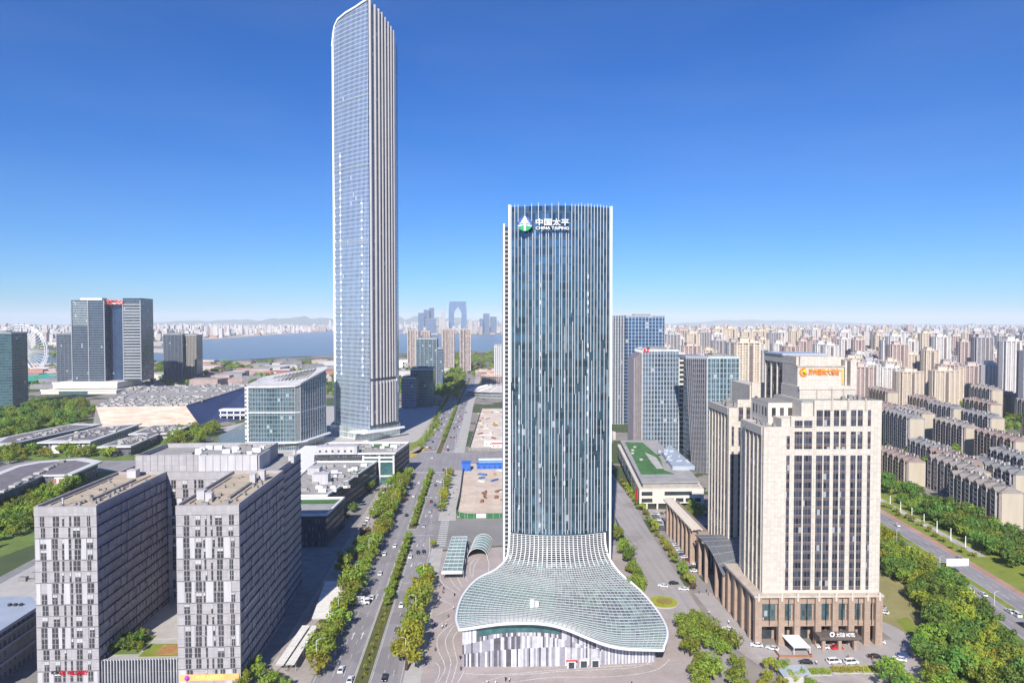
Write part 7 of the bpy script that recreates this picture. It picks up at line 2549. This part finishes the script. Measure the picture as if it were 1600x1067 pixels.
# ================================================================== people on foot (a few pixels tall)
def person_mesh(seed, top, legs, stride):
    SK = [(0, 0, .92), (0, 0, 1.18), (0, .01, 1.42), (0, .02, 1.53), (0, .03, 1.62), (0, .03, 1.72)]
    RD = [.15, .14, .16, .06, .10, .07]
    me = bpy.data.meshes.new("person")
    v = list(SK); r_ = list(RD); e = [(i, i + 1) for i in range(5)]
    for s in (-1, 1):
        b = len(v)
        st = stride * s
        v += [(.1 * s, 0, .88), (.1 * s, st * .5, .48), (.1 * s, st * .55 - .05, .08), (.1 * s, st * .55 + .1, .04)]
        r_ += [.1, .075, .05, .045]; e += [(0, b), (b, b + 1), (b + 1, b + 2), (b + 2, b + 3)]
        b = len(v)
        v += [(.2 * s, 0, 1.4), (.25 * s, -st * .3, 1.12), (.24 * s, -st * .5 + .08, .9), (.24 * s, -st * .5 + .12, .8)]
        r_ += [.065, .05, .04, .03]; e += [(2, b), (b, b + 1), (b + 1, b + 2), (b + 2, b + 3)]
    me.from_pydata(v, e, [])
    o = bpy.data.objects.new("person_skeleton", me)
    COL.objects.link(o)
    o.modifiers.new("s", 'SKIN')
    for i, sv in enumerate(me.skin_vertices[0].data):
        sv.radius = (r_[i], r_[i])
        sv.use_root = i == 0
    bpy.context.view_layer.update()
    out = bpy.data.meshes.new_from_object(o.evaluated_get(bpy.context.evaluated_depsgraph_get()))
    bpy.data.objects.remove(o)
    out.materials.clear()
    for m in (legs, top, M_plain("skin", (.5, .33, .25), .6), M_plain("hair", (.02, .015, .012), .7)):
        out.materials.append(m)
    for p in out.polygons:
        z = p.center.z
        p.material_index = 0 if z < .93 and abs(p.center.x) < .2 else (3 if z > 1.68 else (2 if z > 1.5 or (abs(p.center.x) > .18 and z < .9) else 1))
    return out
PMS = [person_mesh(1, M_plain("coat_dark", (.03, .03, .04), .8), M_plain("trousers_dark", (.02, .02, .03), .8), .35), person_mesh(2, M_plain("shirt_red", (.35, .04, .04), .8), M_plain("trousers_grey", (.1, .1, .1), .8), .3), person_mesh(3, M_plain("shirt_white", (.7, .7, .7), .8), M_plain("trousers_blue", (.05, .06, .12), .8), .25)]
ped = random.Random(17)
for spot, P, n in (("on the plaza paving beside the sail roof", [(-19, 240), (-10, 250), (-12, 310), (-19, 318)], 7), ("on the plaza before the panelled front", [(-5, 214), (60, 212), (60, 230), (0, 231)], 7), ("on the drive along the hotel's granite side", [(93, 262), (101, 262), (101, 330), (97, 330)], 6),
                   ("on the hotel forecourt paving", [(106, 231), (155, 231), (155, 240), (106, 240)], 5), ("on the left pavement of the avenue", [(-72, 320), (-64, 320), (-64, 540), (-72, 540)], 10), ("on the pavement beside the green hoarding", [(-24, 425), (-16, 425), (-16, 540), (-24, 540)], 7)):
    for x, y in scatter(P, n, 2.0, n * 7):
        kk = ped.randrange(3)
        o = put("person", PMS[kk], None, (x, y, .17 if x > -20 else .21), ped.uniform(0, 6.28))
        tag(o, "person in %s walking %s" % (("dark clothes", "a red top", "a white top")[kk], spot), "person", "people walking " + spot)
for px, py, k, lab in ((693, 921, 0, "dark-clothed walker left of the sail roof, upper of the pair on the plaza"), (692, 927, 1, "red-topped walker left of the sail roof, lower of the pair on the plaza"), (710, 931, 0, "walker in dark clothes close to the sail roof's left rim"),
                       (790, 1064, 0, "walker in dark clothes at the bottom edge before the panelled front"), (796, 1065, 2, "walker in white top at the bottom edge before the panelled front"), (1104, 925, 0, "walker in dark clothes on the drive beside the hotel's granite side"), (1107, 930, 1, "walker in red top on the drive beside the hotel's granite side"),
                       (719, 1030, 0, "person in dark clothes standing at the left corner of the panelled front"), (720, 1047, 0, "person in dark clothes at the foot of the panelled front's left corner"), (1216, 1032, 0, "walker in dark clothes on the hotel forecourt left of the black car"), (1070, 1022, 0, "walker in dark clothes on the path below the sail roof's right rim")):
    p = G(px, py, .17)
    o = put("person", PMS[k], None, (p.x, p.y, .17), tr.uniform(0, 6.28))
    tag(o, lab, "person")
# ================================================================== apartment slabs on the right
SLAB_WALL = [M_facade("slab_cream", (0.30, 0.25, 0.215), (0.03, 0.03, 0.04), 3.0, 3.4, (.3, .75), (.3, .7), ledge=.06), M_facade("slab_mauve", (0.27, 0.21, 0.22), (0.03, 0.03, 0.04), 3.0, 3.4, (.3, .75), (.3, .7), ledge=.06), M_facade("slab_grey", (0.27, 0.255, 0.26), (0.03, 0.03, 0.04), 3.0, 3.0, (.3, .75), (.3, .7), ledge=.06)]
GABLE = M_plain("gable_cream", (0.44, 0.385, 0.305), .85, 0, .08, .2, streak=True)
BALC = M_plain("balcony_white", (0.34, 0.31, 0.31), .8, 0, .15, .5)
SROOFS = [M_plain("slab_roof", (0.23, 0.205, 0.195), .9, 0, .35, .2, fine=.4), M_plain("slab_roof_red", (0.22, 0.165, 0.155), .9, 0, .35, .2, fine=.4), M_plain("slab_roof_grey", (0.18, 0.18, 0.19), .9, 0, .35, .2, fine=.4)]
BALCS = [BALC, M_plain("balcony_tan", (0.36, 0.30, 0.25), .8, 0, .2, .5), M_plain("balcony_grey", (0.30, 0.29, 0.31), .8, 0, .2, .5)]
def slab_proto(k, W, L, H):
    t = thing("apartment_slab", "-", "apartment block")
    mb = MB(); mb.box(-W / 2, W / 2, -L / 2, L / 2, 0, H); mb.build("walls", SLAB_WALL[k], t)
    mb = MB(); mb.box(-W / 2 + .8, W / 2 - .8, -L / 2 - .35, -L / 2 - .01, 0, H + .4); mb.build("gable_wall", GABLE, t)
    n = max(4, int(L / 9))
    br = random.Random(k * 7 + int(L + H))
    nf = int(H / 3)
    for i in range(n):
        y = -L / 2 + (i + .5) * L / n
        mb = MB()
        for f in range(nf):
            z = f * 3 + .2
            mb.box(-W / 2 - 1.5, -W / 2 - .01, y - 2.1, y + 2.1, z, z + 1.15)
        mb.box(-W / 2 - 1.55, -W / 2 - .01, y - 2.3, y - 2.1, 0, H + .6); mb.box(-W / 2 - 1.55, -W / 2 - .01, y + 2.1, y + 2.3, 0, H + .6)
        o_ = mb.build("balcony_stack", BALCS[k], t)
        mb = MB()
        for f in range(nf):
            z = f * 3 + .2
            if br.random() < .75: mb.box(-W / 2 - 1.3, -W / 2 - .02, y - 2.0, y + 2.0, z + 1.2, z + 2.75)
            if br.random() < .4: mb.box(-W / 2 - .6, -W / 2 - .02, y + 2.5, y + 3.3, z + .6, z + 1.3, 1)
        mb.build("balcony_glazing", [GLASS_D, WHITE_M], o_)
    mb = MB()
    for i in range(n):
        y = -L / 2 + i * L / n + .2
        mb.box(-W / 2 - .4, -W / 2 - .01, y, y + .8, 0, H + .3)
    mb.build("downpipe_pier", BALC, t)
    mb = MB()
    mb.add([(-W / 2 - .8, -L / 2 - .6, H), (W / 2 + .6, -L / 2 - .6, H), (W / 2 + .6, L / 2 + .6, H), (-W / 2 - .8, L / 2 + .6, H), (0, -L / 2 + 3, H + 3.4), (0, L / 2 - 3, H + 3.4)], [(0, 1, 4), (1, 2, 5, 4), (2, 3, 5), (3, 0, 4, 5), (3, 2, 1, 0)])
    for i in range(n):
        y = -L / 2 + (i + .5) * L / n
        mb.add([(-W / 2 - 1.6, y - 2.6, H + .3), (-W / 2 - 1.6, y + 2.6, H + .3), (-W / 2 - 1.6, y, H + 2.6), (-1, y - 2.4, H + 1.2), (-1, y + 2.4, H + 1.2), (-1, y, H + 3.2)], [(0, 1, 2), (0, 2, 5, 3), (1, 4, 5, 2)])
        mb.box(1, 3.2, y - 1.2, y + 1.2, H + 1, H + 4.0)
    rf = mb.build("roof", SROOFS[k], t)
    mb = MB()
    rr = random.Random(k)
    for i in range(n * 2):
        y = rr.uniform(-L / 2 + 3, L / 2 - 3); x = rr.uniform(-3, 3)
        mb.box(x, x + 1.0, y, y + 1.4, H + 1.5, H + 3.9 + rr.random())
    mb.build("roof_tank", CONC, rf)
    return t
SANG = -math.radians(8)
def slab_at(x, y, k, W, L, H, label, group):
    """first of a kind is built, later ones are copies"""
    key = (k, L, H)
    if key not in SLABS:
        t = slab_proto(k, W, L, H)
        SLABS[key] = (t, [(c, children_of(c)) for c in children_of(t)])
        t.location = (x, y, 0); t.rotation_euler = (0, 0, SANG); t["label"] = label; t["group"] = group
        return t
    t, tree_ = SLABS[key]
    return dup(t, (x, y, 0), SANG + rr.uniform(-.03, .03), label, group, scale=(1, rr.uniform(.88, 1.04), rr.uniform(.92, 1.14)), tree=tree_)
SLABS = {}
rr = random.Random(12)
def slab_front(px, pytop, H, L, k, W, label, group):
    p = G(px, pytop, H)
    ex, ey = Vector((math.cos(SANG), math.sin(SANG))), Vector((-math.sin(SANG), math.cos(SANG)))
    c = Vector((p.x, p.y)) + ex * W / 2 + ey * L / 2
    return slab_at(c.x, c.y, k, W, L, H, label, group), (c.x, c.y)
gS = "apartment slabs beyond the tree belt"
placed = []
for px, py, H, L, k, lab in ((1563, 770, 21, 54, 0, "nearest cream-gabled apartment slab above the right-hand tree belt"), (1516, 742, 21, 54, 0, "apartment slab joined end to end behind the nearest cream-gabled one"), (1418, 722, 18, 54, 1, "low mauve apartment slab just right of the hotel tower, behind the tree belt"),
                             (1512, 726, 21, 54, 1, "mauve apartment slab in the second row, gable above the nearest slab's roof"), (1585, 742, 21, 54, 2, "grey apartment slab in the second row at the right photo edge"), (1440, 647, 30, 54, 0, "tall cream-gabled slab standing right of the hotel roof"),
                             (1508, 669, 27, 54, 0, "cream-gabled slab to the right of and lower than the one by the hotel roof"), (1585, 690, 27, 54, 1, "dark-balconied slab at the right photo edge in the third row"), (1470, 706, 18, 54, 2, "low grey slab with pale ridged roof, in front of the two tall cream gables")):
    _, c = slab_front(px, py, H, L, k, 13.5, lab, gS)
    placed.append(c)
rr = random.Random(12)
ex, ey = Vector((math.cos(SANG), math.sin(SANG))), Vector((-math.sin(SANG), math.cos(SANG)))
for b in range(0, 8):
    for a in range(-1, 15):
        p = Vector((325, 430)) + ex * (a * 31 + rr.uniform(-4, 4) + b * 6) + ey * (b * 64 + rr.uniform(-9, 9) + (a % 3) * 8)
        if p.x < interp(HW, p.y) + 78 or p.x > p.y * 1.05 + 40 or any((p.x - q[0]) ** 2 * 3 + (p.y - q[1]) ** 2 < 58 ** 2 for q in placed):
            continue
        if rr.random() < .2: continue
        H = rr.choice((18, 21)) if b < 2 else rr.choice((18, 21, 27, 30, 33))
        kk = rr.randrange(3)
        slab_at(p.x, p.y, kk, 13.5, rr.choice((54, 54, 40)), H, "%s apartment slab, %s in the %s row behind the tree belt, counted from the hotel side" % (("cream", "mauve", "grey")[kk], ordinal(a + 2), ordinal(b + 1)), gS)
        placed.append((p.x, p.y))

# ================================================================== high-rise apartment towers
HI_WALL = [M_facade("tower_cream", (0.50, 0.42, 0.34), (0.08, 0.075, 0.08), 3.0, 3.2, (.35, .75), (.3, .7)), M_facade("tower_white", (0.50, 0.475, 0.465), (0.08, 0.075, 0.09), 3.0, 3.0, (.35, .75), (.25, .7)), M_facade("tower_pink", (0.36, 0.26, 0.25), (0.06, 0.055, 0.065), 3.0, 3.4, (.35, .75), (.25, .75)),
           M_facade("tower_grey", (0.25, 0.245, 0.26), (0.05, 0.05, 0.07), 3.0, 2.6, (.3, .8), (.2, .8))]
HI_BAY = [M_plain("bay_cream", (0.58, 0.50, 0.41), .8), M_plain("bay_white", (0.60, 0.575, 0.56), .8), M_plain("bay_pink", (0.48, 0.40, 0.37), .8), M_plain("bay_grey", (0.38, 0.37, 0.39), .8)]
HI_DARK = M_plain("recess_shade", (0.16, 0.13, 0.13), .8)  # dark strip on the wall: painted shade of a slot between bays
HI = []
def hi_proto(k, W, D, H, parts):
    walls, bays, cap = MB(), [], MB()
    walls.box(-W / 2, W / 2, -D / 2, D / 2, 0, H)
    n = max(3, int(W / 6))
    for i in range(n + 1):
        b = MB()
        x = -W / 2 + i * W / n
        b.box(x - .9, x + .9, -D / 2 - 1.1, -D / 2 - .02, 0, H + .6)
        bays.append(b)
    for s in (-1, 1):
        b = MB(); xa = s * (W / 2 + .02); xb = s * (W / 2 + 1.0)
        b.box(min(xa, xb), max(xa, xb), -D / 4, D / 4, 0, H + .8); bays.append(b)
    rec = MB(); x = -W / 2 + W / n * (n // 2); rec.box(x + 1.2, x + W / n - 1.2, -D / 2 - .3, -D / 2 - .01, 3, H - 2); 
    cap.box(-W / 2 - .6, W / 2 + .6, -D / 2 - 1.3, D / 2 + .6, H + .01, H + 1.1); cap.box(-W * .28, W * .1, -D * .2, D * .3, H + 1.1, H + 6.0); cap.box(W * .16, W * .32, -D * .2, D * .2, H + 1.1, H + 4.0); cap.box(-W * .3, W * .12, -D * .25, D * .32, H + 6, H + 6.6)
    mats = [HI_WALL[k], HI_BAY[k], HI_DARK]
    if parts:
        t = thing("apartment_tower", "-", "apartment tower")
        walls.build("walls", mats[0], t)
        for b in bays: b.build("bay_stack", mats[1], t)
        rec.build("recess_shade", mats[2], t)
        cap.build("roof_cap", mats[1], t)
        return t, [(c, []) for c in children_of(t)]
    one = MB()
    for m_, mi in [(walls, 0), (rec, 2), (cap, 1)] + [(b, 1) for b in bays]:
        q = len(one.v); one.v += m_.v; one.f += [tuple(q + i for i in f) for f in m_.f]; one.m += [mi] * len(m_.f)
    return one.mesh("apartment_tower", mats)
HI_FAR = [[hi_proto(k, W, D, H, False) for W, D, H in ((24, 15, 60), (20, 16, 84), (34, 14, 54), (26, 16, 96))] for k in range(4)]
HI_NEAR = {}
cols4 = ("cream", "white", "pinkish", "grey")
tot = 0
def hi_at(x, y, k, v, label, group, near, rz=0.0):
    W, D, H = ((24, 15, 60), (20, 16, 84), (34, 14, 54), (26, 16, 96))[v]
    if near:
        if (k, v) not in HI_NEAR:
            t, tr_ = hi_proto(k, W, D, H, True)
            HI_NEAR[(k, v)] = (t, tr_)
            t.location = (x, y, 0); t.rotation_euler = (0, 0, rz); t["label"] = label; t["group"] = group
            return t
        t, tr_ = HI_NEAR[(k, v)]
        return dup(t, (x, y, 0), rz, label, group, tree=tr_)
    o = put("apartment_tower", HI_FAR[k][v], None, (x, y, 0), rz)
    return tag(o, label, "apartment tower", group)
occupied = []
def free(x, y, d):
    if any((x - a) ** 2 + (y - b) ** 2 < d * d for a, b in occupied):
        return False
    occupied.append((x, y)); return True
rh = random.Random(8)
def field(n, ang0, ang1, y0, y1, kw, vw, place, near_y, d=40, rot=0.0):
    made = tries = 0
    while made < n and tries < n * 80:
        tries += 1
        y = y0 + (y1 - y0) * rh.random() ** 1.15
        a = rh.uniform(ang0, ang1)
        x = y * math.tan(a + CAM_YAW)
        if not free(x, y, d): continue
        if any((x - q[0]) ** 2 + (y - q[1]) ** 2 < 48 ** 2 for q in placed): continue
        k = rh.choices(range(4), kw)[0]; v = rh.choices(range(4), vw)[0]
        near = y < near_y
        hi_at(x, y, k, v, "%s %s apartment tower in %s" % (cols4[k], ("mid-height", "tall", "broad", "very tall")[v], place), "%s %s apartment towers in %s" % (cols4[k], ("mid-height", "tall", "broad", "very tall")[v], place), near, rot + rh.choice((0, 0, 0, .2, -.1)))
        made += 1
pa = lambda px: math.atan((px - 800) / 1067)
# landmark pair and nearer towers placed singly
for px, yt, Y, k, v, lab in ((1165, 532, 760, 0, 3, "tall cream apartment tower rising between the teal glass tower and the hotel"), (1183, 543, 770, 3, 1, "slim grey apartment tower just left of the hotel's rear range"), (1122, 512, 1500, 0, 3, "pale apartment tower with pierced crown, left one of the twin pair"), (1142, 512, 1520, 0, 3, "pale apartment tower with pierced crown, right one of the twin pair"),
                             (1580, 530, 900, 1, 3, "tall banded apartment tower near the right photo edge"), (1610, 545, 800, 3, 1, "dark apartment tower cut by the right photo edge"), (1452, 545, 1050, 0, 1, "cream windowless-ended tower right of centre in the right-hand estate"), (1402, 536, 1080, 2, 3, "pinkish very tall tower with cream end, right of the hotel sign")):
    p = GY(px, yt, Y)
    H0 = (60, 84, 54, 96)[v]
    o = hi_at(p.x, Y, k, v, lab, None, True)
    o.scale = (1, 1, max(.6, (p.z - 3) / H0))
    occupied.append((p.x, Y))
field(120, pa(1040), pa(1345), 1000, 2300, (5, 4, 3, 1.5), (3, 4, 2, 3), "the dense estate behind the hotel", 1400, 46)
field(70, pa(1340), pa(1625), 900, 1900, (4, 3, 4, 2), (4, 3, 4, 1.5), "the estate right of the hotel", 1300, 46)
field(60, pa(1040), pa(1620), 2300, 3600, (4, 4, 3, 2), (3, 3, 3, 2), "the hazy rows beyond the right-hand estates", 0, 60)
field(30, pa(1345), pa(1620), 740, 1000, (4, 3, 4, 2), (5, 0, 5, 0), "the front line of the right-hand estate", 1000, 44)

# ================================================================== far city and far woods: past counting
def far_city():
    mats = [M_plain("far_white", (0.50, 0.475, 0.47), .9, 0, .2, .02), M_plain("far_pink", (0.38, 0.30, 0.285), .9, 0, .2, .02), M_plain("far_grey", (0.24, 0.235, 0.25), .9, 0, .2, .02), M_facade("far_windows", (0.56, 0.52, 0.5), (.1, .1, .12), 4, 5, (.3, .8), (.2, .8)), M_plain("far_red_roof", (0.36, 0.17, 0.13), .9, 0, .2, .02)]
    mb = MB()
    r = random.Random(99)
    lake_keep = lambda x, y: (-1990 < x < 860 and 2050 < y < 11700 and not (-850 < x < 950 and y > 6600)) or (-1420 < x < -900 and y < 3400 and y > 2050)
    def add(n, y0, y1, h0, h1, w0, w1, a0=-.72, a1=.72, pw=1.6, keep=None):
        k = 0
        while k < n:
            y = y0 + (y1 - y0) * r.random() ** pw
            x = y * math.tan(r.uniform(a0, a1) + CAM_YAW)
            k += 1
            if lake_keep(x, y) or (x > 60 and y < 2600 and r.random() < .4):
                continue
            if keep and not keep(x, y): continue
            h = r.uniform(h0, h1); w = r.uniform(w0, w1); d = r.uniform(w0, w1)
            m = r.choice((0, 0, 1, 2, 3, 3)) if h > 25 else r.choice((0, 1, 2, 4, 2))
            mb.rbox(x, y, w, d, 0, h, r.choice((0, .15, -.12, .4)), m)
    # estates of towers standing in clusters
    for c in range(150):
        cy = 2700 + 10000 * r.random() ** 1.5
        cx = cy * math.tan(r.uniform(-.70, .70) + CAM_YAW)
        h = r.uniform(35, 100)
        mi = r.choice((0, 0, 1, 3, 3))
        for k in range(r.randrange(8, 22)):
            x, y = cx + r.gauss(0, 130), cy + r.gauss(0, 170)
            if lake_keep(x, y): continue
            mb.rbox(x, y, r.uniform(16, 34), r.uniform(14, 20), 0, h * r.uniform(.75, 1.15), .1, mi)
    add(2600, 2400, 12000, 6, 22, 20, 70)
    add(1500, 2600, 14000, 30, 85, 16, 34)
    # the far shore skyline left of the tallest tower
    for k in range(520):
        y = r.uniform(4300, 9800)
        x = r.uniform(-4900, -2060)
        mb.rbox(x, y, r.uniform(18, 40), r.uniform(18, 26), 0, r.uniform(30, 100), .1, r.choice((0, 0, 1, 3)))
    for k in range(240):
        mb.rbox(r.uniform(-2600, 1600), r.uniform(11600, 13500), r.uniform(20, 50), 30, 0, r.uniform(40, 150), 0, r.choice((0, 2, 3)))
    for k in range(60):
        mb.rbox(r.uniform(-850, 900), r.uniform(6900, 8200), r.uniform(20, 50), 30, 0, r.uniform(20, 90), 0, r.choice((0, 2, 3)))
    # middle distance left: low roofs among trees by the lake
    add(260, 1250, 2000, 6, 16, 16, 60, -.62, -.05, 1.0, lambda x, y: x < -60 and not (-760 < x < -560 and y < 1500) and not (-560 < x < -250 and y < 1330) and not (-330 < x < 60))
    add(160, 1300, 2600, 6, 20, 20, 60, -.2, .05, 1.0, lambda x, y: abs(x - xm(y)) > 70 and y > 1400)
    add(200, 650, 1500, 5, 14, 16, 50, .0, .3, 1.0, lambda x, y: 95 < x < 520 and not (130 < x < 240 and y < 900))
    o = mb.build("far_city", mats, fix=False)
    o["kind"] = "stuff"; o["label"] = "pale hazy mass of city blocks reaching to the horizon"
far_city()

def far_woods():
    mb = MB()
    r = random.Random(55)
    def clump(x, y, s):
        for k in range(16):
            a, e = r.uniform(0, 6.28), r.random()
            p = Vector((x + s * math.cos(a) * e, y + s * math.sin(a) * e, s * r.uniform(.2, 1.25) * (1 - .4 * e)))
            n = Vector((r.uniform(-1, 1), r.uniform(-1, .4), r.uniform(.1, 1))).normalized()
            t_ = n.orthogonal().normalized() * s * r.uniform(.25, .5); b = n.cross(t_)
            mb.quad(p - t_, p - b, p + t_, p + b, 0 if k % 3 else 1)
    def zone(n, y0, y1, a0, a1, s0, s1, keep):
        k = 0
        while k < n:
            y = y0 + (y1 - y0) * r.random() ** 1.3
            x = y * math.tan(r.uniform(a0, a1) + CAM_YAW)
            k += 1
            if keep(x, y): clump(x, y, r.uniform(s0, s1))
    lake = lambda x, y: (-1450 < x < 900 and y > 2080) or (-1990 < x and y > 3200 and x < 900)
    zone(900, 1150, 2080, -.66, -.04, 6, 10, lambda x, y: not lake(x, y) and x < -40 and not (-800 < x < -560 and y < 1330) and not (-560 < x < -290 and y < 1330))
    zone(500, 2100, 6500, -.72, -.2, 9, 18, lambda x, y: not lake(x, y))
    zone(420, 1400, 2800, -.12, .03, 6, 10, lambda x, y: abs(x - xm(y)) > 30)
    zone(900, 640, 2600, .12, .72, 6, 9, lambda x, y: x > 230)
    zone(1100, 2400, 9000, .02, .72, 12, 26, lambda x, y: True)
    zone(200, 640, 1300, .0, .25, 5, 8, lambda x, y: 90 < x < 420 and not (120 < x < 240 and y < 900))
    o = mb.build("far_woods", [LEAF_D, LEAF_A], fix=False)
    o["kind"] = "stuff"; o["label"] = "patches of hazy green trees between far city blocks"
far_woods()

# ================================================================== air
hz = MB(); hz.box(-R - 900, R + 900, -9900, R + 900, -1.0, 520.0)
ht = bpy.data.materials.new("haze_air")
ht.use_nodes = True
for n in list(ht.node_tree.nodes): ht.node_tree.nodes.remove(n)
ho = ht.node_tree.nodes.new("ShaderNodeOutputMaterial")
hv = ht.node_tree.nodes.new("ShaderNodeVolumePrincipled")
hv.inputs["Color"].default_value = (0.84, 0.91, 1.0, 1)
hv.inputs["Density"].default_value = 0.000048
hv.inputs["Anisotropy"].default_value = -0.15
ht.node_tree.links.new(hv.outputs[0], ho.inputs["Volume"])
hob = hz.build("haze", ht)
hob["kind"] = "stuff"
